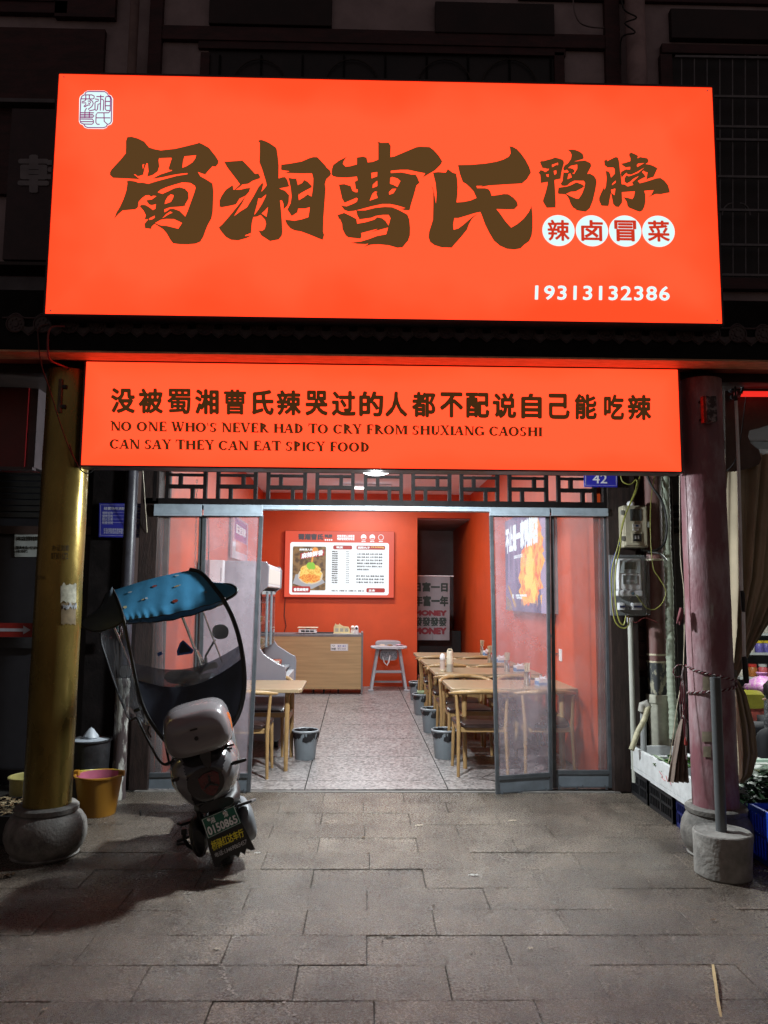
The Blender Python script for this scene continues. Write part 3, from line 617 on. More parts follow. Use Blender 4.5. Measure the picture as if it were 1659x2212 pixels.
# seal emblem
s_ = 180/1659; zf = lambda x, y, d=0: Fu(290+x*s_, 340+y*s_, YS-.004-d)
outl = [(560,205),(1170,205),(1280,260),(1335,350),(1430,390),(1495,500),(1480,1350),(1430,1450),(1300,1500),(1250,1580),(1130,1620),(560,1610),(440,1570),(370,1470),(280,1440),(235,1340),(250,500),(290,400),(400,330),(450,260)]
me = outline_mesh('seal_plate', [outl], lambda x, y, z: zf(x, y)); me.materials.append(M_WLED); seal = link('seal_plate', me, sg)
sm = MB(); fz = lambda x, y, d=0: zf(x, y, .002)
for P in [[(450,350),(500,260),(600,235),(1190,245),(1290,320),(1320,380),(1410,430),(1445,540),(1430,1350),(1370,1430),(1290,1450),(1170,1340),(1160,1040)], [(1290,1450),(1240,1540),(1130,1575),(560,1570),(470,1530),(410,1440),(300,1390),(275,1280),(305,520),(350,410),(440,365)],
          [(450,365),(720,365),(800,410),(795,490),(740,515),(310,510)], [(490,365),(490,520)], [(622,365),(622,520)], [(500,520),(450,590),(360,610),(345,660),(500,660),(490,720),(420,790),(450,810),(560,740),(655,735)],
          [(640,540),(740,600),(765,690),(710,800),(580,890),(640,945),(780,920),(830,880),(830,650),(870,610),(950,590),(960,530),(830,515)], [(560,595),(630,590),(670,640),(630,690),(575,660)],
          [(880,425),(1160,430)], [(1040,360),(1025,945)], [(1050,520),(1120,530),(1155,600),(1135,945)], [(1015,690),(940,710),(920,900),(870,945),(830,900)],
          [(1220,450),(1290,415),(1380,440),(1400,520),(1390,960),(1330,1025),(920,1025),(870,1090),(860,1380),(910,1445),(1000,1450)], [(1215,460),(1205,880),(1250,940),(1370,940)], [(1220,605),(1390,605)], [(1225,765),(1385,765)],
          [(300,1020),(790,1025)], [(290,1085),(740,1085),(790,1140),(740,1205),(285,1200)], [(290,1145),(750,1145)], [(520,850),(460,950),(455,1200)], [(622,980),(618,1200)],
          [(290,1255),(730,1260),(770,1310),(770,1400),(720,1445),(410,1440)], [(290,1350),(760,1352)], [(870,1210),(1395,1212)]]:
    stroke(sm, P, 36, fz)
sm.build('seal_line', M_PURP, seal)

# ================================================================ lower sign
Y2 = 4.86; X2L, X2R, Z2B, Z2T = -1.838, 2.029, 2.426, 3.104
s2 = thing('slogan_sign', 'long glowing orange slogan board hung between the two columns', 'sign')
MB().bx(X2L, X2R, Y2, Y2+.02, Z2B, Z2T).build('light_panel', lightbox('lower orange light panel', (2.4,.100,.027), (2.6,.120,.038), X2L, X2R, Z2B, Z2T, .09), s2)
fr = MB(); t_ = .012
fr.bx(X2L-t_, X2R+t_, Y2-.006, Y2+.13, Z2T+.001, Z2T+t_).bx(X2L-t_, X2R+t_, Y2-.006, Y2+.13, Z2B-t_, Z2B-.001)
fr.bx(X2L-t_, X2L-.001, Y2-.006, Y2+.13, Z2B, Z2T).bx(X2R+.001, X2R+t_, Y2-.006, Y2+.13, Z2B, Z2T).bx(X2L, X2R, Y2+.11, Y2+.13, Z2B, Z2T)
fr.build('case', mat('grey brown sign case', (0.10,0.075,0.07), rough=.45, var=.2, scale=8), s2)
line = '没被蜀湘曹氏辣哭过的人都不配说自己能吃辣'
f0 = [(441,1551),(2523,1578)]; f1 = [(440,1653),(2521,1682)]
nC = len(line)
xs_ = [(443,541),(554,653),(668,763),(779,876),(895,985),(1007,1096),(1106,1205),(1221,1312),(1326,1424),(1436,1534),(1540,1630),(1647,1743),(1759,1853),(1862,1958),(1970,2066),(2084,2168),(2194,2280),(2298,2388),(2415,2497),(2510,2606)]
for i, c in enumerate(line):
    a, b = xs_[i]; yb = 1653 + (a-443)/2163*29; yt = 1551 + (a-443)/2163*28
    YY = Y2-.004
    put_text('character', c, M_INK2, s2, bil(Fu(a, yb, YY), Fu(b, yb+1, YY), Fu(b, yt+1, YY), Fu(a, yt, YY)), bold=.030 if c in '蜀曹' else .042)
# a bold serif face drawn stroke by stroke
def serif_glyph(ch):
    T, t = .27, .135                                  # stem and hairline
    P = []
    def S(x, y0=0, y1=1, ser='bt', wd=T):
        P.append([(x, y0), (x+wd, y0), (x+wd, y1), (x, y1)])
        if 'b' in ser: P.append([(x-.09, y0), (x+wd+.09, y0), (x+wd+.02, y0+.06), (x-.02, y0+.06)])
        if 't' in ser: P.append([(x-.02, y1-.06), (x+wd+.02, y1-.06), (x+wd+.09, y1), (x-.09, y1)])
    def H(x0, x1, y, h=t): P.append([(x0, y), (x1, y), (x1, y+h), (x0, y+h)])
    def D(x0, y0, x1, y1, wd): P.append([(x0, y0), (x0+wd, y0), (x1+wd, y1), (x1, y1)])
    def arc(cx, cy, rx, ry, a0, a1, wv=T, wh=t, n=14):
        for i in range(n):
            q = []
            for k, a in ((0, a0+(a1-a0)*i/n), (1, a0+(a1-a0)*(i+1)/n)):
                a = math.radians(a); c, s = math.cos(a), math.sin(a)
                q.append(((cx+rx*c, cy+ry*s), (cx+(rx-wv)*c, cy+(ry-wh)*s)))
            P.append([q[0][0], q[1][0], q[1][1], q[0][1]])
    W_ = .8
    if ch == 'A': D(.0+.03, 0, .38, 1, .11); D(.58, 0, .33, 1, .25); H(.18, .62, .3); H(-.04, .2, 0); H(.50, .86, 0); W_ = .84
    elif ch == 'C': arc(.46, .5, .46, .52, 40, 320); D(.72, .72, .72, .95, .09); W_ = .84
    elif ch == 'D': S(.1); arc(.30, .5, .52, .5, -90, 90); H(.1, .32, .945); H(.1, .32, 0); W_ = .86
    elif ch == 'E': S(.1); H(.2, .66, .945); H(.2, .68, 0); H(.2, .52, .48); D(.62, .78, .62, 1, .09); D(.65, 0, .65, .24, .09); D(.5, .38, .5, .62, .08); W_ = .74
    elif ch == 'F': S(.1); H(.2, .64, .945); H(.2, .5, .47); D(.6, .76, .6, 1, .09); D(.48, .36, .48, .62, .08); W_ = .68
    elif ch == 'G': arc(.46, .5, .46, .52, 40, 300); S(.62, .05, .42, 't'); D(.72, .72, .72, .95, .09); W_ = .9
    elif ch == 'H': S(.1); S(.66); H(.2, .7, .48); W_ = .94
    elif ch == 'I': S(.1); W_ = .38
    elif ch == 'M': S(.1, wd=.13); D(.15, 1, .47, .05, .22) ; D(.52, .05, .78, 1, .11); S(.84); H(.02, .25, .945); W_ = 1.12
    elif ch == 'N': S(.12, wd=.13); D(.12, 1, .62, 0, .25); S(.74, wd=.13); H(.02, .25, .945); W_ = .9
    elif ch == 'O': arc(.48, .5, .48, .52, 0, 360, n=24); W_ = .97
    elif ch == 'P': S(.1); arc(.32, .72, .34, .28, -90, 90); H(.1, .34, .945); H(.1, .34, .44); W_ = .70
    elif ch == 'R': S(.1); arc(.32, .74, .33, .26, -90, 90); H(.1, .34, .945); H(.1, .34, .48); D(.66, 0, .3, .5, .25); H(.64, .9, 0); W_ = .84
    elif ch == 'S': arc(.32, .75, .28, .27, 40, 270, wv=.22, wh=.13); arc(.32, .25, .30, .27, -140, 90, wv=.22, wh=.13); D(.52, .72, .52, .96, .09); D(.05, .04, .05, .28, .09); W_ = .64
    elif ch == 'T': S(.32, ser='b'); H(.02, .79, .945); D(.0, .76, .02, 1, .09); D(.76, .76, .74, 1, .09); W_ = .80
    elif ch == 'U': S(.1, .32, 1, 't'); arc(.42, .34, .32, .36, 180, 360, wh=.09); S(.68, .3, 1, 't', .11); W_ = .86
    elif ch == 'V': D(.04+.28, 0, .04, 1, .24); D(.40, 0, .70, 1, .11); H(-.04, .3, .945); H(.6, .86, .945); W_ = .82
    elif ch == 'W': D(.25, 0, .04, 1, .23); D(.34, 0, .54, 1, .11); D(.68, 0, .46, 1, .23); D(.77, 0, 1.0, 1, .11); H(-.04, .28, .945); H(.42, .7, .945); H(.92, 1.14, .945); W_ = 1.12
    elif ch == 'X': D(.54, 0, .08, 1, .25); D(.06, 0, .62, 1, .11); H(-.02, .22, 0); H(.5, .82, 0); H(0, .34, .945); H(.55, .8, .945); W_ = .8
    elif ch == 'Y': S(.32, 0, .48, 'b'); D(.32, .46, .06, 1, .24); D(.42, .46, .64, 1, .11); H(-.03, .32, .945); H(.55, .82, .945); W_ = .78
    elif ch == "'": D(.06, .66, .02, 1, .09); W_ = .2
    elif ch == ' ': W_ = .34
    return P, W_
def serif_line(txt, fn, parent, name):
    mb = MB(); x = 0; items = []
    for c in txt:
        P, wd = serif_glyph(c); items.append((x, P)); x += wd+.045
    k = 0
    for x0, P in items:
        for q in P:
            a = sum(q[i][0]*q[(i+1) % 4][1]-q[(i+1) % 4][0]*q[i][1] for i in range(4))
            if a < 0: q = q[::-1]
            mb.add([fn((x0+px)/x, py, .0001*(k % 7)) for px, py in q], [(0,1,2,3)]); k += 1
    return mb.build(name, M_INK2, parent)
YY = Y2-.004
serif_line("NO ONE WHO'S NEVER HAD TO CRY FROM SHUXIANG CAOSHI", bil(Fu(441,1723,YY), Fu(2170,1746,YY), Fu(2170,1709,YY), Fu(441,1686,YY)), s2, 'english_lettering')
serif_line("CAN SAY THEY CAN EAT SPICY FOOD", bil(Fu(438,1795,YY), Fu(1480,1808,YY), Fu(1480,1771,YY), Fu(438,1757,YY)), s2, 'english_lettering')
# ================================================================ porch lamp
lp = thing('porch_lamp', 'round white dome lamp lit under the porch behind the slogan board', 'lamp', (A(812,1023,5.6).x, 5.6, 2.50))
MB().lathe([(.0,.0), (.06,.004), (.10,.018), (.12,.04), (.125,.06)], n=28).build('diffuser', emi('lamp white', (1,.98,1), 9.0), lp, smooth=60)
MB().lathe([(.13,.06), (.13,.085), (.02,.10), (.02,.56)], n=24).build('lamp_body', M_WHITE, lp, smooth=40)
ld = bpy.data.lights.new('porch_light', 'POINT'); ld.energy = 190; ld.color = (.90,.97,1.0); ld.shadow_soft_size = .05
lo = bpy.data.objects.new('porch_light', ld); COL.objects.link(lo); lo.parent = lp; lo.location = (0, 0, -.06)
la2 = bpy.data.lights.new('porch_disc_light', 'AREA'); la2.shape = 'DISK'; la2.size = .2; la2.energy = 90; la2.color = (.90,.97,1.0)
lo2 = bpy.data.objects.new('porch_disc_light', la2); COL.objects.link(lo2); lo2.parent = lp; lo2.location = (0, 0, -.02)
# ceiling lamps inside: the back one is seen, two added to light the room
ci = None
for i, (u, v) in enumerate([(.15, 8.2), (.15, 10.6), (.15, 12.8)]):
    t = thing('ceiling_lamp', ['added unseen ceiling lamp nearest the door', 'added unseen ceiling lamp over the middle tables', 'long white ceiling lamp above the counter'][i], 'lamp', W(u, v, HC-.06), IA, 'long ceiling lamps inside the shop')
    MB().bx(-.45, .45, -.05, .05, 0, .05).build('lamp_body', M_WHITE, t, bevel=.01)
    MB().bx(-.44, .44, -.045, .045, -.02, -.001).build('diffuser', emi('tube white', (.97,.97,1), 6.0), t)
    ad = bpy.data.lights.new('ceiling_light', 'AREA'); ad.shape = 'RECTANGLE'; ad.size = .88; ad.size_y = .09; ad.energy = 74; ad.color = (.84,.94,.97)
    ao = bpy.data.objects.new('ceiling_light', ad); COL.objects.link(ao); ao.parent = t; ao.location = (0, 0, -.03)
# ================================================================ columns
def column(x, m, label, r, br, wob=.01):
    c = thing('porch_column', label, 'column', (x, 4.98, 0), 0, 'round porch columns')
    prof = [(r, .28)] + [(r*(1+.004*math.sin(k*1.7)), .28+k*.14) for k in range(1, 20)] + [(r, 3.06)]
    MB().lathe(prof, n=48, wob=.006).build('shaft', m, c, smooth=50)
    pr = [(.0,0), (br*.80,0), (br*.84,.012), (br*.80,.02), (br*.93,.06), (br,.11), (br*1.01,.15), (br*.97,.20), (br*.86,.245), (r+.035,.262), (r+.045,.268), (r+.047,.295), (r+.035,.305), (r*.9,.306)]
    MB().lathe(pr, n=56, wob=wob).build('stone_base', M_STONE2, c, smooth=40)
    return c
M_GOLD = mat('worn gold paint', (0.27,0.195,0.052), rough=.27, metal=.7, var=.2, scale=4, bump=.10, bscale=14, stretch=(1,1,.5), rvar=.08, detail=10)
M_PINK = mat('faded pink red paint', (0.22,0.090,0.105), rough=.45, var=.3, scale=5, col2=(0.38,0.28,0.295), stretch=(1,1,.4), bump=.35, bscale=45, rvar=.14, detail=14, lo=.44, hi=.64)
cl = column(A(102,1740,4.98).x, M_GOLD, 'gold painted porch column left of the scooter on a round stone base', .142, .24)
cr = column(A(1546,1740,4.98).x, M_PINK, 'faded pink red porch column on the right with a rope and curtain tied to it', .140, .215)
# tape, stencilled phone number and torn paper on the gold column: thin patches wrapped round it
def wrap_patch(name, col, x0, y0, x1, y1, m, jag=0.0, seed=1, off=.0015):
    cx, cy = col.location.x, col.location.y; r = .1435+off
    def onc(x, y):
        d = ray(x, y); o_ = Vector((0,0,CAMZ))
        a = d.x**2+d.y**2; b = -2*(d.x*cx+d.y*cy); c_ = cx*cx+cy*cy-r*r; q = b*b-4*a*c_
        t = (-b-math.sqrt(max(q, 0)))/(2*a); return o_+d*t
    rn = random.Random(seed)
    jt = [rn.uniform(0, jag) for _ in range(13)]; jb = [rn.uniform(0, jag) for _ in range(13)]
    def fn(i, j):
        k = int(round(i*12)); ya = y0+jt[k]; yb = y1-jb[k]; return onc(x0+(x1-x0)*i, ya+(yb-ya)*(1-j)) - col.location
    return MB().grid(fn, 12, 6).build(name, m, col, smooth=60), onc
M_GREYTAPE = mat('silvery tape', (0.30,0.31,0.32), rough=.3, metal=.3, var=.4, scale=30, bump=.3)
wrap_patch('torn_tape', cl, 131, 1258, 165, 1306, mat('old paper scraps', (0.34,0.33,0.25), rough=.7, var=.4, scale=25), 8, 2)
wrap_patch('torn_tape', cl, 132, 1300, 164, 1351, mat('brown parcel tape', (0.16,0.12,0.07), rough=.35, var=.3, scale=20), 5, 3)
_, onc = wrap_patch('pink_paper', cl, 136, 1300, 166, 1318, M_GREYTAPE, 9, 5, .004)
def wrap_text(name, col, txt, x0, y0, x1, y1, m, bold=0.02):
    me = text_mesh(txt, 0, 0, 2); 
    _c = col; cx, cy = col.location.x, col.location.y; r = .146
    def onc(x, y):
        d = ray(x, y); a = d.x**2+d.y**2; b = -2*(d.x*cx+d.y*cy); c_ = cx*cx+cy*cy-r*r; q = b*b-4*a*c_
        return Vector((0,0,CAMZ))+d*((-b-math.sqrt(max(q,0)))/(2*a))
    fit(me, lambda s, t, z: onc(x0+(x1-x0)*s, y1+(y0-y1)*t)-col.location); me.materials.clear(); me.materials.append(m); return link(name, me, col)
M_STEN = mat('black stencil paint', (0.02,0.018,0.012), rough=.7)
wrap_text('stencil_print', cl, '07301672', 110, 1194, 147, 1208, M_STEN)
wrap_text('stencil_print', cl, '办证刻章', 112, 1177, 150, 1190, M_STEN)
wrap_text('stencil_print', cl, '口乃么', 79, 1243, 98, 1252, M_STEN)
for (a, b, c_, d_) in [(1520,1461,1546,1492), (1518,1580,1546,1603), (1521,1612,1538,1636)]:
    wrap_patch('brown_tape', cr, a-2, b, c_-2, d_, mat('olive tape square', (0.20,0.17,0.12), rough=.4, var=.2, scale=20), 1, 7)
wrap_patch('paint_scar', cr, 1535, 1300, 1541, 1340, mat('bare grey scar', (0.45,0.42,0.4), rough=.7), 14, 9)
# rusty box on the pink column
t = thing('rusty_box', 'small rusty metal box fixed high on the pink column', 'box', A(1533,885,4.80))
MB().bx(-.036, .036, -.03, .03, -.085, .085).build('box_body', mat('peeling rust', (0.05,0.035,0.035), rough=.7, col2=(.25,.22,.22,1), scale=26, lo=.48, hi=.6, bump=.5), t, bevel=.006)
MB().bx(-.049, -.0361, -.02, .02, -.088, .085).build('red_edge', mat('flaked red paint', (0.30,0.03,0.015), rough=.6, var=.6, scale=50), t)
for z in (-.06, .06): MB().bx(-.05, .048, .03, .05, z-.006, z+.006).build('strap', M_BLACKP, t)
t = thing('lamp_bracket', 'small worn bracket screwed high on the gold column', 'bracket', A(130,855,4.83))
MB().bx(-.012, .012, -.012, .012, -.11, .11).build('strip', mat('worn bracket', (0.12,0.10,0.06), rough=.6, var=.3, scale=20), t, bevel=.003)
for z in (-.07, .06): MB().bx(.012, .04, -.01, .01, z-.01, z+.01).build('clip', M_BLACKP, t)
# cables on the left
def cable(name, label, pts, r, m, cat='cable', group=None, n=6, sm=6):
    o = MB().tube(smooth_pts(pts, sm), r, n).build(name, m, None, smooth=60); return tag(o, label, cat, group)
M_BLKC = mat('black cable rubber', (0.012,0.011,0.011), rough=.5)
M_REDC = mat('dusty red cable', (0.10,0.03,0.025), rough=.6)
cable('hanging_cable', 'thin cable hanging in front of the gold column to the slogan board corner', [A(104,700,4.60), A(84,708,4.60), A(83,740,4.60), A(90,790,4.66), A(110,850,4.70), A(130,915,4.74), A(150,970,4.78), A(168,1005,4.84), A(176,1016,4.88)], .0035, M_REDC)
cable('beam_cable', 'red cable looping down from the eave beam above the gold column', [A(140,705,4.58), A(113,706,4.58), A(104,725,4.58), A(104,765,4.60), A(112,780,4.66), A(135,790,4.78), A(150,796,4.85)], .006, mat('red flex', (0.3,0.05,0.05), rough=.6))  # cable in a plain dull red
cable('corner_flex', 'black flex bunched under the left corner of the slogan board', [A(150,960,4.80), A(160,990,4.82), A(172,1012,4.86), A(184,1022,4.88), A(196,1020,4.9), A(203,1012,4.9)], .004, M_BLKC)

# ================================================================ posts, head rail, lattice
YD = 6.62
pl = thing('door_post', 'dark weathered wooden post at the left of the doorway', 'post', (0,0,0))
a = A(290,1400,6.56).x; b = A(331,1400,6.56).x
MB().bx(a, b-.004, 6.56, 6.75, 0, 3.0).build('post', M_DARKW, pl, bevel=.004)
pr_ = thing('door_post', 'dark brown wooden post between the doorway and the meter boxes', 'post', (0,0,0))
a = A(1318,1400,6.54).x+.01; b = A(1380,1400,6.54).x
MB().bx(a, b, 6.54, 6.75, 0, 3.0).build('post', M_DARKW, pr_, bevel=.004)
MB().bx(A(306,1400,6.8).x, A(356,1400,6.8).x, 6.78, 6.83, 0, 2.7).build('inner_jamb', M_DARKW, pl); MB().bx(A(1290,1400,6.8).x, A(1330,1400,6.8).x, 6.78, 6.83, 0, 2.7).build('inner_jamb', M_DARKW, pr_)
la = thing('lattice_frieze', 'black wooden lattice panel above the sliding doors', 'lattice')
YL = 6.56
def lz(x, y): return A(x*K, y*K, YL)
zt, zm, zb = lz(1536,1901).z, lz(1536,1953).z, lz(1536,2003).z
xf = lambda x: lz(x, 1950).x
th, w_ = .05, .032
XA, XB = xf(668), xf(2420)
def hb(x0, x1, z, wd=w_): MB().bx(x0, x1, YL, YL+th-.004, z-wd/2, z+wd/2).build('bar', M_BLACKW, la)
def vb(x, z0, z1, wd=.03): MB().bx(x-wd/2, x+wd/2, YL-.002, YL+th, z0, z1).build('bar', M_BLACKW, la)
hb(XA-.2, XB+.2, zt+.035, .03); hb(XA-.2, XB+.2, zb-.02, .05)
fulls = [668,819,871,1021,1072,1219,1268,1411,1462,1605,1653,1799,1847,1991,2040,2187,2236,2380]
for x in fulls: vb(xf(x), zb+.006, zt+.02)
for i in range(0, 18, 2):
    a, b = xf(fulls[i]), xf(fulls[i+1]); odd = (i//2) % 2
    hb(a, b, zm + (.004 if i % 4 else 0))
    p, q = a+(b-a)*.34, a+(b-a)*.67
    if odd: p, q = q, p
    vb(p, zm, zt); vb(q, zb, zm)
    hb(a, b, zt-.012, .02)
for x in (620, 2420): vb(xf(x), zb-.02, zt+.02, .03)
MB().bx(xf(624), xf(664), YL+.01, YL+.014, zb, zt).build('pane', M_GLASS, la)
# door head rail in two steps
hr = thing('door_head_rail', 'pale blue grey aluminium rail above the plastic doors', 'rail')
xa, xb = A(333,1105,YD).x, A(1311,1105,YD).x
z1 = A(820,1088,YD-.03).z; z0 = A(820,1103,YD-.03).z
MB().bx(xa, xb, YD-.05, YD+.06, z0, z1).build('rail', M_ALU, hr, bevel=.002)
MB().bx(xa, xb, YD-.06, YD-.051, z0+.022, z0+.026).build('lip', M_ALU, hr)
def headbox(x0, x1, nm):
    zb_ = A(x0, 1114, YD-.09).z
    X0, X1 = A(x0, 1100, YD-.09).x, A(x1, 1100, YD-.09).x
    MB().bx(X0, X1, YD-.10, YD-.055, zb_, z0+.03).build('door_header', M_ALU, hr, bevel=.002)
    MB().bx(X0, X1, YD-.104, YD-.1001, zb_+.02, zb_+.026).build('lip', M_ALU, hr)
for x0, x1 in ((333,436), (440,567), (1058,1187), (1191,1313)): headbox(x0, x1, '')
# four hanging plastic door leaves
def leaf(label, tl, tr, bl, br, Ytl, Ytr, Ybl, Ybr, m, kick=True):
    """corners given in the picture with their distances"""
    d = thing('door_leaf', label, 'door', (0,0,0), 0, 'clear plastic door leaves in aluminium frames')
    P = [A(*tl, Ytl), A(*tr, Ytr), A(*br, Ybr), A(*bl, Ybl)]
    fn = bil(P[3], P[2], P[1], P[0]); Wd = (P[2]-P[3]).length; Hh = (P[0]-P[3]).length
    s = .030/Wd; e = .02
    def box(name, s0, s1, t0, t1, mm, dd=0.0, tt=e): return rect(MB(), fn, s0, s1, t0, t1, dd-tt/2, tt).build(name, mm, d, bevel=.002)
    box('stile', 0, s, 0, 1, M_ALUD); box('stile', 1-s, 1, 0, 1, M_ALUD)
    box('top_rail', s, 1-s, 1-.02/Hh, 1, M_ALUD)
    k = .125/Hh
    box('bottom_rail', s, 1-s, k, k+.022/Hh, M_ALUD)
    kp = box('kick_panel', s, 1-s, .012/Hh, k, mat('grey kick panel', (0.14,0.165,0.19), rough=.42, var=.15, scale=8), 0, .012)
    rect(MB(), fn, s, 1-s, .004/Hh, .014/Hh, -.011, .022).build('lip', M_ALUD, kp); rect(MB(), fn, s, 1-s, k-.012/Hh, k, .007, .006).build('lip', M_ALUD, kp)
    rv = MB()
    for q in (.12, .5, .88):
        c = fn(q, .02/Hh*1.0, .009); rv.lathe([(.006,0), (.004,.003), (0,.004)], n=6, M=Matrix.Translation(c) @ Matrix.Rotation(math.pi/2, 4, 'X'))
    for q in (.1, .4, .9): 
        c = fn(q, 0, .012); rv.bx(c.x-.008, c.x+.008, c.y-.006, c.y+.004, c.z-.012, c.z+.012)
    rv.build('rivet', M_ALUD, kp)
    # the film is slightly slack and rippled
    rn = random.Random(hash(label) & 255); ph = rn.uniform(0, 6)
    pn = MB().grid(lambda i, j: fn(s+(1-2*s)*i, k+.02/Hh+(1-k-.04/Hh)*j, .004*math.sin(i*9+ph)*math.sin(j*3.1)+.002*math.sin(i*23+j*5+ph)), 18, 30).build('pane', m, d, smooth=80)
    return d
leaf('leftmost clear plastic door leaf behind the scooter windshield', (333,1113), (438,1113), (307,1709), (421,1707), 6.62, 6.62, 6.62, 6.60, M_FILM)
leaf('frosted plastic door leaf standing left of the open doorway', (438,1113), (569,1112), (424,1707), (541,1711), 6.61, 6.56, 6.58, 6.50, M_FILMD)
leaf('frosted plastic door leaf standing right of the open doorway', (1057,1112), (1186,1113), (1071,1716), (1193,1707), 6.56, 6.62, 6.47, 6.60, M_FILMD)
leaf('rightmost clear plastic door leaf beside the dark wooden post', (1189,1113), (1311,1113), (1194,1702), (1322,1702), 6.64, 6.62, 6.64, 6.62, M_FILM)
# bundled slack plastic strips at the outer edges
def strip_bundle(label, x0, x1, y0, y1, Y, seed):
    rn = random.Random(seed); ph = [rn.uniform(0, 6) for _ in range(4)]
    f = bil(A(x0, y1, Y), A(x1, y1, Y), A(x1, y0, Y), A(x0, y0, Y))
    o = MB().grid(lambda i, j: f(i, j, .018*math.sin(i*19+ph[0]+.5*math.sin(j*3+ph[1]))+.006*math.sin(i*45+j*2)), 40, 24).build('plastic_strip', film('gathered plastic', tint=(.62,.62,.60), haze=.12, gloss=.22, rough=.08, scale=3, bump=.3), None, smooth=80)
    return tag(o, label, 'strip')
strip_bundle('gathered plastic strip at the left edge of the left door', 338, 352, 1120, 1700, 6.67, 3)
strip_bundle('gathered plastic strip at the right edge of the right door', 1292, 1310, 1120, 1690, 6.67, 5)

# ================================================================ left pipes and notices
pp = thing('drain_pipe', 'dark drain pipe with peeled white foot beside the blue notice', 'pipe', (A(269,1400,6.30).x, 6.30, 0))
MB().lathe([(.050,.88), (.050,3.06)], n=20).build('upper_pipe', mat('dark grey pipe paint', (0.035,0.035,0.045), rough=.38, var=.3, scale=8), pp, smooth=40)
MB().lathe([(.0,0), (.058,0), (.058,.05), (.054,.06), (.053,.86), (.058,.87), (.058,.93), (.0505,.94)], n=20).build('lower_pipe', mat('peeled pipe paint', (0.05,0.035,0.035), rough=.6, col2=(.42,.42,.38,1), scale=3.3, stretch=(3,3,.8), lo=.50, hi=.56, detail=12, bump=.3), pp, smooth=40)
MB().lathe([(.054,1.55), (.058,1.56), (.058,1.60), (.054,1.61)], n=20).build('collar', M_BLACKP, pp, smooth=40)
nb = thing('blue_notice', 'dark blue metal notice plate with white lines behind the drain pipe', 'notice', (0,0,0))
f = bil(A(214,1160,6.64), A(317,1162,6.64), A(318,1088,6.64), A(215,1087,6.64))
MB().add([f(0,0), f(1,0), f(1,1), f(0,1), f(0,0,.006), f(1,0,.006), f(1,1,.006), f(0,1,.006)], [(4,5,6,7), (0,1,5,4), (1,2,6,5), (2,3,7,6), (3,0,4,7)]).build('plate', mat('deep blue enamel', (0.02,0.025,0.26), rough=.35, var=.1), nb)
M_WPR = mat('white print', (0.55,0.56,0.6), rough=.5)
mb = MB(); stroke(mb, [(.03,.05), (.97,.05), (.97,.95), (.03,.95)], .008, f, .008, True)
for y in (.73, .63, .53, .43): rect(mb, f, .06, .94, y, y+.006, .008)
mb.build('border_line', M_WPR, nb)
put_text('lettering', '经营场所消防安全明白卡', M_WPR, nb, lambda s, t, d=0: f(.1+.82*s, .80+.09*t, .008), bold=.02)
put_text('lettering', '场所名称\n建筑层数\n防火负责\n检查日期', M_WPR, nb, lambda s, t, d=0: f(.07+.22*s, .38+.37*t, .008))
put_text('lettering', '200平方米\n共2层\n2023年12月22日\n香源路42号', M_WPR, nb, lambda s, t, d=0: f(.60+.32*s, .38+.37*t, .008))
put_text('lettering', '应急疏散通道保持畅通不得堵塞消防设施\n不得违规用火用电用气严禁存放易燃物品\n发现火情及时拨打电话报警并组织疏散', M_WPR, nb, lambda s, t, d=0: f(.1+.8*s, .1+.16*t, .008))
MB().tube(sagging(A(308,1005,6.4), A(318,1150,6.55), .0, 4), .003, 5).build('string', M_CREAM, nb)
sg2 = thing('teal_sticker', 'small teal sticker on the wall behind the scooter mirror', 'sticker')
f = bil(A(253,1366,6.54), A(283,1366,6.54), A(283,1345,6.54), A(253,1345,6.54))
MB().add([f(0,0), f(1,0), f(1,1), f(0,1), f(0,0,.002), f(1,0,.002), f(1,1,.002), f(0,1,.002)], [(4,5,6,7), (3,2,1,0), (0,1,5,4), (1,2,6,5), (2,3,7,6), (3,0,4,7)]).build('sheet', mat('teal vinyl', (0.02,0.17,0.15), rough=.5), sg2)
put_text('lettering', '通下水道', M_WPR, sg2, lambda s, t, d=0: f(.08+.84*s, .55+.3*t, .0035), bold=.02)
put_text('lettering', '186072', M_WPR, sg2, lambda s, t, d=0: f(.08+.84*s, .12+.3*t, .0035), bold=.02)
# neighbour on the left: dark fascia box, vents, doors, recruiting paper, red arrow strip
nbx = thing('neighbour_sign_box', 'unlit dark red sign box of the neighbouring shop at the left edge', 'sign')
a, b = A(0,1008,5.35), A(66,780,5.35)
MB().bx(-4.5, b.x, 5.35, 5.6, a.z, b.z).build('sign_box', mat('unlit red acrylic', (0.16,0.004,0.006), rough=.35, var=.1), nbx)
MB().bx(b.x+.001, b.x+.06, 5.37, 5.6, a.z+.001, b.z-.001).build('end_frame', mat('grey metal end', (0.075,0.06,0.065), rough=.5), nbx)
MB().bx(-4.5, b.x+.06, 5.34, 5.4, a.z-.02, a.z-.001).build('bottom_trim', MATS['grey metal end'], nbx)
wd = thing('dark_shop_door', 'dark grey closed shop front at the left with a paper notice', 'door')
MB().bx(-5, A(85,1300,6.80).x, 6.80, 6.84, .12, 2.1).build('door_panel', mat('charcoal door', (0.018,0.018,0.022), rough=.45, var=.12), wd)
MB().bx(-5, -2.43, 6.76, 6.848, 0, .118).build('door_sill', M_BLACKW, wd)
for i in range(9):
    z = 2.28+i*.055; MB().bx(-5, A(92,1300,6.8).x, 6.80, 6.83, z, z+.042).build('shutter_slat', mat('dark slat metal', (0.035,0.035,0.033), rough=.5, metal=.3), wd)
MB().bx(-5, -2.43, 6.77, 6.845, 2.13, 2.2).build('door_head', mat('brown head', (0.05,0.03,0.025), rough=.5), wd)
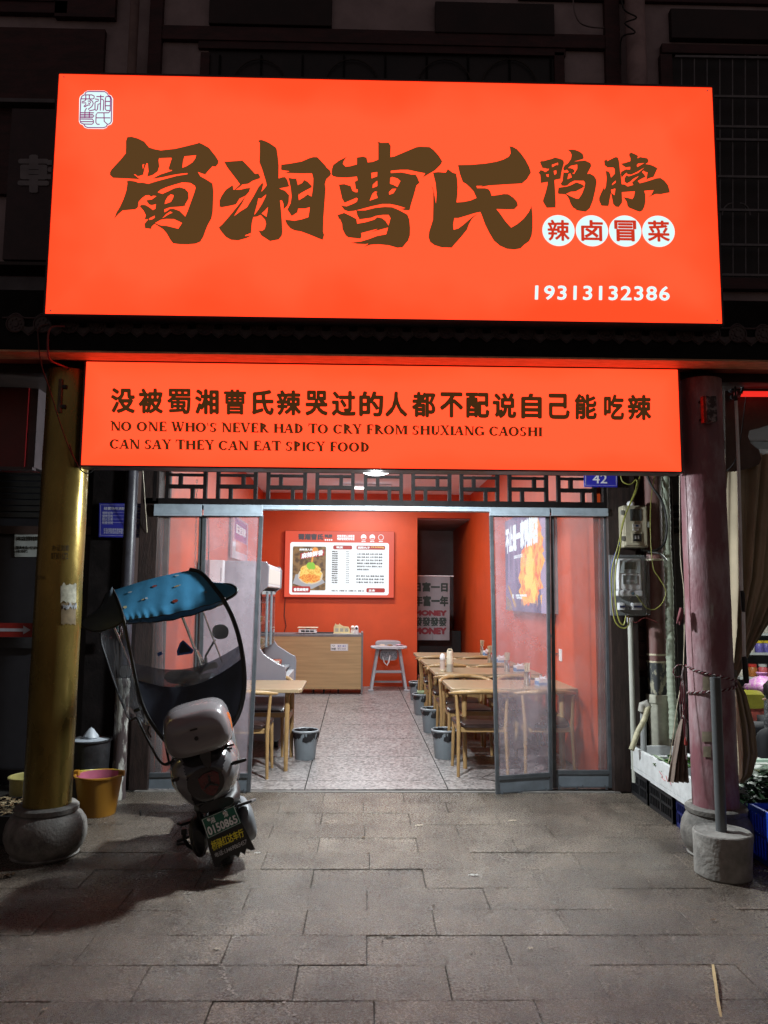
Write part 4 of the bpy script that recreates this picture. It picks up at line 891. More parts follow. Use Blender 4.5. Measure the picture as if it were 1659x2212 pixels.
pa = thing('paper_notice', 'white paper recruiting notice with black writing on the dark door', 'notice')
f = bil(A(32,1203,6.79), A(100,1203,6.79), A(100,1147,6.79), A(32,1147,6.79))
MB().grid(lambda i, j: f(i, j, .004+.003*math.sin(i*7+j*4)), 8, 8).build('sheet', mat('grey white paper', (0.36,0.38,0.36), rough=.8, var=.08, scale=10), pa, smooth=60)
put_text('lettering', '本店招聘服务员', M_STEN, pa, lambda s, t, d=0: f(.08+1.0*s, .62+.17*t, .012), bold=.05)
put_text('lettering', '联系电话:157 230 8816\n18153672', M_STEN, pa, lambda s, t, d=0: f(.06+.9*s, .16+.26*t, .012), bold=.05)
ar = thing('arrow_strip', 'red strip with a pale arrow pointing right at the left edge', 'sign')
f = bil(A(-60,1375,6.60), A(72,1376,6.60), A(73,1346,6.60), A(-60,1345,6.60))
MB().add([f(0,0), f(1,0), f(1,1), f(0,1), f(0,0,.03), f(1,0,.03), f(1,1,.03), f(0,1,.03)], [(4,5,6,7), (0,1,5,4), (1,2,6,5), (2,3,7,6), (3,0,4,7)]).build('strip', mat('deep red strip', (0.24,0.012,0.008), rough=.5), ar)
mb = MB(); rect(mb, f, .0, .9, .40, .62, .033); mb.add([f(.86,.2,.0335), f(.98,.51,.0335), f(.86,.82,.0335)], [(0,1,2)]); mb.build('arrow', mat('pale arrow', (0.38,0.36,0.4), rough=.6), ar)
MB().bx(-5, A(90,1380,6.74).x, 6.74, 6.795, A(50,1400,6.74).z, A(50,1378,6.74).z).build('ledge', mat('dark ledge', (0.03,0.03,0.033), rough=.5), wd)
# half-hidden character board of the upstairs neighbour
kb = thing('upstairs_board', 'dark unlit board with a dim white character behind the left end of the big sign', 'sign')
a, b = A(5,560,YU-.12), A(112,236,YU-.12)
MB().bx(a.x, b.x+.8, YU-.12, YU-.05, a.z, b.z).build('board', mat('maroon black board', (0.035,0.012,0.014), rough=.5, var=.3), kb)
put_text('character', '韩', mat('dull white letter', (0.22,0.20,0.21), rough=.6), kb, bil(A(38,416,YU-.126), A(180,418,YU-.126), A(180,334,YU-.126), A(38,334,YU-.126)), bold=.03)
# upper pipes
for nm, lab, x, r, c_ in (('rain_pipe', 'pinkish rain pipe left of the upper timber post', 289, .035, (0.20,0.13,0.12)), ('rain_pipe', 'pale pink rain pipe right of the upper timber post', 1372, .075, (0.36,0.25,0.25))):
    p = A(x, 100, YU-.1); o = MB().tube([(p.x, YU-.12, 3.5), (p.x, YU-.12, 7.4)], r, 14).build(nm, mat('pipe '+str(x), c_, rough=.6, var=.25, scale=6), None, smooth=50); tag(o, lab, 'pipe', 'upper rain pipes')
cable('upper_wire', 'black wire wrapped loosely round the upper right pipe', [A(1340,-20,5.3), A(1348,20,5.3), A(1375,38,5.3), A(1350,50,5.35), A(1372,70,5.3), A(1343,82,5.4), A(1340,140,5.5)], .006, M_BLKC)
cable('wall_wire', 'pale wire hanging in a loop on the upper plaster', [A(1238,-20,5.56), A(1240,20,5.56), A(1252,48,5.56), A(1275,58,5.56), A(1305,60,5.56)], .006, mat('grey wire', (0.2,0.16,0.16), rough=.6))

# ================================================================ right of the door: meters, pipes
M_CONC = mat('rough concrete', (0.25,0.24,0.22), rough=.9, var=.35, scale=7, bump=.7, bscale=45, detail=12)
def meter_back(t, w_, h_, d_, m): return MB().bx(-w_/2, w_/2, 0, d_, -h_/2, h_/2).build('back_plate', m, t, bevel=.01)
mp1 = A(1373, 1137, 6.42)
mt = thing('meter_box', 'cream metal meter box with a dark window and two hinges', 'meter box', mp1)
M_MB = mat('aged cream enamel', (0.40,0.37,0.27), rough=.5, var=.2, scale=9)
MB().bx(-.108, .108, .0, .12, -.18, .18).build('case', M_MB, mt, bevel=.012)
MB().bx(-.094, .094, -.012, -.0005, -.165, .165).build('lid', M_MB, mt, bevel=.006)
MB().bx(-.05, .05, -.018, -.0125, .045, .145).build('window', mat('dark grey window', (0.06,0.065,0.065), rough=.15), mt, bevel=.003)
MB().bx(-.042, .05, -.018, -.0125, -.14, -.05).build('window_frame', mat('cream rim', (0.42,0.38,0.28), rough=.5), mt, bevel=.003)
MB().bx(-.03, .04, -.021, -.0185, -.13, -.065).build('window', M_BLACKP, mt)
for x in (-.01, .012): MB().bx(x-.006, x+.006, -.024, -.0212, -.11, -.08).build('breaker_switch', M_WHITE, mt)
MB().bx(-.03, .035, -.0165, -.0125, -.012, .018).build('sticker', M_WHITE, mt); MB().bx(-.005, .02, -.0175, -.0167, -.004, .012).build('sticker_print', mat('blue print', (0.05,0.12,0.3)), mt)
MB().bx(-.03, .02, -.0165, -.0125, -.038, -.02).build('sticker', M_WHITE, mt)
for z in (.115, -.105): MB().bx(-.128, -.098, -.016, .0, z-.02, z+.02).build('hinge', mat('zinc', (.4,.4,.38), rough=.4, metal=.6), mt, bevel=.003)
MB().bx(.1, .118, -.012, .01, -.01, .04).build('latch', MATS['zinc'], mt, bevel=.003)
MB().lathe([(.0,.0), (.032,0), (.034,.02), (.022,.04), (.0,.045)], c=(-.02, .05, .18), n=14).build('cable_gland', M_WHITE, mt, smooth=50)
mp2 = A(1362, 1262, 6.40)
m2 = thing('clear_meter_box', 'clear plastic electricity meter box with a white meter and breakers', 'meter box', mp2)
MB().bx(-.155, .155, .07, .09, -.265, .25).build('back_plate', mat('grey back plate', (0.16,0.165,0.17), rough=.5), m2, bevel=.008)
c_ = MB()
fnx = lambda x, y, d: Vector((x, d, y))
MB().bx(-.150, .150, -.055, .069, -.26, .245).build('clear_cover', film('polycarbonate cover', tint=(.98,.99,.99), haze=.01, gloss=.03, rough=.05, scale=5, bump=.1), m2, bevel=.022, seg=3)
me_ = MB().bx(-.108, .092, -.015, .06, -.05, .215).build('meter', M_WHITE, m2, bevel=.012)
MB().bx(-.095, .08, -.022, -.0155, .09, .2).build('meter_face', mat('pale grey face', (.42,.46,.46), rough=.4), me_, bevel=.004)
MB().bx(-.055, .04, -.026, -.0225, .125, .185).build('display', mat('lcd grey', (.07,.08,.07), rough=.2), me_)
MB().bx(-.07, .05, -.022, -.0155, .0, .075).build('label_plate', mat('label grey', (.3,.33,.33), rough=.5), me_); MB().bx(-.045, .025, -.024, -.0222, .02, .035).build('bar_label', M_WPR, me_)
MB().bx(-.114, .098, -.022, .06, -.10, -.051).build('terminal_cover', M_WHITE, me_, bevel=.012)
MB().lathe([(.014,0), (.013,.003), (0,.004)], n=16, M=Matrix.Translation((.01, -.022, -.075)) @ Matrix.Rotation(math.pi/2, 4, 'X')).build('seal', mat('blue seal', (.03,.15,.25)), me_)
for x, w in ((-.075, .05), (.055, .075)):
    b_ = MB().bx(x-w/2, x+w/2, 0, .06, -.215, -.155).build('breaker', M_WHITE, m2, bevel=.003); MB().bx(x-w/2+.005, x+w/2-.005, -.01, -.0005, -.195, -.178).build('switch', mat('navy switch', (.02,.03,.12), rough=.4), b_)
# cables round the meters
M_YEL = mat('yellow green cable', (0.25,0.25,0.05), rough=.5); M_BLU = mat('blue cable', (0.02,0.04,0.35), rough=.5)
YM = 6.33
cable('yellow_cable', 'yellow cable running down the left side of the meter boxes', [A(1383,1022,6.45), A(1375,1060,6.4), A(1352,1110,6.36), A(1335,1180,YM), A(1322,1230,YM), A(1321,1290,YM), A(1328,1340,YM), A(1345,1357,YM), A(1357,1350,YM), A(1357,1332,YM)], .006, M_YEL, group='yellow cables by the meters')
cable('yellow_cable', 'second yellow cable from the ceiling loop, slightly inside the first', [A(1340,1022,6.45), A(1345,1040,6.42), A(1362,1046,6.42), A(1375,1036,6.42), A(1372,1060,6.4), A(1345,1130,6.36), A(1340,1180,YM-.01), A(1330,1230,YM-.01), A(1329,1290,YM-.01), A(1336,1336,YM-.01), A(1347,1350,YM-.01), A(1352,1330,YM-.01)], .006, M_YEL, group='yellow cables by the meters')
cable('yellow_cable', 'yellow cable looping out to the right below the clear meter box', [A(1415,1022,6.5), A(1405,1100,6.40), A(1409,1215,6.36), A(1425,1250,6.36), A(1438,1275,6.36), A(1432,1300,6.36), A(1415,1316,6.36), A(1398,1314,6.36), A(1385,1300,6.36), A(1375,1285,6.36)], .004, M_YEL, group='yellow cables by the meters')
cable('blue_cable', 'blue cable beside the yellow one left of the meters', [A(1340,1170,YM+.02), A(1320,1225,YM+.02), A(1319,1280,YM+.02), A(1324,1330,YM+.02)], .0045, M_BLU)
cable('black_cable', 'thick black cable bending down the right side of the cream meter box', [A(1395,1020,6.45), A(1408,1050,6.42), A(1428,1080,6.40), A(1438,1110,6.40), A(1440,1150,6.40), A(1432,1178,6.40), A(1412,1190,6.40), A(1385,1188,6.40)], .011, M_BLKC, n=8)
cable('grey_cable', 'grey cable entering the top right of the clear meter box', [A(1400,1192,6.40), A(1425,1196,6.40), A(1440,1210,6.42)], .008, mat('grey sheath', (.2,.2,.2), rough=.5))
cable('red_wire', 'thin dark red wire tail under the clear meter box', [A(1356,1330,6.4), A(1372,1345,6.4), A(1390,1335,6.38), A(1405,1338,6.38), A(1420,1345,6.38)], .004, mat('dull red wire', (.15,.02,.02), rough=.5))
# number plate 42
np_ = thing('house_number_plate', 'blue house number plate with a white 42', 'sign')
f = bil(A(1261,1052,6.50), A(1333,1053,6.50), A(1333,1020,6.50), A(1261,1019,6.50))
MB().add([f(0,0), f(1,0), f(1,1), f(0,1), f(0,0,.012), f(1,0,.012), f(1,1,.012), f(0,1,.012)], [(4,5,6,7), (3,2,1,0), (0,1,5,4), (1,2,6,5), (2,3,7,6), (3,0,4,7)]).build('plate', mat('number plate blue', (0.03,0.03,0.42), rough=.35), np_, bevel=.002)
put_text('lettering', '42', mat('number white', (.8,.8,.82), rough=.4), np_, lambda s, t, d=0: f(.25+.44*s, .24+.6*t, .0135), bold=.012)
mb = MB(); stroke(mb, [(.04,.95), (.04,.1), (.96,.1), (.96,.95)], .02, f, .0135); mb.build('border_line', M_WPR, np_)
# pipes
Mw = mat('greyish pvc', (0.42,0.43,0.38), rough=.5, var=.12, scale=5)
t = thing('thin_conduit', 'thin grey plastic conduit below the clear meter box', 'pipe')
MB().tube([A(1361,1337,6.42), A(1364,1450,6.42), A(1369,1620,6.42), (A(1371,1690,6.42))], .021, 12).build('tube', Mw, t, smooth=50)
MB().tube([A(1361,1334,6.42), A(1361,1344,6.42)], .026, 12).build('coupler', M_WHITE, t, smooth=40)
t = thing('rusty_stack_pipe', 'fat drain pipe painted rust red above and peeled white below', 'pipe', (A(1418,1400,6.62).x, 6.62, 0))
MB().lathe([(.082,1.07), (.082,3.06)], n=24).build('red_section', mat('rust red pipe paint', (0.16,0.05,0.04), rough=.55, var=.5, scale=6, col2=(.22,.13,.12,1), stretch=(2,2,.5), bump=.2), t, smooth=50)
MB().lathe([(.0825,.78), (.0825,1.069)], n=24).build('grey_section', mat('grey chipped pipe', (0.05,0.055,0.06), rough=.6, col2=(.4,.38,.28,1), scale=9, stretch=(2,2,1), lo=.52, hi=.6), t, smooth=50)
MB().lathe([(.088,.28), (.088,.72), (.10,.725), (.10,.79), (.088,.795)], n=24).build('white_section', mat('chipped white pipe', (0.45,0.44,0.36), rough=.6, var=.3, scale=6, bump=.2), t, smooth=40)
MB().lathe([(.088,0), (.088,.279)], n=24).build('foot_section', MATS['chipped white pipe'], t, smooth=50)
for z in (1.12, 1.06, 1.93): MB().lathe([(.084,z), (.086,z+.004), (.086,z+.012), (.084,z+.016)], n=24).build('tie', M_CREAM, t)
wp = MB(); rn = random.Random(4)
pts = [A(1437,1020,6.50)]+[A(1437+k*.95+rn.uniform(-1.5,1.5), 1020+k*32, 6.50) for k in range(1, 19)]
wp.tube(smooth_pts(pts, 8), [.034+.003*math.sin(i*1.9)+rn.uniform(-.0015,.0015) for i in range(18*8+1)], 12)
tag(wp.build('wrapped_hose', mat('green white wrapping tape', (0.34,0.40,0.30), rough=.6, var=.3, scale=4, stretch=(1,1,14), col2=(.42,.46,.37,1)), None, smooth=50), 'tall hose wrapped in greenish white tape beside the rusty pipe', 'hose')
t = thing('capped_elbow_pipe', 'old cream hose pulled out of a short grey pipe beside the foam boxes', 'pipe')
MB().tube([A(1389,1530,6.35), A(1391,1640,6.35)], .024, 12).build('tube', mat('grey stub pipe', (.25,.26,.26), rough=.5), t, smooth=50)
MB().tube([A(1386,1537,6.33), A(1388,1522,6.33), A(1396,1518,6.31), A(1400,1528,6.31)], .03, 12).build('elbow', mat('elbow grey', (.35,.34,.30), rough=.5, var=.3), t, smooth=50)
MB().tube([A(1401,1526,6.30), A(1392,1555,6.28), A(1378,1580,6.25), A(1364,1620,6.22)], .022, 10).build('hose_end', mat('dirty cream hose', (.40,.37,.24), rough=.6, var=.3, scale=20), t, smooth=50)
# slatted box behind pipes and dark door between
t = thing('slatted_panel', 'reddish slatted wooden panel between the pipes', 'panel')
for i in range(9):
    z = .98+i*.125
    MB().bx(A(1376,1500,6.75).x, A(1404,1500,6.75).x+.1, 6.74, 6.76, z, z+.117).build('plank', mat('reddish plank', (0.06,0.022,0.016), rough=.6, var=.4, scale=8, stretch=(1,1,6)), t, bevel=.003)
MB().bx(A(1376,1500,6.7).x, A(1397,1500,6.7).x, 6.69, 6.735, .2, .93).build('board', M_BLACKW, t, bevel=.003)
t = thing('side_door', 'narrow black framed side door behind the pink column', 'door')
x0, x1 = A(1443,1300,6.9).x, A(1490,1300,6.9).x+.25
MB().bx(x0, x1, 6.9, 6.95, 0, 2.75).build('door_panel', mat('blackish door', (0.03,0.028,0.028), rough=.5, var=.3, scale=5), t)
for xx in (A(1455,1300,6.87).x, A(1459,1300,6.87).x): MB().bx(xx, xx+.008, 6.87, 6.899, 0, 2.7).build('moulding', mat('greyish moulding', (.12,.11,.11), rough=.5), t)
for k in range(4): MB().bx(A(1453,1000,6.86).x, A(1470,1000,6.86).x+.05, 6.86, 6.898, 2.2+k*.07, 2.245+k*.07).build('louvre', M_BLACKW, t)
# ================================================================ scooter with rain canopy
PB = G(490, 1868); PB = Vector((PB.x, PB.y+.05, 0))
SC = thing('motor_scooter', 'grey motor scooter with green number plate and blue rain canopy leaning on its stand', 'scooter', PB)
YAWS, LEAN = R(10.5), R(-14.0)
LM = Matrix.Rotation(YAWS, 4, 'Z') @ Matrix.Rotation(LEAN, 4, 'Y')
def zz(x, y): return (x*.6631*K, (2200+y*.6631)*K)          # picture point in the left-hand close-up
def z7(x, y): return ((600+x*.3014)*K, (3000+y*.3014)*K)
def S(x, y, Y): return A(*zz(x, y), Y) - PB
def S7(x, y, Y): return A(*z7(x, y), Y) - PB
M_GREYG = mat('grey gloss lacquer', (0.17,0.17,0.175), rough=.17, var=.03, scale=3, coat=.8, spec=.6)
M_CASE = mat('grey case plastic', (0.20,0.185,0.19), rough=.24, var=.03, scale=3, coat=.5)
M_RUB = mat('tyre rubber', (0.016,0.016,0.017), rough=.8, var=.3, scale=30, bump=.4, bscale=60)
M_CHR = mat('chrome', (0.75,0.75,0.75), rough=.12, metal=1, var=.05)
def wheel(y, r, nm):
    T = LM @ Matrix.Translation((0, y, r)) @ Matrix.Rotation(math.pi/2, 4, 'Y')
    tw = .045
    tp = [(r-.055,-tw*.8), (r-.03,-tw), (r-.012,-tw*.8), (r,-tw*.35), (r,tw*.35), (r-.012,tw*.8), (r-.03,tw), (r-.055,tw*.8)]
    w_ = MB().lathe(tp+[tp[0]], n=36, M=T).build(nm, M_RUB, SC, smooth=50)
    MB().lathe([(0,-.05), (.06,-.05), (.07,-.035), (r-.056,-.03), (r-.056,.03), (.07,.035), (.06,.05), (0,.05)], n=28, M=T).build('rim', mat('dark alloy', (.12,.12,.13), rough=.35, metal=.6), w_, smooth=40)
    tr = MB()
    for k in range(30):
        a = 2*math.pi*k/30; B = T @ Matrix.Rotation(a, 4, 'Z') @ Matrix.Translation((r, 0, 0))
        tr.bx(-.004, .004, -.006, .006, -.028 if k % 2 else .004, -.004 if k % 2 else .028, B)
    tr.build('tread', M_RUB, w_)
wheel(0, .215, 'wheel'); wheel(1.16, .215, 'wheel')
# tail shell
MB().loft([(-.012,-.245,.54,.07,.06,2.3), (-.012,-.236,.54,.12,.10,2.5), (-.012,-.20,.545,.165,.145,2.6), (-.012,-.12,.555,.198,.172,2.7), (-.012,.05,.565,.212,.175,2.8), (-.01,.30,.57,.19,.145,2.8), (0,.55,.55,.14,.10,2.6), (0,.62,.54,.08,.06,2.4)], n=72, M=LM, lowtaper=.32, sub=8).build('tail_shell', M_GREYG, SC, smooth=70)
MB().loft([(.02,-.235,.405,.10,.03,2.6), (.02,-.15,.40,.135,.05,3), (.02,.05,.40,.14,.06,3), (.01,.35,.40,.12,.06,3)], n=24, M=LM).build('under_tray', M_BLACKP, SC, smooth=60)
ts = bpy.data.objects['tail_shell']; ts.data.materials.append(mat('dark reflection gloss', (.018,.018,.02), rough=.14, coat=.8))  # dark reflection on the tail, painted in as black gloss faces
LI = LM.inverted()
for pg_ in ts.data.polygons:
    q = LI @ pg_.center
    if q.y < -.09 and abs(q.x+.02-.25*(q.z-.55)) < .055+.30*(q.z-.43) and q.z > .435: pg_.material_index = 1
for P in [[(-.196,-.10,.60), (-.15,-.20,.575), (-.105,-.235,.565)], [(.175,-.10,.60), (.13,-.2,.575), (.085,-.235,.565)]]:
    MB().tube([LM @ Vector(v) for v in smooth_pts(P, 5)], .003, 5).build('panel_seam', M_BLACKP, SC)
# painted dark reflection and tail lamp
ins = MB()
def flatpoly(mb, pts, y, th=.01):
    vs = [LM @ Vector((a, y+th, b)) for a, b in pts] + [LM @ Vector((a, y, b)) for a, b in pts]; n = len(pts)
    mb.add(vs, [tuple(range(n)), tuple(reversed(range(n, 2*n)))] + [(i, (i+1) % n, (i+1) % n+n, i+n) for i in range(n)])
tl = MB(); flatpoly(tl, [(-.040,.575), (-.01,.592), (.035,.595), (.060,.575), (.055,.525), (.03,.485), (.012,.476), (-.008,.485), (-.035,.525)], -.262, .04)
tlo = tl.build('tail_lamp', mat('red lamp lens', (.085,.003,.005), rough=.1, var=.2, coat=1), SC, bevel=.008)
sp = MB()
for a in (90, 210, 330):
    c = Vector((.012, .540)); q = Vector((math.cos(R(a)), math.sin(R(a)))); p2 = c+q*.048; n_ = Vector((-q.y, q.x))*.008
    flatpoly(sp, [tuple(c+n_), tuple(c-n_), tuple(p2-n_*.5), tuple(p2+n_*.5)][::-1], -.2665, .004)
sp.build('lamp_spoke', M_BLACKP, tlo)
bd = MB(); flatpoly(bd, [(-.012+.098*math.cos(t), .545+.082*math.sin(t)) for t in [2*math.pi*k/28 for k in range(28)]], -.2505, .03); bd.build('reflection_disc', mat('dark reflection round lamp', (.018,.018,.02), rough=.14, coat=.8), SC, bevel=.008)  # black disc carries the painted dark reflection on round the lamp
bk = MB(); flatpoly(bk, [(-.006,.715), (.04,.715), (.045,.70), (.035,.645), (.02,.63), (.003,.645), (-.01,.70)], -.262, .05); bk.build('case_lock', mat('dark chrome', (.06,.06,.062), rough=.4, metal=.5), SC, bevel=.004)
for s, x in ((1, .155), (-1, -.115)):
    MB().loft([(x,-.20,.60,.010,.010,2), (x+.02*s,-.215,.603,.02,.012,2.5), (x+.065*s,-.20,.60,.018,.010,2.5), (x+.075*s,-.19,.6,.008,.005,2)], n=12, M=LM @ Matrix.Translation((0,0,0))).build('indicator', M_BLACKP, SC, smooth=60)
# seat, top case
MB().loft([(.01,-.05,.735,.10,.02,2.6), (.01,.05,.75,.15,.04,3), (.01,.30,.755,.15,.045,3), (.01,.55,.745,.10,.035,3)], n=24, M=LM).build('seat', M_LEATH, SC, smooth=60)
MB().tube([LM @ Vector(p) for p in [(-.14,.15,.72), (-.14,-.12,.735), (-.10,-.2,.74), (.14,-.2,.74), (.17,-.12,.735), (.17,.15,.72)]], .013, 8).build('rear_rack', M_BLACKP, SC, smooth=60)
tc = MB().loft([(0,-.335,.83,.09,.05,2.6), (0,-.325,.83,.145,.085,2.8), (0,-.29,.838,.178,.120,3.4), (0,-.20,.845,.196,.138,3.8), (0,-.05,.85,.200,.142,3.8), (0,.06,.85,.19,.13,3.6), (0,.12,.85,.15,.10,3), (0,.13,.85,.08,.06,2.6)], n=44, M=LM, toptaper=.10, lowtaper=0, sub=4).build('top_case', M_CASE, SC, smooth=70)
MB().loft([(0,-.285,.775,.168,.003,6), (0,-.20,.775,.190,.003,6), (0,.0,.775,.194,.003,6), (0,.08,.775,.17,.003,6)], n=40, M=LM).build('case_seam', M_BLACKP, tc, smooth=60)
MB().lathe([(.0,.004), (.009,.004), (.012,0), (.012,-.03), (0,-.03)], n=20, M=LM @ Matrix.Translation((-.005,-.337,.818)) @ Matrix.Rotation(math.pi/2, 4, 'X')).build('lock', M_BLACKP, tc, smooth=40)
MB().bx(-.02, .022, -.345, -.325, .868, .876, LM @ Matrix.Translation((-.01,0,0))).build('latch_slot', M_BLACKP, tc)
MB().loft([(.170,-.245,.84,.006,.05,2.4), (.190,-.20,.84,.010,.06,2.4), (.194,-.15,.84,.006,.045,2.4)], n=14, M=LM).build('side_reflector', mat('amber reflector', (.5,.12,.02), rough=.15), tc, smooth=60)
# straps tying the canopy to the rack
st = MB()
for P in [[(995,1150),(1010,1230),(1020,1285),(1060,1300)], [(1000,1290),(1040,1275),(1080,1262)], [(1345,1190),(1380,1180),(1410,1175)], [(1365,1195),(1385,1225),(1388,1262)], [(1350,1180),(1370,1200),(1400,1195)]]:
    st.tube([S(x, y, 4.72) for x, y in P], .007, 6)
st.build('tie_strap', M_BLACKP, SC, smooth=60)
# running gear seen under the tail
rg = MB()
rg.tube([LM @ Vector(p) for p in [(-.10,.0,.22), (-.085,.25,.24), (-.07,.45,.30)]], .03, 10).tube([LM @ Vector(p) for p in [(.10,0,.22), (.09,.25,.24), (.07,.45,.30)]], .025, 10)
rg.build('swing_arm', M_BLACKP, SC, smooth=60)
spg = [LM @ Vector((.125+.022*math.cos(t), -.03+.022*math.sin(t), .27+.13*t/(2*math.pi*7))) for t in [2*math.pi*7*i/112 for i in range(113)]]
MB().tube(spg, .004, 6).build('shock_spring', M_BLACKP, SC, smooth=60)
MB().tube([LM @ Vector(p) for p in [(.125,-.03,.22), (.125,-.03,.30)]], .018, 10).tube([LM @ Vector(p) for p in [(.125,-.03,.30), (.125,-.03,.45)]], .009, 8).build('shock_absorber', M_CHR, SC, smooth=50)
MB().tube([LM @ Vector(p) for p in [(-.10,-.03,.22), (-.10,-.03,.45)]], .02, 10).build('shock_absorber', M_BLACKP, SC, smooth=50)
MB().loft([(.155,-.14,.215,.03,.06,2.4), (.16,-.10,.21,.05,.10,2.6), (.155,.0,.21,.052,.115,2.6), (.14,.15,.23,.045,.09,2.6), (.12,.28,.25,.03,.05,2.4)], n=20, M=LM).build('motor_cover', mat('dusty grey cover', (.15,.16,.17), rough=.45, var=.25, scale=10), SC, smooth=60)
MB().loft([(-.13,-.12,.20,.03,.07,2.4), (-.14,-.05,.20,.045,.11,2.6), (-.13,.08,.2,.045,.11,2.6), (-.11,.2,.22,.03,.06,2.4)], n=20, M=LM).build('brake_drum', M_BLACKP, SC, smooth=60)
pg = MB().bar(S7(1175,735,4.78), S7(1380,665,4.74), .05, .016).build('footpeg', mat('footpeg alloy', (.3,.3,.31), rough=.35, metal=.6), SC, bevel=.004)
MB().bar(S7(380,990,4.78), S7(580,925,4.85), .05, .016).build('footpeg', M_BLACKP, SC, bevel=.004)
MB().tube([S7(455,1110,4.86), S7(450,1180,4.86), S7(500,1260,4.88), S7(580,1310,4.92)], .012, 8).tube([S7(350,1250,4.86), S7(480,1240,4.88)], .008, 8).build('side_stand', M_BLACKP, SC, smooth=60)
MB().bar(S7(410,1080,4.86), S7(490,1070,4.87), .05, .035).build('brake_pedal', M_BLACKP, SC, bevel=.006)
# side stand down to the ground on the left
MB().tube([LM @ Vector((-.11,.45,.26)), LM @ Vector((-.16,.42,.10)), Vector((-.40,.37,.006))], .011, 8).build('stand_leg', M_BLACKP, SC, smooth=50)
# plate bracket, mud flap, number plate
YP = PB.y - .27
flap = [(690,900), (1120,735), (1215,960), (1397,1318), (1350,1340), (1280,1308), (1258,1392), (1203,1350), (1178,1432), (1140,1400), (1040,1400), (945,1480), (925,1555), (860,1560), (780,1300)]
MB().prism(flap, lambda x, y, d: S7(x, y, YP+.012+d), .008).build('mud_flap', mat('black rubber flap', (.012,.012,.013), rough=.5), SC)
npl = MB().prism([(680,920), (1115,735), (1210,970), (770,1180)], lambda x, y, d: S7(x, y, YP-.004+d), .010).build('number_plate', mat('plate green', (.012,.13,.085), rough=.3), SC)
fp = bil(S7(770,1180,YP-.006), S7(1210,970,YP-.006), S7(1115,735,YP-.006), S7(680,920,YP-.006))
M_PLW = mat('plate white', (.85,.87,.86), rough=.3)
mb = MB(); stroke(mb, [(.02,.04), (.98,.04), (.98,.96), (.02,.96)], .022, fp, .0, True); mb.build('plate_border', M_PLW, npl)
put_text('plate_lettering', '0150865', M_PLW, npl, lambda s, t, d=0: fp(.06+.88*s, .10+.44*t, .001), bold=.035)
put_text('plate_lettering', '湘', M_PLW, npl, lambda s, t, d=0: fp(.22+.14*s, .60+.30*t, .001), bold=.02)
put_text('plate_lettering', '潭', M_PLW, npl, lambda s, t, d=0: fp(.62+.14*s, .60+.30*t, .001), bold=.02)
for q in (.2, .68):
    MB().lathe([(.012,0), (.010,.006), (0,.007)], n=8, M=Matrix.Translation(fp(q, .86, .001)) @ Matrix.Rotation(math.pi/2, 4, 'X')).build('plate_bolt', M_CHR, npl, smooth=40)
ff = bil(S7(835,1345,YP+.008), S7(1255,1145,YP+.008), S7(1225,1035,YP+.008), S7(800,1215,YP+.008))
put_text('flap_lettering', '桥驿红达车行', mat('yellow print', (.85,.72,.04), rough=.5), SC, lambda s, t, d=0: ff(s, t, .0), bold=.03)
ff2 = bil(S7(870,1430,YP+.008), S7(1290,1250,YP+.008), S7(1275,1170,YP+.008), S7(855,1370,YP+.008))
put_text('flap_lettering', '电话:13469065457', mat('grey print', (.6,.6,.6), rough=.5), SC, lambda s, t, d=0: ff2(s, t, .0), bold=.01)
# front end: floor board, leg shield, fork, handlebar
MB().loft([(0,.55,.34,.14,.05,3), (0,.85,.30,.15,.045,3), (0,1.0,.36,.15,.06,3)], n=20, M=LM).build('floor_board', M_BLACKP, SC, smooth=60)
MB().loft([(0,1.0,.52,.17,.24,3,.25), (0,1.06,.60,.18,.26,3,.25), (0,1.14,.60,.14,.20,2.6,.25)], n=26, M=LM).build('leg_shield', M_GREYG, SC, smooth=60)
MB().tube([LM @ Vector(p) for p in [(.0,1.02,.92), (.0,1.12,.55), (.06,1.16,.215)]], .02, 8).tube([LM @ Vector(p) for p in [(0,1.12,.55), (-.06,1.16,.215)]], .02, 8).build('fork', M_BLACKP, SC, smooth=50)
MB().tube([LM @ Vector(p) for p in [(-.30,.92,.97), (-.12,.98,1.0), (0,1.0,.98), (.12,.98,1.0), (.30,.92,.97)]], .017, 10).build('handlebar', M_BLACKP, SC, smooth=50)
MB().loft([(.0,.92,.99,.10,.03,2.6), (.0,.98,1.0,.13,.05,2.8), (0,1.06,.98,.10,.05,2.6)], n=20, M=LM).build('instrument_pod', M_BLACKP, SC, smooth=60)
# ---- canopy
CAN = bpy.data.objects.new('rain_canopy', None); COL.objects.link(CAN); CAN.parent = SC
M_BLUE = mat('blue nylon', (0.045,0.195,0.345), rough=.38, var=.10, scale=3, bump=.15, bscale=14, sheen=.3)
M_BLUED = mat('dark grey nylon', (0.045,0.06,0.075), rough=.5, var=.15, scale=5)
M_BIND = mat('black binding tape', (.012,.012,.014), rough=.55, var=.2)
Rb = [(1145,122,5.62),(1200,134,5.58),(1250,175,5.48),(1300,238,5.36),(1350,305,5.22),(1400,400,5.16),(1440,520,5.14),(1465,650,5.12),(1475,780,5.10),(1465,900,5.07),(1435,1000,5.04),(1385,1080,5.02)]
Lb = [(680,245,5.62),(700,285,5.50),(718,330,5.38),(735,380,5.28),(748,425,5.22),(770,540,5.20),(800,680,5.18),(835,850,5.14),(880,980,5.10),(940,1080,5.07),(1000,1155,5.04),(1030,1185,5.03)]
RB = smooth_pts([S(*p) for p in Rb], 5); LB = smooth_pts([S(*p) for p in Lb], 5)
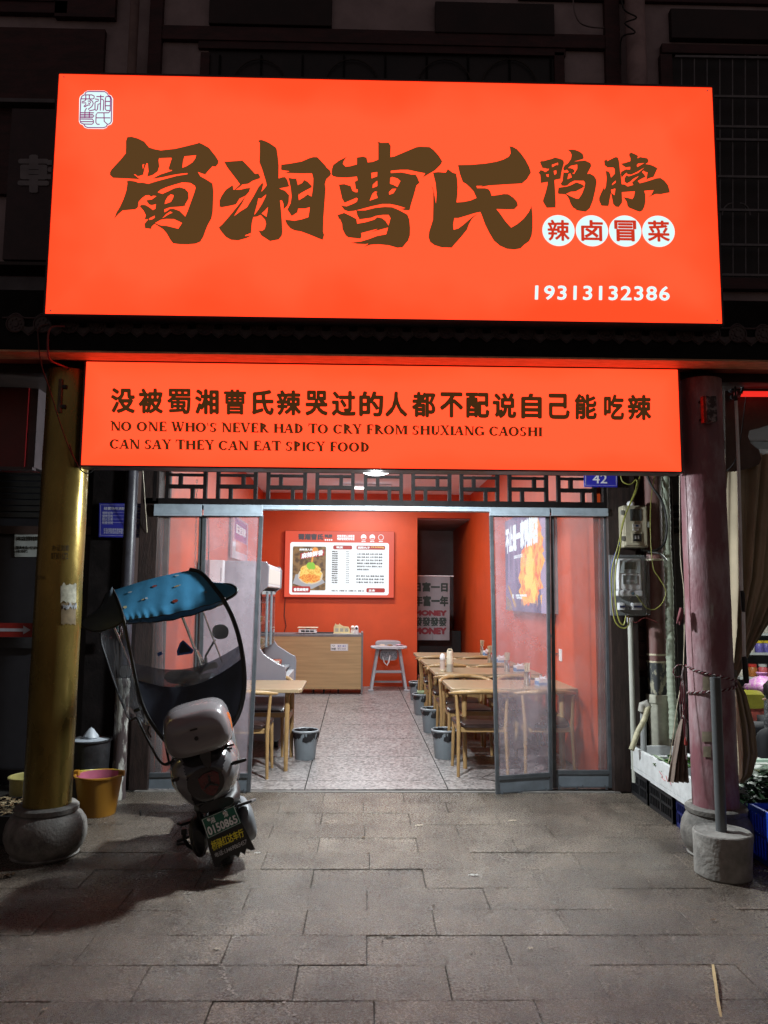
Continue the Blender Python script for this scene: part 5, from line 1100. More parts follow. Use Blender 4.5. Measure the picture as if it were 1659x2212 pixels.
MB().tube(RB, .012, 8, flat=1.6).build('bow', M_BIND, CAN, smooth=60); MB().tube(LB, .011, 8, flat=1.6).build('bow', M_BIND, CAN, smooth=60)
n4 = 20
def roof(i, j):
    k = j*n4; a = LB[int(k)].lerp(LB[min(int(k)+1, n4)], k-int(k)); b = RB[int(k)].lerp(RB[min(int(k)+1, n4)], k-int(k))
    p = a.lerp(b, i); h = math.sin(math.pi*i)
    wr = max(0, j-.72)/.28
    p.z += .012*h*(1-j) - .02*h*j + .0014*wr*math.sin(i*64+8*math.sin(i*5)) + .002*math.sin(i*31+j*9)*j
    p.y += .002*wr*math.sin(i*64+9*math.sin(i*5)+1.3)
    return p
MB().grid(roof, 90, 24).build('roof_sheet', M_BLUE, CAN, smooth=80)
def val(i, j):
    p = roof(i, 1.0); p = p + Vector((0, -.004, -.002)); p.z -= j*(.020+.016*math.sin(math.pi*i)); p.y += j*.03; return p
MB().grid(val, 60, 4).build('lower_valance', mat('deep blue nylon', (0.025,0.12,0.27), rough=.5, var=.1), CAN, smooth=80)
MB().tube([val(i/50, 1) for i in range(51)], .005, 6).build('hem', M_BIND, CAN, smooth=60)
MB().tube([roof(i/50, 1)+Vector((0,-.006,.0)) for i in range(51)], .003, 5).build('seam_piping', M_BIND, CAN, smooth=60)
# brims left and right
ro = [S(1300,222,5.40), S(1330,207,5.36), S(1395,210,5.28), S(1430,238,5.20), S(1415,270,5.18), S(1362,302,5.21)]
ro = smooth_pts(ro, 4); ri = RB[12:21]
MB().grid(lambda i, j: ri[min(8, int(i*8))].lerp(ri[min(8, int(i*8)+1)], i*8-int(i*8)).lerp(ro[min(len(ro)-1, int(i*(len(ro)-1)))], j)+Vector((0,0,.02*math.sin(math.pi*j))), 16, 8).build('side_brim', M_BLUE, CAN, smooth=80)
MB().tube(ro, .009, 7).build('brim_edge', M_BIND, CAN, smooth=60)
lo_ = smooth_pts([S(672,247,5.62), S(640,270,5.58), S(600,350,5.48), S(525,408,5.40), S(488,435,5.36), S(505,470,5.32), S(585,492,5.28), S(690,462,5.25), S(745,428,5.22)], 4)
li = LB[0:21]
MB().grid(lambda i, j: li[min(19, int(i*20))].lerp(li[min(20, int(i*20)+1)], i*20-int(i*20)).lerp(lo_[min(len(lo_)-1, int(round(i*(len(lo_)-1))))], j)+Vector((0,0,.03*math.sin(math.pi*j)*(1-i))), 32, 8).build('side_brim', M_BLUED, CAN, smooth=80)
MB().tube(lo_, .006, 6).build('brim_edge', M_BIND, CAN, smooth=60)
# printed motifs
def motif(cx, cy, w, h, m, kind):
    j = None
    # find roof point nearest the picture position
    best = min(((roof(i/60, j/24), i/60, j/24) for i in range(61) for j in range(25)), key=lambda q: (q[0]-S(cx, cy, q[0].y+PB.y)).length)
    p, i0, j0 = best; du = (roof(min(1, i0+.05), j0)-roof(i0, j0)).normalized(); dv = (roof(i0, max(0, j0-.08))-roof(i0, j0)).normalized(); nn = du.cross(dv).normalized()
    if nn.y > 0: nn = -nn
    P = [(math.cos(t)*w, math.sin(t)*h) for t in [2*math.pi*k/14 for k in range(14)]]
    if kind == 'cone': P = [(-w, -h*.4), (w*.2, -h*.5), (w*.2, h*.6)]
    return MB().add([p+du*a+dv*b+nn*.004 for a, b in P], [tuple(range(len(P)))]).build('printed_motif', m, CAN)
mR = mat('tomato red print', (.22,.035,.02), rough=.5); mY = mat('pale yellow print', (.40,.36,.20), rough=.5); mT = mat('tan print', (.32,.24,.13), rough=.5); mG = mat('pale motif', (.28,.33,.38), rough=.5)
for (x, y, w, h, m, k) in [(935,220,.018,.016,mR,''), (1062,310,.020,.020,mR,''), (785,255,.016,.012,mG,''), (1065,160,.015,.012,mG,''), (1073,222,.024,.010,mT,''), (1085,214,.006,.008,mG,''), (868,298,.022,.022,mT,'cone'), (886,294,.010,.016,mG,''), (757,350,.014,.020,mY,''), (1248,258,.014,.016,mT,'cone'), (1380,262,.010,.008,mG,'')]: motif(x, y, w, h, m, k)
# windscreen film and dark lower cloth
nb_ = len(RB)-1
def lp_(P, t): k = t*(len(P)-1); i = min(int(k), len(P)-2); return P[i].lerp(P[i+1], k-i)
tA, tL, tR = 20/nb_, 34.5/nb_, 34/nb_
def sh(i, j, t0, tl_, tr_, b0, b1, s0, s1, f=0):
    a = lp_(LB, t0[0]+(tl_-t0[0])*j); b = lp_(RB, t0[1]+(tr_-t0[1])*j); p = a.lerp(b, i); p.y += .05*math.sin(math.pi*i)
    p.z -= (s0+(s1-s0)*j)*math.sin(math.pi*i)*1.0; p.y += f*math.sin(i*17+j*6)*.006; return p
MB().grid(lambda i, j: sh(i, j, (tA, tA), 33/nb_, 35/nb_, 0, 0, .02, .115, 1), 30, 24).build('windscreen_film', M_CLEAR, CAN, smooth=80)
MB().grid(lambda i, j: sh(i, j, (33/nb_, 35/nb_), 54/nb_, 55/nb_, 0, 0, .115, .06, 1), 36, 24).build('leg_cloth', mat('navy black cloth', (.014,.019,.034), rough=.6, var=.2, scale=6, bump=.2, bscale=12), CAN, smooth=80)
MB().grid(lambda i, j: sh(i, j, (30/nb_, 32/nb_), 33/nb_, 35/nb_, 0, 0, .10, .115, 1)+Vector((0,-.003,0)), 30, 3).build('film_hem', film('smoky hem', tint=(.16,.17,.20), haze=.03, gloss=.10, rough=.2), CAN, smooth=80)
# left side film, frame wire
lf = [S(690,455,5.5), S(650,470,5.55), S(607,500,5.6), S(612,560,5.6), S(640,650,5.58), S(690,800,5.5), S(740,930,5.42), S(785,1025,5.3)]
lfs = smooth_pts(lf, 4); lin_ = [lp_(LB, (20+24*k/(len(lfs)-1))/nb_) for k in range(len(lfs))]
MB().grid(lambda i, j: lfs[int(round(j*(len(lfs)-1)))].lerp(lin_[int(round(j*(len(lfs)-1)))], i)+Vector((0,.02*math.sin(i*8+j*5),.0)), 10, len(lfs)-1).build('side_film', film('wavy clear film', tint=(.84,.86,.88), haze=.06, gloss=.12, rough=.1, bump=1.5, bscale=9), CAN, smooth=80)
MB().tube(smooth_pts([S(607,500,5.6), S(612,560,5.6), S(640,650,5.58), S(690,800,5.5), S(740,930,5.42), S(785,1025,5.3), S(825,1012,5.2), S(860,1085,5.1), S(920,1200,5.0), S(965,1275,4.9), S(1010,1295,4.82), S(1055,1255,4.75)], 4), .008, 7).build('frame_wire', M_BIND, CAN, smooth=60)
MB().tube([S(815,970,5.2), S(850,955,5.15)], .012, 7).build('toggle', M_BLACKP, CAN)
MB().tube([S(900,1060,5.1), S(893,1090,5.1), S(912,1130,5.1)], .006, 6).build('toggle', M_BLACKP, CAN)
for pts, r, m in (([(690,470,5.3),(735,575,5.35),(780,690,5.4),(808,800,5.5)], .008, M_CHR), ([(1095,388,5.3),(1135,490,5.4),(1172,590,5.5),(1232,682,5.62)], .010, M_CHR), ([(1180,600,5.5),(1218,700,5.6)], .010, M_CHR), ([(1222,362,5.35),(1280,520,5.5),(1342,678,5.6)], .006, M_STEEL)):
    MB().tube([S(*p) for p in pts], r, 8).build('strut', m, CAN, smooth=60)
# stickers on the film
tri = MB().prism([(1105,543), (1168,602), (1160,624), (1070,637), (1066,610), (1085,560)], lambda x, y, d: S(x, y, 5.205+d), .002).build('blue_triangle_sticker', mat('sticker blue', (.02,.10,.36), rough=.4), CAN)
MB().prism([(1106,556), (1152,602), (1148,614), (1082,624), (1080,608), (1092,570)], lambda x, y, d: S(x, y, 5.203+d), .001).build('sticker_print', mat('dark navy print', (.012,.016,.04), rough=.4), tri)
MB().prism([(948,622), (972,612), (982,628), (955,642)], lambda x, y, d: S(x, y, 5.20+d), .002).build('small_sticker', mat('sticker blue', (.02,.10,.36)), CAN)
# mirrors and visible bar ends
def mirror(cx, cy, w, h, Y, back, stem):
    T = [(math.cos(t), math.sin(t)) for t in [2*math.pi*k/28 for k in range(28)]]
    P = [(cx+w*math.copysign(abs(c)**.85, c), cy+h*math.copysign(abs(s)**.85, s)) for c, s in T]
    mm = MB().prism(P, lambda x, y, d: S(x, y, Y+d), .025).build('mirror', M_BLACKP, SC, bevel=.006)
    P2 = [(cx+(w-4)*math.copysign(abs(c)**.85, c), cy+(h-4)*math.copysign(abs(s)**.85, s)) for c, s in T]
    if back: MB().prism(P2, lambda x, y, d: S(x, y, Y-.002+d), .0018).build('mirror_glass', back, mm)
    MB().tube([S(*p) for p in stem], .008, 8).build('stem', M_BLACKP, mm, smooth=50)
mirror(757, 733, 42, 41, 5.42, mat('mirror glass', (.5,.55,.6), rough=.35, metal=.8), [(785,770,5.44), (803,810,5.5), (830,870,5.6)])
mirror(1330, 493, 50, 45, 5.52, mat('dark mirror back', (.06,.065,.065), rough=.4), [(1298,540,5.54), (1240,640,5.6), (1248,690,5.62)])  # right mirror has a dark grey back
MB().tube([S(1180,742,5.60), S(1215,720,5.62), S(1250,705,5.62), S(1305,692,5.60)], .022, 10).tube([S(1240,650,5.6), S(1245,700,5.6)], .012, 8).build('bar_end', M_BLACKP, SC, smooth=60)
MB().loft([(0,-.05,0,.05,.02,2.4), (0,0,.01,.13,.05,2.4), (0,.06,0,.12,.04,2.4)], n=18, M=Matrix.Translation(S(1100,775,5.55))).build('dash_hood', M_BLACKP, SC, smooth=60)

# ================================================================ buckets at the left
def bucket(name, label, base, r0, r1, h, m, inner=None, rim=.006, group=None, n=32, cat='bucket'):
    t = thing(name, label, cat, base, 0, group)
    MB().lathe([(0,0), (r0,0), (r0+.003,.01), (r1,h-.015), (r1+rim*2,h-.01), (r1+rim*2,h), (r1,h+.002), (r1-rim,h-.004)], n=n, wob=.004).build('shell', m, t, smooth=40)
    MB().lathe([(r1-rim,h-.004), (r0-rim,.012), (0,.012)], n=n, wob=.004).build('lining', inner or m, t, smooth=40)
    return t
b1 = bucket('yellow_bucket', 'dirty yellow bucket with pink inside beside the gold column', G(205,1762)+Vector((0,.05,0)), .125, .165, .285, mat('dirty yellow plastic', (0.36,0.165,0.015), rough=.45, var=.3, scale=5, col2=(.40,.13,.02,1), lo=.55, hi=.8), mat('pink plastic lining', (0.38,0.10,0.16), rough=.4))
for s in (-1, 1): MB().bx(s*.165-.02, s*.165+.02, -.02, .02, .27, .31).build('lug', MATS['dirty yellow plastic'], b1, bevel=.005)
MB().tube([( .165*math.cos(t), .165*math.sin(t), .30-.02*math.sin(t)) for t in [math.pi*i/16 for i in range(17)]], .005, 6).build('handle', mat('yellow handle', (.4,.35,.03), rough=.4), b1)
bb = A(196,1700,6.30); 
b2 = bucket('black_barrel', 'tall black barrel with a tied white bag on top between column and pipe', Vector((A(196,1600,6.25).x, 6.25, 0)), .135, .155, .47, mat('scuffed black plastic', (.02,.02,.022), rough=.45, var=.5, scale=12, bump=.2), cat='barrel')
MB().lathe([(0,.56), (.02,.545), (.055,.50), (.062,.485), (.055,.475), (.10,.468), (.146,.462), (.146,.455), (0,.455)], n=20, wob=.06).build('white_bag', mat('white bag', (.42,.46,.50), rough=.4, var=.1, bump=.4, bscale=20), b2, smooth=60)
b3 = bucket('pale_bucket', 'pale yellow bucket half hidden behind the gold column', Vector((A(62,1700,5.75).x, 5.75, 0)), .115, .13, .30, mat('pale yellow plastic', (.38,.34,.12), rough=.45, var=.12))
MB().tube([(0,0,.20), (.05,.0,.30), (.07,.01,.40)], [.05,.04,.02], 8).build('black_bag', M_BAG, b3, smooth=60)
tr_ = thing('scrap_tray', 'black tray of food scraps at the left edge behind the column base', 'tray', Vector((A(12,1760,5.3).x, 5.35, 0)))
MB().bx(-.28, .24, -.20, .25, 0, .17).build('tray_body', M_BLACKP, tr_, bevel=.01)
MB().bx(-.30, .26, -.22, -.2, .165, .185).bx(-.30, .26, .25, .27, .165, .185).bx(.24, .26, -.2, .25, .165, .185).bx(-.3, -.28, -.2, .25, .165, .185).build('rim', M_BLACKP, tr_)
rn = random.Random(9); sb = MB()
for k in range(260):
    p = Vector((rn.uniform(-.26,.22), rn.uniform(-.18,.23), .178+rn.uniform(0,.02))); s = rn.uniform(.006,.016)
    a = rn.uniform(0, 6); d1 = Vector((math.cos(a), math.sin(a), rn.uniform(-.3,.3)))*s*1.6; d2 = Vector((-math.sin(a), math.cos(a), rn.uniform(-.4,.4)))*s
    sb.add([p-d1, p+d2, p+d1+Vector((0,0,.004)), p-d2], [(0,1,2,3)])
o = sb.build('food_scraps', mat('noodle scraps', (.36,.30,.18), rough=.6, col2=(.2,.1,.04,1), scale=60, lo=.45, hi=.6), tr_); o['kind'] = 'stuff'
MB().bar((-.2,-.1,.19), (-.08,-.14,.24), .06, .04).build('red_scrap', mat('dark red scrap', (.2,.02,.03), rough=.4), tr_, bevel=.01)
# ================================================================ furniture inside (built once, copied)
def I(name, label, cat, u, v, z=0, rz=0, group=None): return thing(name, label, cat, W(u, v, z), IA+rz, group)
M_OAKT = mat('oak table top', (0.34,0.245,0.145), rough=.35, var=.14, scale=4, stretch=(1,8,8), detail=8)
def make_table(L, D, label):
    t = I('dining_table', label, 'table', 0, 0, 0, 0, 'long oak dining tables')
    T = MB(); c = .05
    P = [(0,0+c), (c*.5,0), (L,0), (L,D), (c*.5,D), (0,D-c)]
    T.prism(P, lambda x, y, d: Vector((x, y, .715+d)), .035).build('tabletop', M_OAKT, t, bevel=.006)
    for x in (.14, L-.14):
        for y, s in ((.13, -1), (D-.13, 1)):
            MB().tube([(x, y+s*.05, 0), (x, y, .712)], [.019, .026], 10).build('leg', M_OAKL, t, smooth=50)
        MB().bar((x, .13, .46), (x, D-.13, .46), .028, .05).build('stretcher', M_OAKL, t, bevel=.004)
        MB().bar((x, .10, .69), (x, D-.10, .69), .04, .045).build('bearer', M_OAKL, t, bevel=.004)
    MB().bar((.14, D/2, .46), (L-.14, D/2, .46), .028, .045).build('cross_rail', M_OAKL, t, bevel=.004)
    return t
def make_chair(label):
    t = I('dining_chair', label, 'chair', 0, 0, 0, 0, 'oak horn back chairs with dark seats')
    # seat centre at origin, sitter faces +y, back rail at -y
    MB().loft([(0,-.22,.445,.17,.018,4), (0,-.18,.45,.20,.026,4), (0,.0,.452,.225,.03,4), (0,.18,.45,.235,.026,4), (0,.215,.445,.22,.015,4)], n=28).build('seat', M_LEATH, t, smooth=60)
    MB().bx(-.20, .20, -.20, -.17, .385, .43).bx(-.21, .21, .17, .20, .385, .43).bx(-.215, -.19, -.18, .18, .385, .43).bx(.19, .215, -.18, .18, .385, .43).build('seat_frame', M_OAKL, t, bevel=.004)
    for s in (-1, 1):
        MB().tube([(s*.225, -.235, 0), (s*.215, -.205, .43), (s*.235, -.19, .72)], [.014, .019, .013], 10).build('leg', M_OAKL, t, smooth=50)
        MB().tube([(s*.22, .215, 0), (s*.21, .185, .44)], [.014, .019], 10).build('leg', M_OAKL, t, smooth=50)
    pts = smooth_pts([(-.275,-.02,.715), (-.26,-.13,.725), (-.17,-.235,.745), (0,-.265,.755), (.17,-.235,.745), (.26,-.13,.725), (.275,-.02,.715)], 5)
    n = len(pts)
    MB().tube(pts, [.014+.022*math.sin(math.pi*i/(n-1))**1.2 for i in range(n)], 12, flat=.62).build('backrest', M_OAKL, t, smooth=60)
    return t
def make_bin(label):
    t = I('waste_bin', label, 'bin', 0, 0, 0, 0, 'grey waste bins with black liners')
    h, r0, r1 = .285, .098, .128
    MB().lathe([(0,0), (r0,0), (r0+.002,.008), (r1-.003,h-.02), (r1,h-.02)], n=28).build('bin_body', M_GREYP, t, smooth=40)
    MB().lathe([(r1,h-.02), (r1+.008,h-.014), (r1+.008,h-.004), (r1,h+.002), (r1-.008,h-.004), (r1-.006,h-.02)], n=28).build('rim', mat('pale grey rim', (.27,.29,.31), rough=.4), t, smooth=50)
    B = MB()
    def bagf(i, j):
        a = 2*math.pi*i; q = .060*(1+.30*math.sin(a*2+4)+.10*math.sin(a*7)); z = h-.026-q*j
        rr_ = (r1+.003) - (r1-r0)/h*(h-z)+.004*math.sin(a*19+j*3)+.006*math.sin(a*5+2*j)
        return Vector((rr_*math.cos(a), rr_*math.sin(a), z))
    B.grid(bagf, 48, 5); 
    B.grid(lambda i, j: Vector(((r1-.009-.02*j+.004*math.sin(i*60))*math.cos(2*math.pi*i), (r1-.009-.02*j+.004*math.sin(i*60))*math.sin(2*math.pi*i), h-.004-.10*j)), 40, 5, flip=True)
    B.lathe([(r1-.03,h-.10), (0,h-.11)], n=20)
    B.build('bin_liner', M_BAG, t, smooth=70); return t
def place(o, u, v, rz=0, label=None, first=[]):
    if id(o) not in first:
        first.append(id(o)); o.location = W(u, v, 0); o.rotation_euler = (0, 0, IA+rz)
        if label: o['label'] = label
        return o
    return dup(o, W(u, v, 0), IA+rz, label)
tb = make_table(1.22, .78, '')
tu = .915
tv = [7.30, 8.70, 9.95, 11.25]
nth = ['nearest', 'second', 'third', 'farthest']
TABS = []
for i, v in enumerate(tv):
    TABS.append(place(tb, tu, v, 0, ['nearest oak dining table along the right wall, partly behind the plastic door', 'second oak dining table from the door along the right wall', 'third oak dining table from the door, carrying the thermos', 'oak dining table at the far end of the right row'][i]))
# left table, its right end showing beside the door leaf
place(tb, -.48, 7.20+.78, math.pi, 'oak dining table at the left by the open doorway')
ch = make_chair('')
nm = ['nearest', 'second', 'third', 'farthest']
for i, v in enumerate(tv):
    for j, u in enumerate((1.17, 1.78)):
        w_ = ['aisle', 'wall'][j]
        place(ch, u, v-.02, 0, f'oak chair on the door side of the {nm[i]} right table, {w_} end')
        if i < 3 : place(ch, u+.02, v+.86, math.pi, f'oak chair on the far side of the {nm[i]} right table, {w_} end')
place(ch, -.98, 7.20, 0, 'oak chair on the door side of the left table')
place(ch, -.93, 8.12, math.pi, 'oak chair on the far side of the left table')
bn = make_bin('')
def binat(x0, x1, y, lab):
    g_ = IMI @ G((x0+x1)/2, y); return place(bn, g_.x, g_.y+.10, 0, lab)
binat(936, 990, 1642, 'grey waste bin with black liner at the nearest right table')
binat(908, 961, 1585, 'grey waste bin with black liner at the second right table')
b4 = binat(887, 938, 1546, 'grey waste bin with a folded box on it at the third right table')
binat(878, 926, 1514, 'grey waste bin with black liner at the far end of the right row')
binat(633, 682, 1644, 'grey waste bin with black liner beside the left table')
t = I('folded_box', 'small green and white box lying on the third waste bin', 'box', *(lambda q: (q.x, q.y+.1, .29))(IMI @ G(912, 1546)))
MB().bx(-.06, .06, -.05, .05, 0, .03).build('carton', mat('pale green carton', (.40,.48,.28), rough=.6), t, bevel=.003)
MB().bx(-.045, .045, -.03, .03, .0302, .0312).build('print', mat('dark green print', (.08,.15,.05), rough=.6), t)
# things on the tables
def bottle(name, label, cat, u, v, parts):
    t = I(name, label, cat, u, v, .751)
    for nme, prof, m in parts: MB().lathe(prof, n=24).build(nme, m, t, smooth=50)
    return t
q = Av(1010*1.0, 1440, tv[2]+.2)
u1 = Av(965, 1440, 9.0).x; u2 = Av(968, 1440, 9).x
p1 = IMI @ G((1570*K*0+957), 1450, .75); 
bottle('baby_bottle', 'clear baby bottle with a domed cap standing left of the thermos', 'bottle', Av(956,1446,8.95).x, 8.95, [('bottle_body', [(0,0), (.03,0), (.032,.01), (.032,.11), (.029,.13)], mat('milky bottle', (.55,.45,.40), rough=.15)), ('base_band', [(.0325,.0), (.034,.002), (.034,.022), (.0325,.024)], M_CREAM), ('cap', [(.031,.13), (.033,.132), (.033,.16), (.026,.19), (.01,.205), (0,.206)], M_WHITE)])
th_ = bottle('thermos', 'cream thermos flask with a handled lid on the second right table', 'flask', Av(972,1446,8.95).x, 8.95, [('flask_body', [(.04,.085), (.040,.09), (.040,.175), (.036,.19)], mat('cream enamel', (.62,.57,.46), rough=.3)), ('flask_base', [(0,0), (.040,0), (.0405,.084), (0,.084)], mat('grey beige base', (.38,.36,.31), rough=.4)), ('lid', [(.037,.19), (.037,.225), (.033,.235), (.0,.237)], mat('cream enamel', (.6,.55,.45)))])
MB().tube([(-.028,0,.235), (-.02,0,.255), (.02,0,.255), (.028,0,.235)], .006, 8).build('handle', M_CREAM, th_, smooth=50)
def chops(u, v, label):
    t = I('chopstick_holder', label, 'holder', u, v, .751, 0, 'steel chopstick holders on the right tables')
    MB().lathe([(0,0), (.032,0), (.034,.004), (.034,.13), (.031,.13), (.031,.01), (0,.01)], n=20).build('cup', M_STEEL, t, smooth=40)
    rn = random.Random(int(v*10)); c = MB()
    for k in range(26):
        a, r = rn.uniform(0, 6.28), rn.uniform(0, .024); tx, ty = rn.uniform(-.02,.02), rn.uniform(-.02,.02)
        c.tube([(r*math.cos(a)*.6, r*math.sin(a)*.6, .02), (r*math.cos(a)+tx, r*math.sin(a)+ty, .215+rn.uniform(-.008,.008))], .0032, 5)
    c.build('chopsticks', mat('bamboo', (.60,.50,.34), rough=.5, var=.15), t); return t
def tissue(u, v, label):
    t = I('tissue_box', label, 'tissue box', u, v, .751, .25, 'white tissue boxes on the right tables')
    MB().bx(-.065, .065, -.045, .045, 0, .075).build('carton', M_WHITE, t, bevel=.004)
    MB().bx(-.0655, .0655, -.0455, -.0452, .01, .035).bx(-.0657, -.0654, -.045, .045, .008, .05).build('print', mat('tissue blue print', (.15,.28,.5), rough=.5), t)
    MB().grid(lambda i, j: Vector((-.04+.08*i, .012*math.sin(i*6), .076+.02*j*(1+.5*math.sin(i*9)))), 10, 3).build('tissue', M_WHITE, t, smooth=80); return t
lb = ['standing on the nearest right table', 'standing on the second right table', 'standing on the third right table', 'standing on the farthest right table']
for i, v in enumerate(tv):
    u_c = [Au(1190, 1450, 1.80).x-.10, 1.78, 1.80, Av(1045, 1400, 11.4).x][i]
    chops(u_c, v+.28, 'steel chopstick holder '+lb[i]); tissue(min(u_c+.14 if i < 3 else u_c+.06, 1.98), v+.22-(.1 if i == 3 else 0), 'white tissue box '+lb[i])
# ---- counter
cu0, cu1, cv = -1.62, Av(784,1430,12.85).x, 12.85
ct = I('service_counter', 'oak fronted service counter on castors under the menu screen', 'counter', 0, 0)
zT, zBt = Av(700,1370,cv).z, .085
M_OAKC = mat('counter oak laminate', (0.40,0.27,0.13), rough=.5, var=.13, scale=2.5, stretch=(.5,1,10), detail=8)
MB().bx(cu0, cu1-.03, cv, cv+.02, zBt, zT-.04).build('front_panel', M_OAKC, ct, bevel=.002)
MB().bx(cu0, cu1-.03, cv-.004, cv+.62, zT-.039, zT).build('countertop', mat('grey edge', (.17,.165,.17), rough=.5), ct, bevel=.003)
MB().bx(cu1-.029, cu1, cv-.006, cv+.62, 0.01, zT+.03).build('side_panel', mat('grey edge', (.17,.165,.17)), ct, bevel=.002)
MB().bx(cu0, cu1-.03, cv+.021, cv+.5, zBt, zBt+.02).build('bottom_shelf', M_BLACKP, ct)
for u in (cu0+.4, cu0+.95, cu0+1.12, cu0+1.36):
    c_ = MB().lathe([(.0,-.014), (.034,-.014), (.034,.014), (0,.014)], n=16, M=Matrix.Translation((u, cv+.12, .038)) @ Matrix.Rotation(math.pi/2, 4, 'Y')).build('castor', M_RUB, ct, smooth=40)
wf = MB(); f = bil(Av(714,1406,cv-.003), Av(752,1406,cv-.003), Av(752,1391,cv-.003), Av(714,1391,cv-.003))
wfo = rect(MB(), f, 0, 1, 0, 1, 0, .004).build('wifi_sticker', M_WHITE, ct, bevel=.0)
put_text('lettering', 'WiFi', M_STEN, wfo, lambda s, t, d=0: f(.05+.26*s, .12+.33*t, .005), bold=.04)
stk = MB()
for r_ in (.1, .2, .3): stroke(stk, [(.17+r_*.42*math.sin(a), .5+r_*1.1*math.cos(a)) for a in [R(-45+9*k) for k in range(11)]], .03, f, .005)
stroke(stk, [(.02,.05), (.98,.05), (.98,.95), (.02,.95)], .02, f, .005, True); stroke(stk, [(.38,.52), (.92,.52)], .02, f, .005); stroke(stk, [(.38,.14), (.92,.14)], .02, f, .005)
stk.build('print', M_STEN, wfo)
put_text('lettering', '账号 餐饮', mat('blue ink', (.1,.12,.4)), wfo, lambda s, t, d=0: f(.40+.5*s, .58+.24*t, .005), bold=.02)
put_text('lettering', '密码 88888', mat('grey ink', (.2,.2,.25)), wfo, lambda s, t, d=0: f(.40+.48*s, .2+.24*t, .005), bold=.01)
# on the counter
def onc(x): return Av(x, 1368, cv+.2).x
t = I('weighing_scale', 'white weighing scale with a cream pan on the counter', 'scale', onc(665), cv+.2, zT)
MB().bx(-.15, .15, -.12, .12, .012, .075).build('scale_body', M_WHITE, t, bevel=.01); MB().bx(-.17, .17, -.14, .14, .095, .108).build('pan', M_CREAM, t, bevel=.006)
MB().bx(-.03, .03, -.03, .03, .0755, .0945).build('pan_support', M_GREY, t)
for k in (-1, 0, 1): MB().bx(k*.075-.032, k*.075+.032, -.123, -.1205, .03, .06).build('display', mat('dark display', (.04,.045,.05), rough=.2), t)
for x in (-.11, .11): MB().lathe([(0,0), (.014,0), (.014,.012), (0,.012)], c=(x,-.08,0), n=10).build('foot', M_BLACKP, t)
t = I('keyboard', 'thin black keyboard lying on the counter', 'keyboard', onc(700), cv+.3, zT)
MB().bx(-.20, .16, -.06, .06, 0, .022).build('keyboard_body', M_BLACKP, t, bevel=.004)
t = I('card_stand', 'cream cat eared card stand on the counter', 'card stand', onc(738), cv+.18, zT)
MB().prism([(-.135,0), (.14,0), (.14,.055), (.115,.105), (.03,.115), (-.02,.14), (-.04,.165), (-.05,.14), (-.09,.14), (-.105,.165), (-.118,.135), (-.135,.10)], lambda x, y, d: Vector((x, -.01+d, y+.012)), .012).build('stand_board', mat('cream board', (.66,.56,.30), rough=.5), t, bevel=.003)
MB().bx(-.14, .19, -.05, .05, 0, .012).build('stand_base', M_CREAM, t, bevel=.003)
for k in range(3): MB().bx(-.11+k*.083, -.055+k*.083, -.013, -.0105, .035, .092).build('blank_card', mat('faded card', (.35,.36,.30), rough=.6, var=.4, scale=90), t)
t = I('cat_figurine', 'small white and orange cat figurine on the counter', 'figurine', onc(762), cv+.18, zT)
MB().lathe([(0,0), (.035,0), (.042,.02), (.036,.06), (.024,.075), (.034,.095), (.034,.115), (.02,.135), (0,.138)], n=18).build('cat_body', mat('cat white', (.72,.68,.62), rough=.3), t, smooth=60)
for s in (-1, 1): MB().lathe([(.012,0), (0,.026)], c=(s*.022,0,.125), n=8).build('ear', mat('cat orange', (.55,.2,.08), rough=.4), t)
MB().tube([(.03,-.01,.06), (.05,-.015,.08), (.052,-.015,.11)], .009, 8).build('paw', MATS['cat white'], t, smooth=60)
MB().bx(-.02, .02, -.042, -.036, .062, .072).build('collar', mat('cat orange', (.5,.2,.1)), t); MB().lathe([(0,-.005), (.012,-.004), (.0,.005)], c=(0,-.036,.105), n=8).build('face', mat('cat orange', (.5,.2,.1)), t)
t = I('camera_pod', 'small white round headed camera on the counter', 'camera', onc(770), cv+.16, zT)
MB().lathe([(0,0), (.036,0), (.036,.08), (.034,.115), (.02,.135), (0,.138)], n=22).build('pod', M_WHITE, t, smooth=60)
MB().lathe([(.0,.0), (.022,.0), (.022,.012), (0,.012)], n=18, M=Matrix.Translation((0, -.028, .095)) @ Matrix.Rotation(math.pi/2, 4, 'X')).build('lens', M_BLACKP, t, smooth=40)
# ---- menu light box
YM_ = VB-.07
mnu = I('menu_lightbox', 'glowing white and red menu light box on the back wall', 'menu board', 0, 0)
c4 = [Av(615,1289,YM_), Av(850,1291,YM_), Av(851,1149,YM_), Av(616,1147,YM_)]
x0, x1 = (c4[0].x+c4[3].x)/2, (c4[1].x+c4[2].x)/2; z0, z1 = (c4[0].z+c4[1].z)/2, (c4[2].z+c4[3].z)/2
MB().bx(x0-.01, x1+.01, YM_+.001, VB, z0-.01, z1+.01).build('case', mat('red menu case', (.35,.04,.015), rough=.5), mnu, bevel=.004)
fm = lambda s, t, d=0: Vector((x0+(x1-x0)*s, YM_-d, z0+(z1-z0)*t))
E_RED = emi('menu red', (.75,.075,.03), 1.0); E_WHT = emi('menu white', (.92,.97,1), 1.05); E_TXT = emi('menu dark ink', (.06,.05,.06), 1.0); E_DRED = emi('menu deep red', (.45,.02,.015), 1.0)
rect(MB(), fm, 0, 1, 0, 1, 0).build('light_panel', E_RED, mnu)
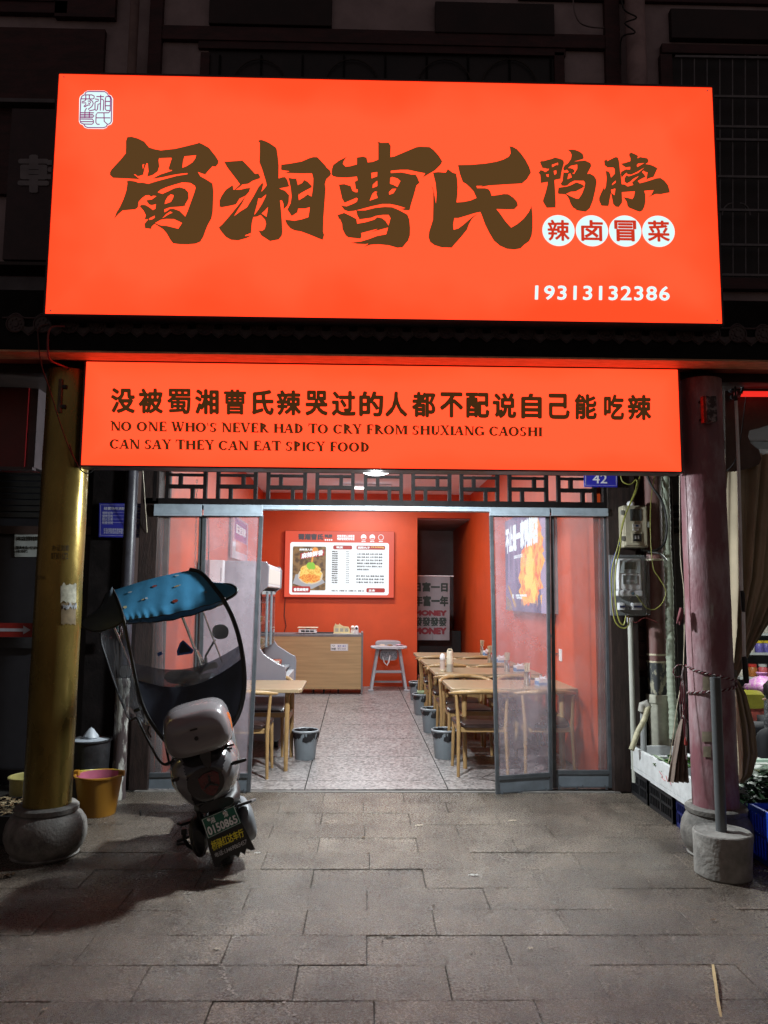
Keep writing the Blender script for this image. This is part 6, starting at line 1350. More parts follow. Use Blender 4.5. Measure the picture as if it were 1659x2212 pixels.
def rr_poly(s0, s1, t0, t1, r=.02, asp=1.66):
    P = []
    for (cx, cy, a) in ((s1-r, t1-r*asp, 0), (s0+r, t1-r*asp, 90), (s0+r, t0+r*asp, 180), (s1-r, t0+r*asp, 270)):
        for k in range(5): P.append((cx+r*math.cos(R(a+22.5*k)), cy+r*asp*math.sin(R(a+22.5*k))))
    return P
def pl_(P, d, m, nm, f=fm, par=mnu): return MB().add([f(x, y, d) for x, y in P], [tuple(range(len(P)))]).build(nm, m, par)
pl_(rr_poly(.045,.955,.035,.83), .002, E_WHT, 'white_panel')
ph = pl_(rr_poly(.07,.375,.10,.765,.012), .004, emi('dish photo brown', (.10,.055,.025), 1.0, col2=(.28,.16,.06), scale=14), 'dish_photo')
def blob(cx, cy, rx, ry, n, rough_, seed):
    rn = random.Random(seed); return [(cx+rx*(1+rn.uniform(-rough_, rough_))*math.cos(2*math.pi*k/n), cy+ry*(1+rn.uniform(-rough_, rough_))*math.sin(2*math.pi*k/n)) for k in range(n)]
pl_([(.075,.20), (.25,.12), (.37,.22), (.30,.36), (.10,.34)], .005, emi('cloth grey', (.42,.42,.45), 1.0), 'dish_cloth', par=ph)
pl_(blob(.235,.32,.115,.13,26,.02,1), .006, emi('plate cream', (.75,.62,.45), 1.0), 'plate', par=ph)
pl_(blob(.235,.36,.10,.15,30,.10,2), .007, emi('noodle yellow', (.85,.42,.06), 1.0, col2=(1,.72,.18), scale=40), 'noodles', par=ph)
pl_(blob(.24,.47,.04,.06,16,.25,3), .008, emi('herb green', (.28,.6,.05), 1.0), 'herbs', par=ph)
pl_(blob(.235,.28,.09,.07,22,.2,7), .0085, emi('chilli orange', (.8,.16,.02), 1.0, col2=(.95,.45,.08), scale=50), 'chilli', par=ph)
pl_([(.24,.52), (.255,.53), (.27,.70), (.25,.69)], .009, emi('broth orange', (.9,.35,.06), 1.0), 'pour', par=ph); pl_(blob(.275,.70,.03,.055,18,.05,4), .0095, emi('broth orange', (.9,.35,.06)), 'ladle', par=ph)
pl_([(.14,.57), (.36,.63), (.36,.72), (.14,.66)], .0055, E_DRED, 'red_band', par=ph)
put_text('lettering', '麻辣鲜香', E_WHT, ph, lambda s, t, d=0: fm(.15+.20*s, .575+.06*s+.085*t, .01), bold=.05)
put_text('lettering', '麻辣诱人的', E_WHT, ph, lambda s, t, d=0: fm(.13+.12*s, .70+.035*t, .01), bold=.04)
rb_ = pl_(rr_poly(.07,.235,.065,.16,.01), .0105, E_DRED, 'red_label', par=ph)
put_text('lettering', '香菜麻辣拌', E_WHT, ph, lambda s, t, d=0: fm(.085+.135*s, .085+.05*t, .012), bold=.05)
put_text('lettering', '蜀湘曹氏', E_TXT, mnu, lambda s, t, d=0: fm(.115+.235*s, .865+.095*t, .003), bold=.07)
put_text('lettering', '鸭脖', E_TXT, mnu, lambda s, t, d=0: fm(.36+.07*s, .895+.06*t, .003), bold=.05)
for k in range(4): pl_(blob(.368+k*.019,.868,.008,.013,12,0,1), .003, E_WHT, 'disc')
put_text('lettering', '吃鸭货就认准蜀湘\n鸭脖香辣更有味道', E_WHT, mnu, lambda s, t, d=0: fm(.475+.16*s, .865+.085*t, .003), bold=.05)
for k in range(3):
    dd = pl_(blob(.72+k*.08,.915,.026,.045,22,0,1), .003, E_WHT, 'round_icon')
    if k < 2: pl_([(.70+k*.08,.90), (.74+k*.08,.905), (.733+k*.08,.882), (.707+k*.08,.88)], .0045, E_RED, 'icon_fill', par=dd)
    else: pl_(blob(.72+k*.08,.915,.021,.037,22,0,1), .0045, E_RED, 'icon_fill', par=dd)
    put_text('lettering', ['卤味','冒菜','麻辣拌'][k], E_WHT, mnu, lambda s, t, d=0: fm(.70+k*.08+.04*s, .842+.02*t, .003), bold=.05)
for (a, b, c, d_, tx, s0) in [(.44,.615,.725,.785,'鸭货',.47), (.655,.92,.725,.785,'涮菜丸子',.665), (.75,.92,.075,.14,'主食',.77)]:
    h_ = pl_(rr_poly(a,b,c,d_,.012), .004, E_DRED, 'red_header')
    w__ = .06 if len(tx) == 2 else .115
    put_text('lettering', tx, E_WHT, h_, lambda s, t, d=0: fm(s0+w__*s, c+.012+.036*t, .006), bold=.05)
put_text('lettering', '19.9/500g', emi('gold print', (.95,.6,.15)), mnu, lambda s, t, d=0: fm(.79+.12*s, .745+.03*t, .006), bold=.04)
put_text('lettering', 'Duck products', E_RED, mnu, lambda s, t, d=0: fm(.535+.075*s, .74+.02*t, .006), bold=.02)
names = ['鸭头','鸭脖','鸭掌','鸭翅','鸭四件','鸭舌','鸭肠','鸭胗','鸭腿','鸭架','鸭锁骨','鸭心','鸭肝','鸡爪套餐','毛豆']
for k, s_n in enumerate(names):
    y = .70-.0335*k
    put_text('lettering', s_n, E_TXT, mnu, lambda s, t, d=0: fm(.43+(.055)*s, y-.020+.022*t, .004), bold=.05)
    put_text('lettering', ['8元/个','6元/份','5元/份'][k % 3], E_TXT, mnu, lambda s, t, d=0: fm(.56+.03*s, y-.018+.018*t, .004), bold=.03)
rows = ['土豆 年糕 海带 白菜 生菜 油麦','娃娃 豆腐 金针 木耳 菠菜 香菇','藕片 腐竹 豆皮 粉丝 豆芽 魔芋','鹌鹑蛋 火腿肠 蟹柳棒 鱼豆腐','蛋饺虾饺 牛肉丸 撒尿丸 鱼丸','海带结 面筋泡']
for k, s_n in enumerate(rows):
    y = .665-.047*k; w__ = .235 if len(s_n) > 14 else (.215 if len(s_n) > 9 else .11)
    put_text('lettering', s_n, E_TXT, mnu, lambda s, t, d=0: fm(.66+w__*s, y-.022+.026*t, .004), bold=.04)
for k, s_n in enumerate(['肥牛 肥羊 毛肚 黄喉 鸭血 鸭肠','虾滑 龙利鱼 鱿鱼 鸡柳 牛筋','午餐肉 培根 芝士 蟹棒 虾饺']):
    y = .33-.047*k
    put_text('lettering', s_n, E_TXT, mnu, lambda s, t, d=0: fm(.655+.255*s, y-.022+.026*t, .004), bold=.04)
put_text('lettering', '米饭 2元   方便面 3元   红薯粉 3元   面筋 3元', E_TXT, mnu, lambda s, t, d=0: fm(.43+.30*s, .085+.024*t, .004), bold=.04)
o = MB().tube([Av(616,1290,VB-.01), Av(614,1330,VB-.01), Av(618,1352,VB-.01), Av(611,1375,VB-.01)], .006, 6).build('power_cord', M_BLKC, mnu)
# ---- corridor curtain
nr = I('noren_curtain', 'grey door curtain with black lucky characters and the word MONEY in red', 'curtain', 0, 0)
VC = 14.35
f = bil(Av(893,1383,VC), Av(971,1383,VC), Av(972,1246,VC), Av(893,1245,VC))
fc = lambda s, t, d=0: f(s, t, d+.012*math.sin(s*9+1)*(1-t)-.012*(1-t))
M_CLOTH = mat('grey white curtain cloth', (.22,.21,.225), rough=.9, var=.05, scale=8)
MB().grid(lambda i, j: fc(i*.535, j), 14, 14).build('cloth_panel', M_CLOTH, nr, smooth=80); MB().grid(lambda i, j: fc(.54+i*.46, j), 14, 14).build('cloth_panel', M_CLOTH, nr, smooth=80)
MK = mat('green black print', (.02,.035,.03), rough=.8); MRD = mat('maroon print', (.16,.02,.03), rough=.8)
put_text('lettering', '日富一日', MK, nr, lambda s, t, d=0: fc(-.02*0+.02+.92*s, .76+.15*t, .004), bold=.05)
put_text('lettering', '年富一年', MK, nr, lambda s, t, d=0: fc(.02+.94*s, .53+.17*t, .004), bold=.05)
put_text('lettering', 'MONEY', MRD, nr, lambda s, t, d=0: fc(.02+.90*s, .38+.09*t, .004), bold=.08)
put_text('lettering', '發發發發', MK, nr, lambda s, t, d=0: fc(.02+.90*s, .22+.14*t, .004), bold=.04)
put_text('lettering', 'MONEY', MRD, nr, lambda s, t, d=0: fc(.02+.90*s, .09+.11*t, .004), bold=.08)
MB().tube([f(-.02,1.01,.0), f(1.1,1.01,.0)], .01, 8).build('rod', M_WHITE, nr)
tag(MB().bx(cx0+.02, UR-.02, 15.2, 15.25, 0, .95).build('corridor_dark_sheet', M_BLACKP, None), 'black sheet standing in for the dark under the corridor curtain', 'cabinet').matrix_world = IM  # thin black sheet put in for the dark below the curtain
# ---- high chair
hc = I('high_chair', 'grey plastic baby high chair with a tray against the back wall', 'high chair', Av(839,1430,13.55).x, 13.55)
M_HC = mat('warm grey plastic', (.33,.32,.34), rough=.45, var=.06, scale=10)
for sx in (-1, 1):
    for sy in (-1, 1):
        MB().tube([(sx*.30, sy*.24, .01), (sx*.19, sy*.13, .70)], [.030, .036], 4).build('leg', M_HC, hc, bevel=.006)
    MB().bar((sx*.245, -.2, .30), (sx*.245, .2, .30), .03, .05).build('side_rail', M_HC, hc, bevel=.005)
    MB().bx(sx*.31-.05, sx*.31+.05, -.27, -.21, 0, .03).build('foot', M_HC, hc, bevel=.01)
MB().grid(lambda i, j: Vector((-.25+.5*i, -.17+.02*j, .31-.03*math.sin(math.pi*i)*0+.035*j-.03*(1-j)*math.sin(math.pi*i)*-1)), 14, 2).bx(-.25, .25, -.19, -.13, .30, .34).build('footrest', M_HC, hc, bevel=.008)
MB().bx(-.25, .25, .17, .2, .10, .13).build('rear_bar', M_GREY, hc)
MB().loft([(0,-.30,.735,.26,.018,4), (0,-.26,.74,.31,.024,5), (0,-.05,.74,.32,.026,5), (0,.02,.74,.30,.022,5)], n=30).build('tray', mat('tray grey', (.42,.42,.45), rough=.4), hc, smooth=60)
MB().loft([(0,-.12,.60,.15,.09,4), (0,.1,.62,.17,.11,4), (0,.16,.66,.16,.15,4)], n=24).build('seat', M_HC, hc, smooth=60)
MB().loft([(0,.10,.76,.22,.06,3.5), (0,.17,.77,.23,.075,3.5), (0,.19,.77,.20,.06,3)], n=24).build('backrest', M_HC, hc, smooth=60)
MB().bx(-.14, .14, -.14, -.125, .54, .66).build('seat_pad', mat('pad grey pattern', (.25,.27,.30), rough=.7, var=.6, scale=40), hc, bevel=.005)
MB().tube([(-.11,-.16,.58), (-.08,-.18,.48), (-.03,-.19,.43), (0,-.18,.50), (.02,-.16,.60)], .012, 6, flat=.3).build('strap', M_WHITE, hc)
MB().lathe([(0,0), (.05,.004), (.07,.014), (.0,.03)], c=(.18,-.14,.765), n=12, wob=.2).build('pink_cloth', mat('pink cloth', (.6,.35,.42), rough=.8), hc, smooth=60)
MB().lathe([(0,0), (.06,.004), (.04,.02), (.0,.022)], c=(-.12,-.14,.765), n=10, wob=.25).build('cream_cloth', mat('peach cloth', (.6,.45,.35), rough=.8), hc, smooth=60)
MB().lathe([(0,0), (.05,.004), (.03,.02), (.0,.025)], c=(.02,-.18,.765), n=9, wob=.25).build('crumbs', mat('brown crumbs', (.25,.12,.05), rough=.8), hc)
# ---- light box on the right wall
rl = I('wall_lightbox', 'glowing dark poster light box with white brush lettering and flames on the right wall', 'light box', 0, 0)
uL = UR-.10
pa_, pb_ = Au(1093,1318,uL).y, 7.95
zt_, zb_ = Au(1093,1126,uL).z, Au(1093,1318,uL).z
MB().bx(uL+.001, UR, pb_, pa_, zb_, zt_).build('case', mat('grey box side', (.2,.19,.2), rough=.5), rl)
fr_ = lambda s, t, d=0: Vector((uL-.001-d, pa_+(pb_+.0-pa_)*s, zb_+(zt_-zb_)*t))
def prl(P, d, m, nm): return MB().add([fr_(x, y, d) for x, y in P], [tuple(range(len(P)))]).build(nm, m, rl)
prl([(0,0), (1,0), (1,1), (0,1)], 0, emi('poster blue dusk', (.05,.07,.22), .9, col2=(.20,.17,.36), scale=1.6), 'light_panel')
prl([(.86,0), (1,0), (1,1), (.86,1)], .001, emi('poster lilac edge', (.45,.38,.62), 1.0), 'light_edge')
fl1 = emi('flame orange', (1.0,.14,.01), 1.3, col2=(1,.5,.05), scale=9); fl2 = emi('flame yellow', (1,.66,.10), 1.4)
for k, (cx, cy, rx, ry, s_) in enumerate([(.66,.42,.25,.33,11), (.58,.22,.20,.15,12), (.78,.62,.14,.28,13), (.74,.88,.07,.12,17)]): prl(blob(cx, cy, rx, ry, 34, .22, s_), .002+k*.0004, fl1, 'flame')
for k, (cx, cy, rx, ry, s_) in enumerate([(.64,.42,.09,.20,14), (.72,.20,.05,.10,15), (.56,.30,.05,.08,16)]): prl(blob(cx, cy, rx, ry, 20, .3, s_), .004+k*.0003, fl2, 'flame_core')
rn = random.Random(5)
for k in range(6):
    x = .42+k*.085; prl([(x,.16), (x+.02,.02+rn.uniform(0,.05)), (x+.04,.17)], .0016, fl1, 'flame')
prl([(.02,.0), (.20,.0), (.16,.10), (.02,.16)], .002, emi('straw gold', (.42,.28,.10), 1.0, col2=(.2,.16,.2), scale=20), 'straw')
prl([(.06,.28), (.12,.26), (.30,.06), (.26,.03)], .002, emi('wood gold', (.55,.32,.10), 1.0), 'wood_stick')
for x in (.08, .22, .34): prl([(x,.3), (x+.05,.3), (x+.04,.97), (x+.01,.97)], .0012, emi('pot lilac', (.25,.2,.40), 1.0), 'jar_shape')
EW = emi('poster white', (.80,.97,1.0), 1.35)
put_text('lettering', '不止是一家鸭脖店', EW, rl, lambda s, t, d=0: fr_(.03+.80*s, .62+.02*s+.30*t, .008), bold=.07)
put_text('lettering', 'CHENGDU STYLE SPICY', EW, rl, lambda s, t, d=0: fr_(.26+.22*s, .55+.035*t, .008), bold=.03)
put_text('lettering', '鸭', EW, rl, lambda s, t, d=0: fr_(.21+.03*s, .125+.055*t, .008), bold=.05)
put_text('lettering', '蜀湘曹氏鸭脖辣卤冒菜\n一家好吃的店', EW, rl, lambda s, t, d=0: fr_(.30+.27*s, .125+.05*t, .008), bold=.03)
so_ = I('wall_socket', 'white wall socket with a cable below the right light box', 'socket', UR-.012, Au(1212,1415,UR).y, Au(1212,1415,UR).z)
MB().bx(-.0, .012, -.045, .045, -.06, .06).build('plate', M_WHITE, so_, bevel=.003)
cable('lightbox_cord', 'dark cord hanging from the right light box to the wall socket', [W(UR-.02, *Au(1204,1330,UR).yz), W(UR-.02, *Au(1201,1355,UR).yz), W(UR-.02, *Au(1191,1385,UR).yz), W(UR-.02, *Au(1192,1405,UR).yz), W(UR-.02, *Au(1201,1412,UR).yz), W(UR-.02, *Au(1209,1412,UR).yz)], .006, M_BLKC)
# ---- left wall poster, chain, cords
lpz = I('wall_poster', 'glossy blue and red poster board high on the left wall', 'poster', 0, 0)
ul = UL+.03
q0, q1 = Au(500,1110,ul), Au(531,1215,ul)
fl = lambda s, t, d=0: Vector((ul+d, q0.y+(q1.y-q0.y)*s, q1.z+(q0.z-q1.z)*t+.0))
rect(MB(), fl, 0, 1, 0, 1, 0, .025).build('board', mat('poster white gloss', (.55,.55,.65), rough=.12, coat=.6), lpz)
rect(MB(), fl, .12, .9, .45, .95, .026).build('blue_print', mat('poster blue', (.05,.08,.40), rough=.15, coat=.6), lpz); rect(MB(), fl, .2, .95, .18, .44, .026).build('red_print', mat('poster red', (.6,.08,.05), rough=.15, coat=.6), lpz)
put_text('lettering', '配送到家', M_WHITE, lpz, lambda s, t, d=0: fl(.18+.64*s, .6+.22*t, .028), bold=.04)
chn = MB()
for k in range(26):
    c = IM @ (Av(425.5-k*.2, 1040+k*9.6, 6.95)); a = k % 2
    chn.tube([c+Vector((math.cos(t)*.008*(1-a), math.cos(t)*.008*a, math.sin(t)*.017)) for t in [2*math.pi*i/8 for i in range(9)]], .0028, 5, cap=False)
chn.build('link', mat('steel chain', (.3,.28,.26), rough=.4, metal=.8), None); tag(bpy.data.objects['link'], 'thin steel chain hanging behind the left plastic doors', 'chain'); bpy.data.objects['link'].name = 'hanging_chain'
cable('hanging_black_cable', 'black cord hanging straight down behind the frosted left door leaf', [IM @ Av(448+i*.3-1.5*math.sin(i), 1015+i*32, 6.9) for i in range(9)], .005, M_BLKC)
# ---- refrigerated display cabinet on the left
fg = I('display_fridge', 'grey open display fridge with a white lit header behind the left door', 'fridge', 0, 0)
v0, v1 = 8.25, 9.75
M_FR = mat('lilac grey fridge enamel', (.25,.245,.28), rough=.3, var=.05, scale=3, coat=.3)
prof = [(UL+.02,.09), (-.80,.09), (-.74,.14), (-.72,.80), (-.735,.86), (-.80,.89), (-.96,.99), (-1.0,1.05), (-1.01,1.62), (-.985,1.66), (-.93,1.70), (-.925,1.92), (-.95,1.97), (UL+.02,1.985)]
for a, b, nm_ in ((v0, v0+.05, 'end_panel'), (v1-.05, v1, 'end_panel')):
    MB().prism(prof, lambda x, y, d: Vector((x, a+d, y)), b-a).build(nm_, M_FR, fg, bevel=.008)
MB().bx(UL+.02, -1.45, v0+.05, v1-.05, .1, 1.97).build('back', mat('dark fridge inside', (.09,.10,.11), rough=.4), fg)
MB().bx(-1.45, -.745, v0+.05, v1-.05, .12, .70).build('lower_front', mat('white fridge front', (.5,.5,.52), rough=.35), fg, bevel=.004)
MB().bx(-1.45, -.94, v0+.05, v1-.05, 1.70, 1.95).build('header', M_WHITE, fg, bevel=.01)
rect(MB(), lambda s, t, d=0: Vector((-.937+d, v0+.1+(v1-v0-.2)*s, 1.74+.16*t)), 0, 1, 0, 1, 0).build('lit_sign', emi('fridge header light', (.85,.78,.72), 1.0), fg)
for z in (.74, 1.02, 1.28, 1.52):
    s1_ = -.80 if z < .8 else -1.06
    sh_ = MB().bx(-1.449, s1_, v0+.051, v1-.051, z, z+.02).build('shelf', mat('shelf steel', (.45,.48,.5), rough=.3, metal=.5), fg)
for k in range(5):
    a = v0+.09+k*.28
    for nm_, z, u in (('tray_food', .765, -1.1), ('tray_food', 1.045, -1.2), ('tray_food', 1.305, -1.2)):
        MB().bx(u-.16, u+.20 if z < .8 else u+.12, a, a+.24, z, z+.06).build(nm_, mat(f'food {k%4}', [(.35,.08,.04), (.4,.28,.1), (.12,.2,.06), (.45,.4,.33)][k % 4], rough=.6, var=.6, scale=50), fg, bevel=.012)
for v in (v0+.55, v0+1.0): MB().bx(-1.005, -.985, v-.012, v+.012, 1.03, 1.66).build('glass_frame', M_ALU, fg)
MB().bx(-1.0, -.997, v0+.05, v1-.05, 1.03, 1.66).build('glass_door', M_GLASS, fg)
for v in (v0+.15, v1-.15):
    MB().lathe([(0,-.02), (.05,-.02), (.05,.02), (0,.02)], n=16, M=Matrix.Translation((-.82, v, .05)) @ Matrix.Rotation(math.pi/2, 4, 'Y')).build('castor', M_RUB, fg, smooth=40)
ub = I('white_unit', 'small white electrical unit on the wall above the left end of the fridge', 'unit', Av(469,1235,8.05).x, 8.05, Av(469,1235,8.05).z)
MB().bx(-.07, .07, -.06, .06, -.22, .12).build('unit_body', M_WHITE, ub, bevel=.006); MB().bx(.045, .055, -.062, -.0605, -.1, .04).build('print', M_GREY, ub)
# ================================================================ right hand stall
M_FOAM = mat('white foam', (.58,.60,.60), rough=.7, var=.12, scale=12, bump=.35, bscale=110)
def foam_box(label, x0, x1, y0, y1, z0, h, rz=0):
    t = thing('foam_box', label, 'foam box', ((x0+x1)/2, (y0+y1)/2, z0), rz, 'white foam boxes on crates')
    a, b, w_ = (x1-x0)/2, (y1-y0)/2, .028
    MB().bx(-a, a, -b, b, 0, .03).build('bottom', M_FOAM, t)
    for s in (-1, 1):
        MB().bx(min(s*a, s*(a-w_)), max(s*a, s*(a-w_)), -b, b, .031, h).build('side_wall', M_FOAM, t, bevel=.004)
        MB().bx(-a+w_, a-w_, min(s*b, s*(b-w_)), max(s*b, s*(b-w_)), .031, h).build('end_wall', M_FOAM, t, bevel=.004)
    return t
def crate(label, x0, x1, y0, y1, h, m, group, rz=0, z0=0):
    t = thing('crate', label, 'crate', ((x0+x1)/2, (y0+y1)/2, z0), rz, group)
    a, b = (x1-x0)/2, (y1-y0)/2
    MB().bx(-a+.01, a-.01, -b+.01, b-.01, .005, .018).build('base', m, t)
    for s in (-1, 1):
        for axis in (0, 1):
            L_ = b if axis == 0 else a; c = a if axis == 0 else b
            mb = MB()
            def bb(p0, p1, q0, q1, th_=.012, off=0):
                lo_, hi_ = sorted((s*(c-th_-off), s*(c-off)))
                if axis == 0: mb.bx(lo_, hi_, p0, p1, q0, q1)
                else: mb.bx(p0, p1, lo_, hi_, q0, q1)
            bb(-L_, L_, 0, .03, .014); bb(-L_, L_, h-.035, h, .018); bb(-L_, L_, h*.48, h*.48+.014, .014)
            k = int(2*L_/.032)
            for i in range(k+1):
                p = -L_+.006+(2*L_-.012)*i/k; bb(p-.004, p+.004, .0305, h-.0355, .010, .002)
            for p in (-L_+.012, 0, L_-.012): bb(p-.012, p+.012, .0306, h-.0356, .013)
            mb.build('crate_side', m, t)
    return t
M_BCR = mat('black crate plastic', (.014,.014,.016), rough=.45); M_BLCR = mat('navy crate plastic', (.008,.014,.11), rough=.4); M_BLCR2 = mat('blue basket plastic', (.012,.06,.50), rough=.35, var=.1)
XC = 2.20
crate('black crate under the farthest foam box by the wooden post', XC, XC+.33, 6.12, 6.50, .20, M_BCR, 'plastic crates under the foam boxes')
crate('black crate in the middle of the crate row', XC, XC+.33, 5.62, 6.10, .20, M_BCR, 'plastic crates under the foam boxes')
crate('navy blue crate nearest the pink column base', XC+.01, XC+.36, 5.12, 5.60, .20, M_BLCR, 'plastic crates under the foam boxes')
foam_box('white foam box standing farthest back on the black crate', XC-.01, XC+.34, 6.02, 6.46, .205, .19)
foam_box('long white foam box with faint red marks nearest the pink column', XC-.02, XC+.35, 5.22, 6.00, .205, .20)
mb = MB(); f = bil((XC-.022,5.98,.22), (XC-.022,5.25,.22), (XC-.022,5.25,.40), (XC-.022,5.98,.40))
mb.tube([f(.25,.62,.002), f(.33,.5,.002), f(.30,.42,.002), f(.4,.38,.002)], .003, 4).tube([f(.42,.6,.002), f(.46,.4,.002), f(.5,.5,.002), f(.55,.36,.002)], .003, 4)
tag(mb.build('red_scribble', mat('faded red pen', (.45,.15,.15), rough=.6), None), 'faded red scribble on the side of the long foam box', 'marking')
# greens in the foam boxes
def leaves(label, c, sx, sy, n, m, seed, hgt=.12, name='leafy_greens'):
    rn = random.Random(seed); t = thing(name, label, 'vegetables', c)
    groups = [MB() for _ in range(3)]
    for k in range(n):
        mb = groups[k % 3]; p = Vector((rn.uniform(-sx, sx), rn.uniform(-sy, sy), rn.uniform(0, hgt)*(1-.3*rn.random())))
        a = rn.uniform(0, 6.28); L = rn.uniform(.05, .11); wd_ = L*rn.uniform(.28,.45); d1 = Vector((math.cos(a), math.sin(a), rn.uniform(-.5,.7))).normalized(); s1 = d1.cross(Vector((0,0,1))).normalized()
        up = s1.cross(d1)
        vs = [p, p+d1*L*.3+s1*wd_*.8+up*.008, p+d1*L*.7+s1*wd_*.7+up*.004, p+d1*L, p+d1*L*.7-s1*wd_*.7+up*.004, p+d1*L*.3-s1*wd_*.8+up*.008, p+d1*L*.5+up*-.008]
        mb.add(vs, [(0,1,6), (1,2,6), (2,3,6), (3,4,6), (4,5,6), (5,0,6)])
    for mb in groups: o = mb.build('leaves', m, t, smooth=50); o['kind'] = 'stuff'
    return t
M_LEAF = mat('dark green leaves', (.018,.045,.018), rough=.45, var=.5, scale=20, spec=.6)
leaves('green shoots lying in the long foam box', Vector((XC+.14, 5.85, .36)), .12, .10, 40, mat('bean green', (.05,.14,.02), rough=.5), 4, .05, 'green_shoots')
# right side wall of the stall edge, floor strip
stall = thing('vegetable_pile', 'pile of dark leafy vegetables behind the blue basket', 'vegetables', Vector((0,0,0)))
bpy.data.objects.remove(stall)
leaves('pile of dark leafy vegetables between column base and blue basket', Vector((2.72, 5.28, .26)), .30, .26, 420, M_LEAF, 12, .20)
crate('low dark crate holding the leafy vegetables', 2.44, 3.0, 5.02, 5.56, .24, M_BCR, 'crates of the vegetable stall')
crate('bright blue ventilated basket at the right edge of the picture', 2.43, 3.03, 4.55, 4.98, .32, M_BLCR2, 'crates of the vegetable stall', R(2))
bs = thing('green_basin', 'pale green square basin behind the leafy vegetables', 'basin', A(1648,1700,5.85)*1.0)
bs.location.z = 0
mb = MB(); z0, z1 = .22, .36
def ring(a, b, z): return [(-a, -b, z), (a, -b, z), (a, b, z), (-a, b, z)]
mb.add(ring(.22,.17,z0)+ring(.30,.24,z1)+ring(.32,.26,z1)+ring(.32,.26,z1-.015)+ring(.29,.23,z1)+ring(.215,.165,z0+.01), [(3,2,1,0)]+[(k*4+i, k*4+(i+1) % 4, k*4+4+(i+1) % 4, k*4+4+i) for k in (0,) for i in range(4)]+[(4+i, 4+(i+1) % 4, 8+(i+1) % 4, 8+i) for i in range(4)]+[(8+i, 12+i, 12+(i+1) % 4, 8+(i+1) % 4) for i in range(4)]+[(16+i, 16+(i+1) % 4, 20+(i+1) % 4, 20+i) for i in range(4)]+[(20,21,22,23)])
mb.build('basin_shell', mat('pale green plastic', (.45,.60,.50), rough=.35), bs, bevel=.003)
MB().bx(-.24, .24, -.2, .2, 0, .215).build('basin_stand', M_BCR, bs)
pc = thing('paper_carton', 'white and yellow paper carton behind the pink column', 'carton', A(1618,1700,6.15)); pc.location.z = .14
MB().bx(-.15, .15, -.12, .12, 0, .20).build('carton_body', mat('grey white carton', (.50,.50,.47), rough=.7), pc, bevel=.004)
MB().bx(-.151, .151, -.122, -.1205, .10, .155).build('yellow_band', mat('orange yellow print', (.55,.30,.03), rough=.6), pc)
MB().bx(-.14, .14, -.11, .11, -.13, -.002).build('carton_base', M_BCR, pc)
# concrete umbrella base
cbp = A(1561,1793,4.62); cb = thing('concrete_footing', 'rough round concrete footing with a leaning grey pipe cast in it', 'footing', (cbp.x, 4.63, 0))
cbm = MB().lathe([(0,0), (.150,0), (.158,.01), (.160,.12), (.166,.235), (.164,.245), (.158,.25), (.14,.243), (.10,.25), (.06,.246), (0,.25)], n=44, wob=.018).build('footing', M_CONC, cb, smooth=35)
top_ = A(1545,1463,4.63)
MB().tube([(A(1558,1788,4.63).x-cbp.x, 0, .22), (top_.x-cbp.x, 0, top_.z)], .031, 24).build('pipe', mat('grey pvc pipe', (.10,.11,.115), rough=.38, var=.1, scale=4), cb, smooth=50)
MB().tube([(top_.x-cbp.x, 0, top_.z+.0005), (top_.x-cbp.x+.0005, 0, top_.z+.001)], .026, 20).build('pipe_mouth', M_BLACKP, cb)
# rope round the pink column
RCX, RCY = cr.location.x, 4.98
def ropepath(y0, y1):
    z0 = A(1480, y0, 4.85).z; z1 = A(1580, y1, 4.9).z
    return [(RCX+.150*math.cos(t), RCY+.150*math.sin(t), z0+(z1-z0)*(1-abs(t+math.pi)/math.pi)*1.0) for t in [-math.pi*1.15+math.pi*1.3*i/40 for i in range(41)]]
M_ROPE = mat('red white rope', (.16,.05,.055), rough=.8, col2=(.45,.38,.36,1), scale=130, lo=.48, hi=.54)
def twist(pts, r, m, par, nm='rope_strand'):
    pts = [Vector(p) for p in pts]; out = [[], []]; s = 0; P = smooth_pts(pts, 4)
    for i, p in enumerate(P):
        if i: s += (p-P[i-1]).length
        d = (P[min(i+1, len(P)-1)]-P[max(i-1, 0)]).normalized(); a = d.cross(Vector((0,0,1))); a = a.normalized() if a.length > 1e-3 else Vector((1,0,0)); b = a.cross(d)
        for k in (0, 1):
            t = s*160+k*math.pi; out[k].append(p+(a*math.cos(t)+b*math.sin(t))*r*.55)
    for k in (0, 1): MB().tube(out[k], r*.62, 5).build(nm, [mat('dark red strand', (.14,.02,.03), rough=.8), mat('pale strand', (.38,.33,.32), rough=.8)][k], par, smooth=60)
rp = thing('tie_rope', 'red and white twisted rope tied round the pink column holding the curtain', 'rope')
twist([(RCX+.150*math.cos(t), RCY+.150*math.sin(t), A(1480,1442,4.85).z-.115*i/30) for i, t in [(i, -math.pi*1.05+math.pi*1.15*i/30) for i in range(31)]], .0075, None, rp)
twist([(RCX+.150*math.cos(t), RCY+.150*math.sin(t), A(1480,1503,4.85).z+.075*i/30) for i, t in [(i, -math.pi*1.05+math.pi*1.15*i/30) for i in range(31)]], .0075, None, rp)
twist([A(1480,1440,4.84), A(1466,1436,4.83), A(1455,1448,4.83), A(1460,1462,4.83), A(1476,1458,4.83), A(1481,1445,4.83)], .005, None, rp)
for k, (dx, y2) in enumerate([(0, 1600), (6, 1560), (-5, 1545), (4, 1640)]):
    twist([A(1478+dx*.5,1442,4.83), A(1475+dx,1500,4.83-.01*k), A(1477+dx,1550,4.83-.01*k), A(1481+dx*.6,y2,4.83)], .006, None, rp)
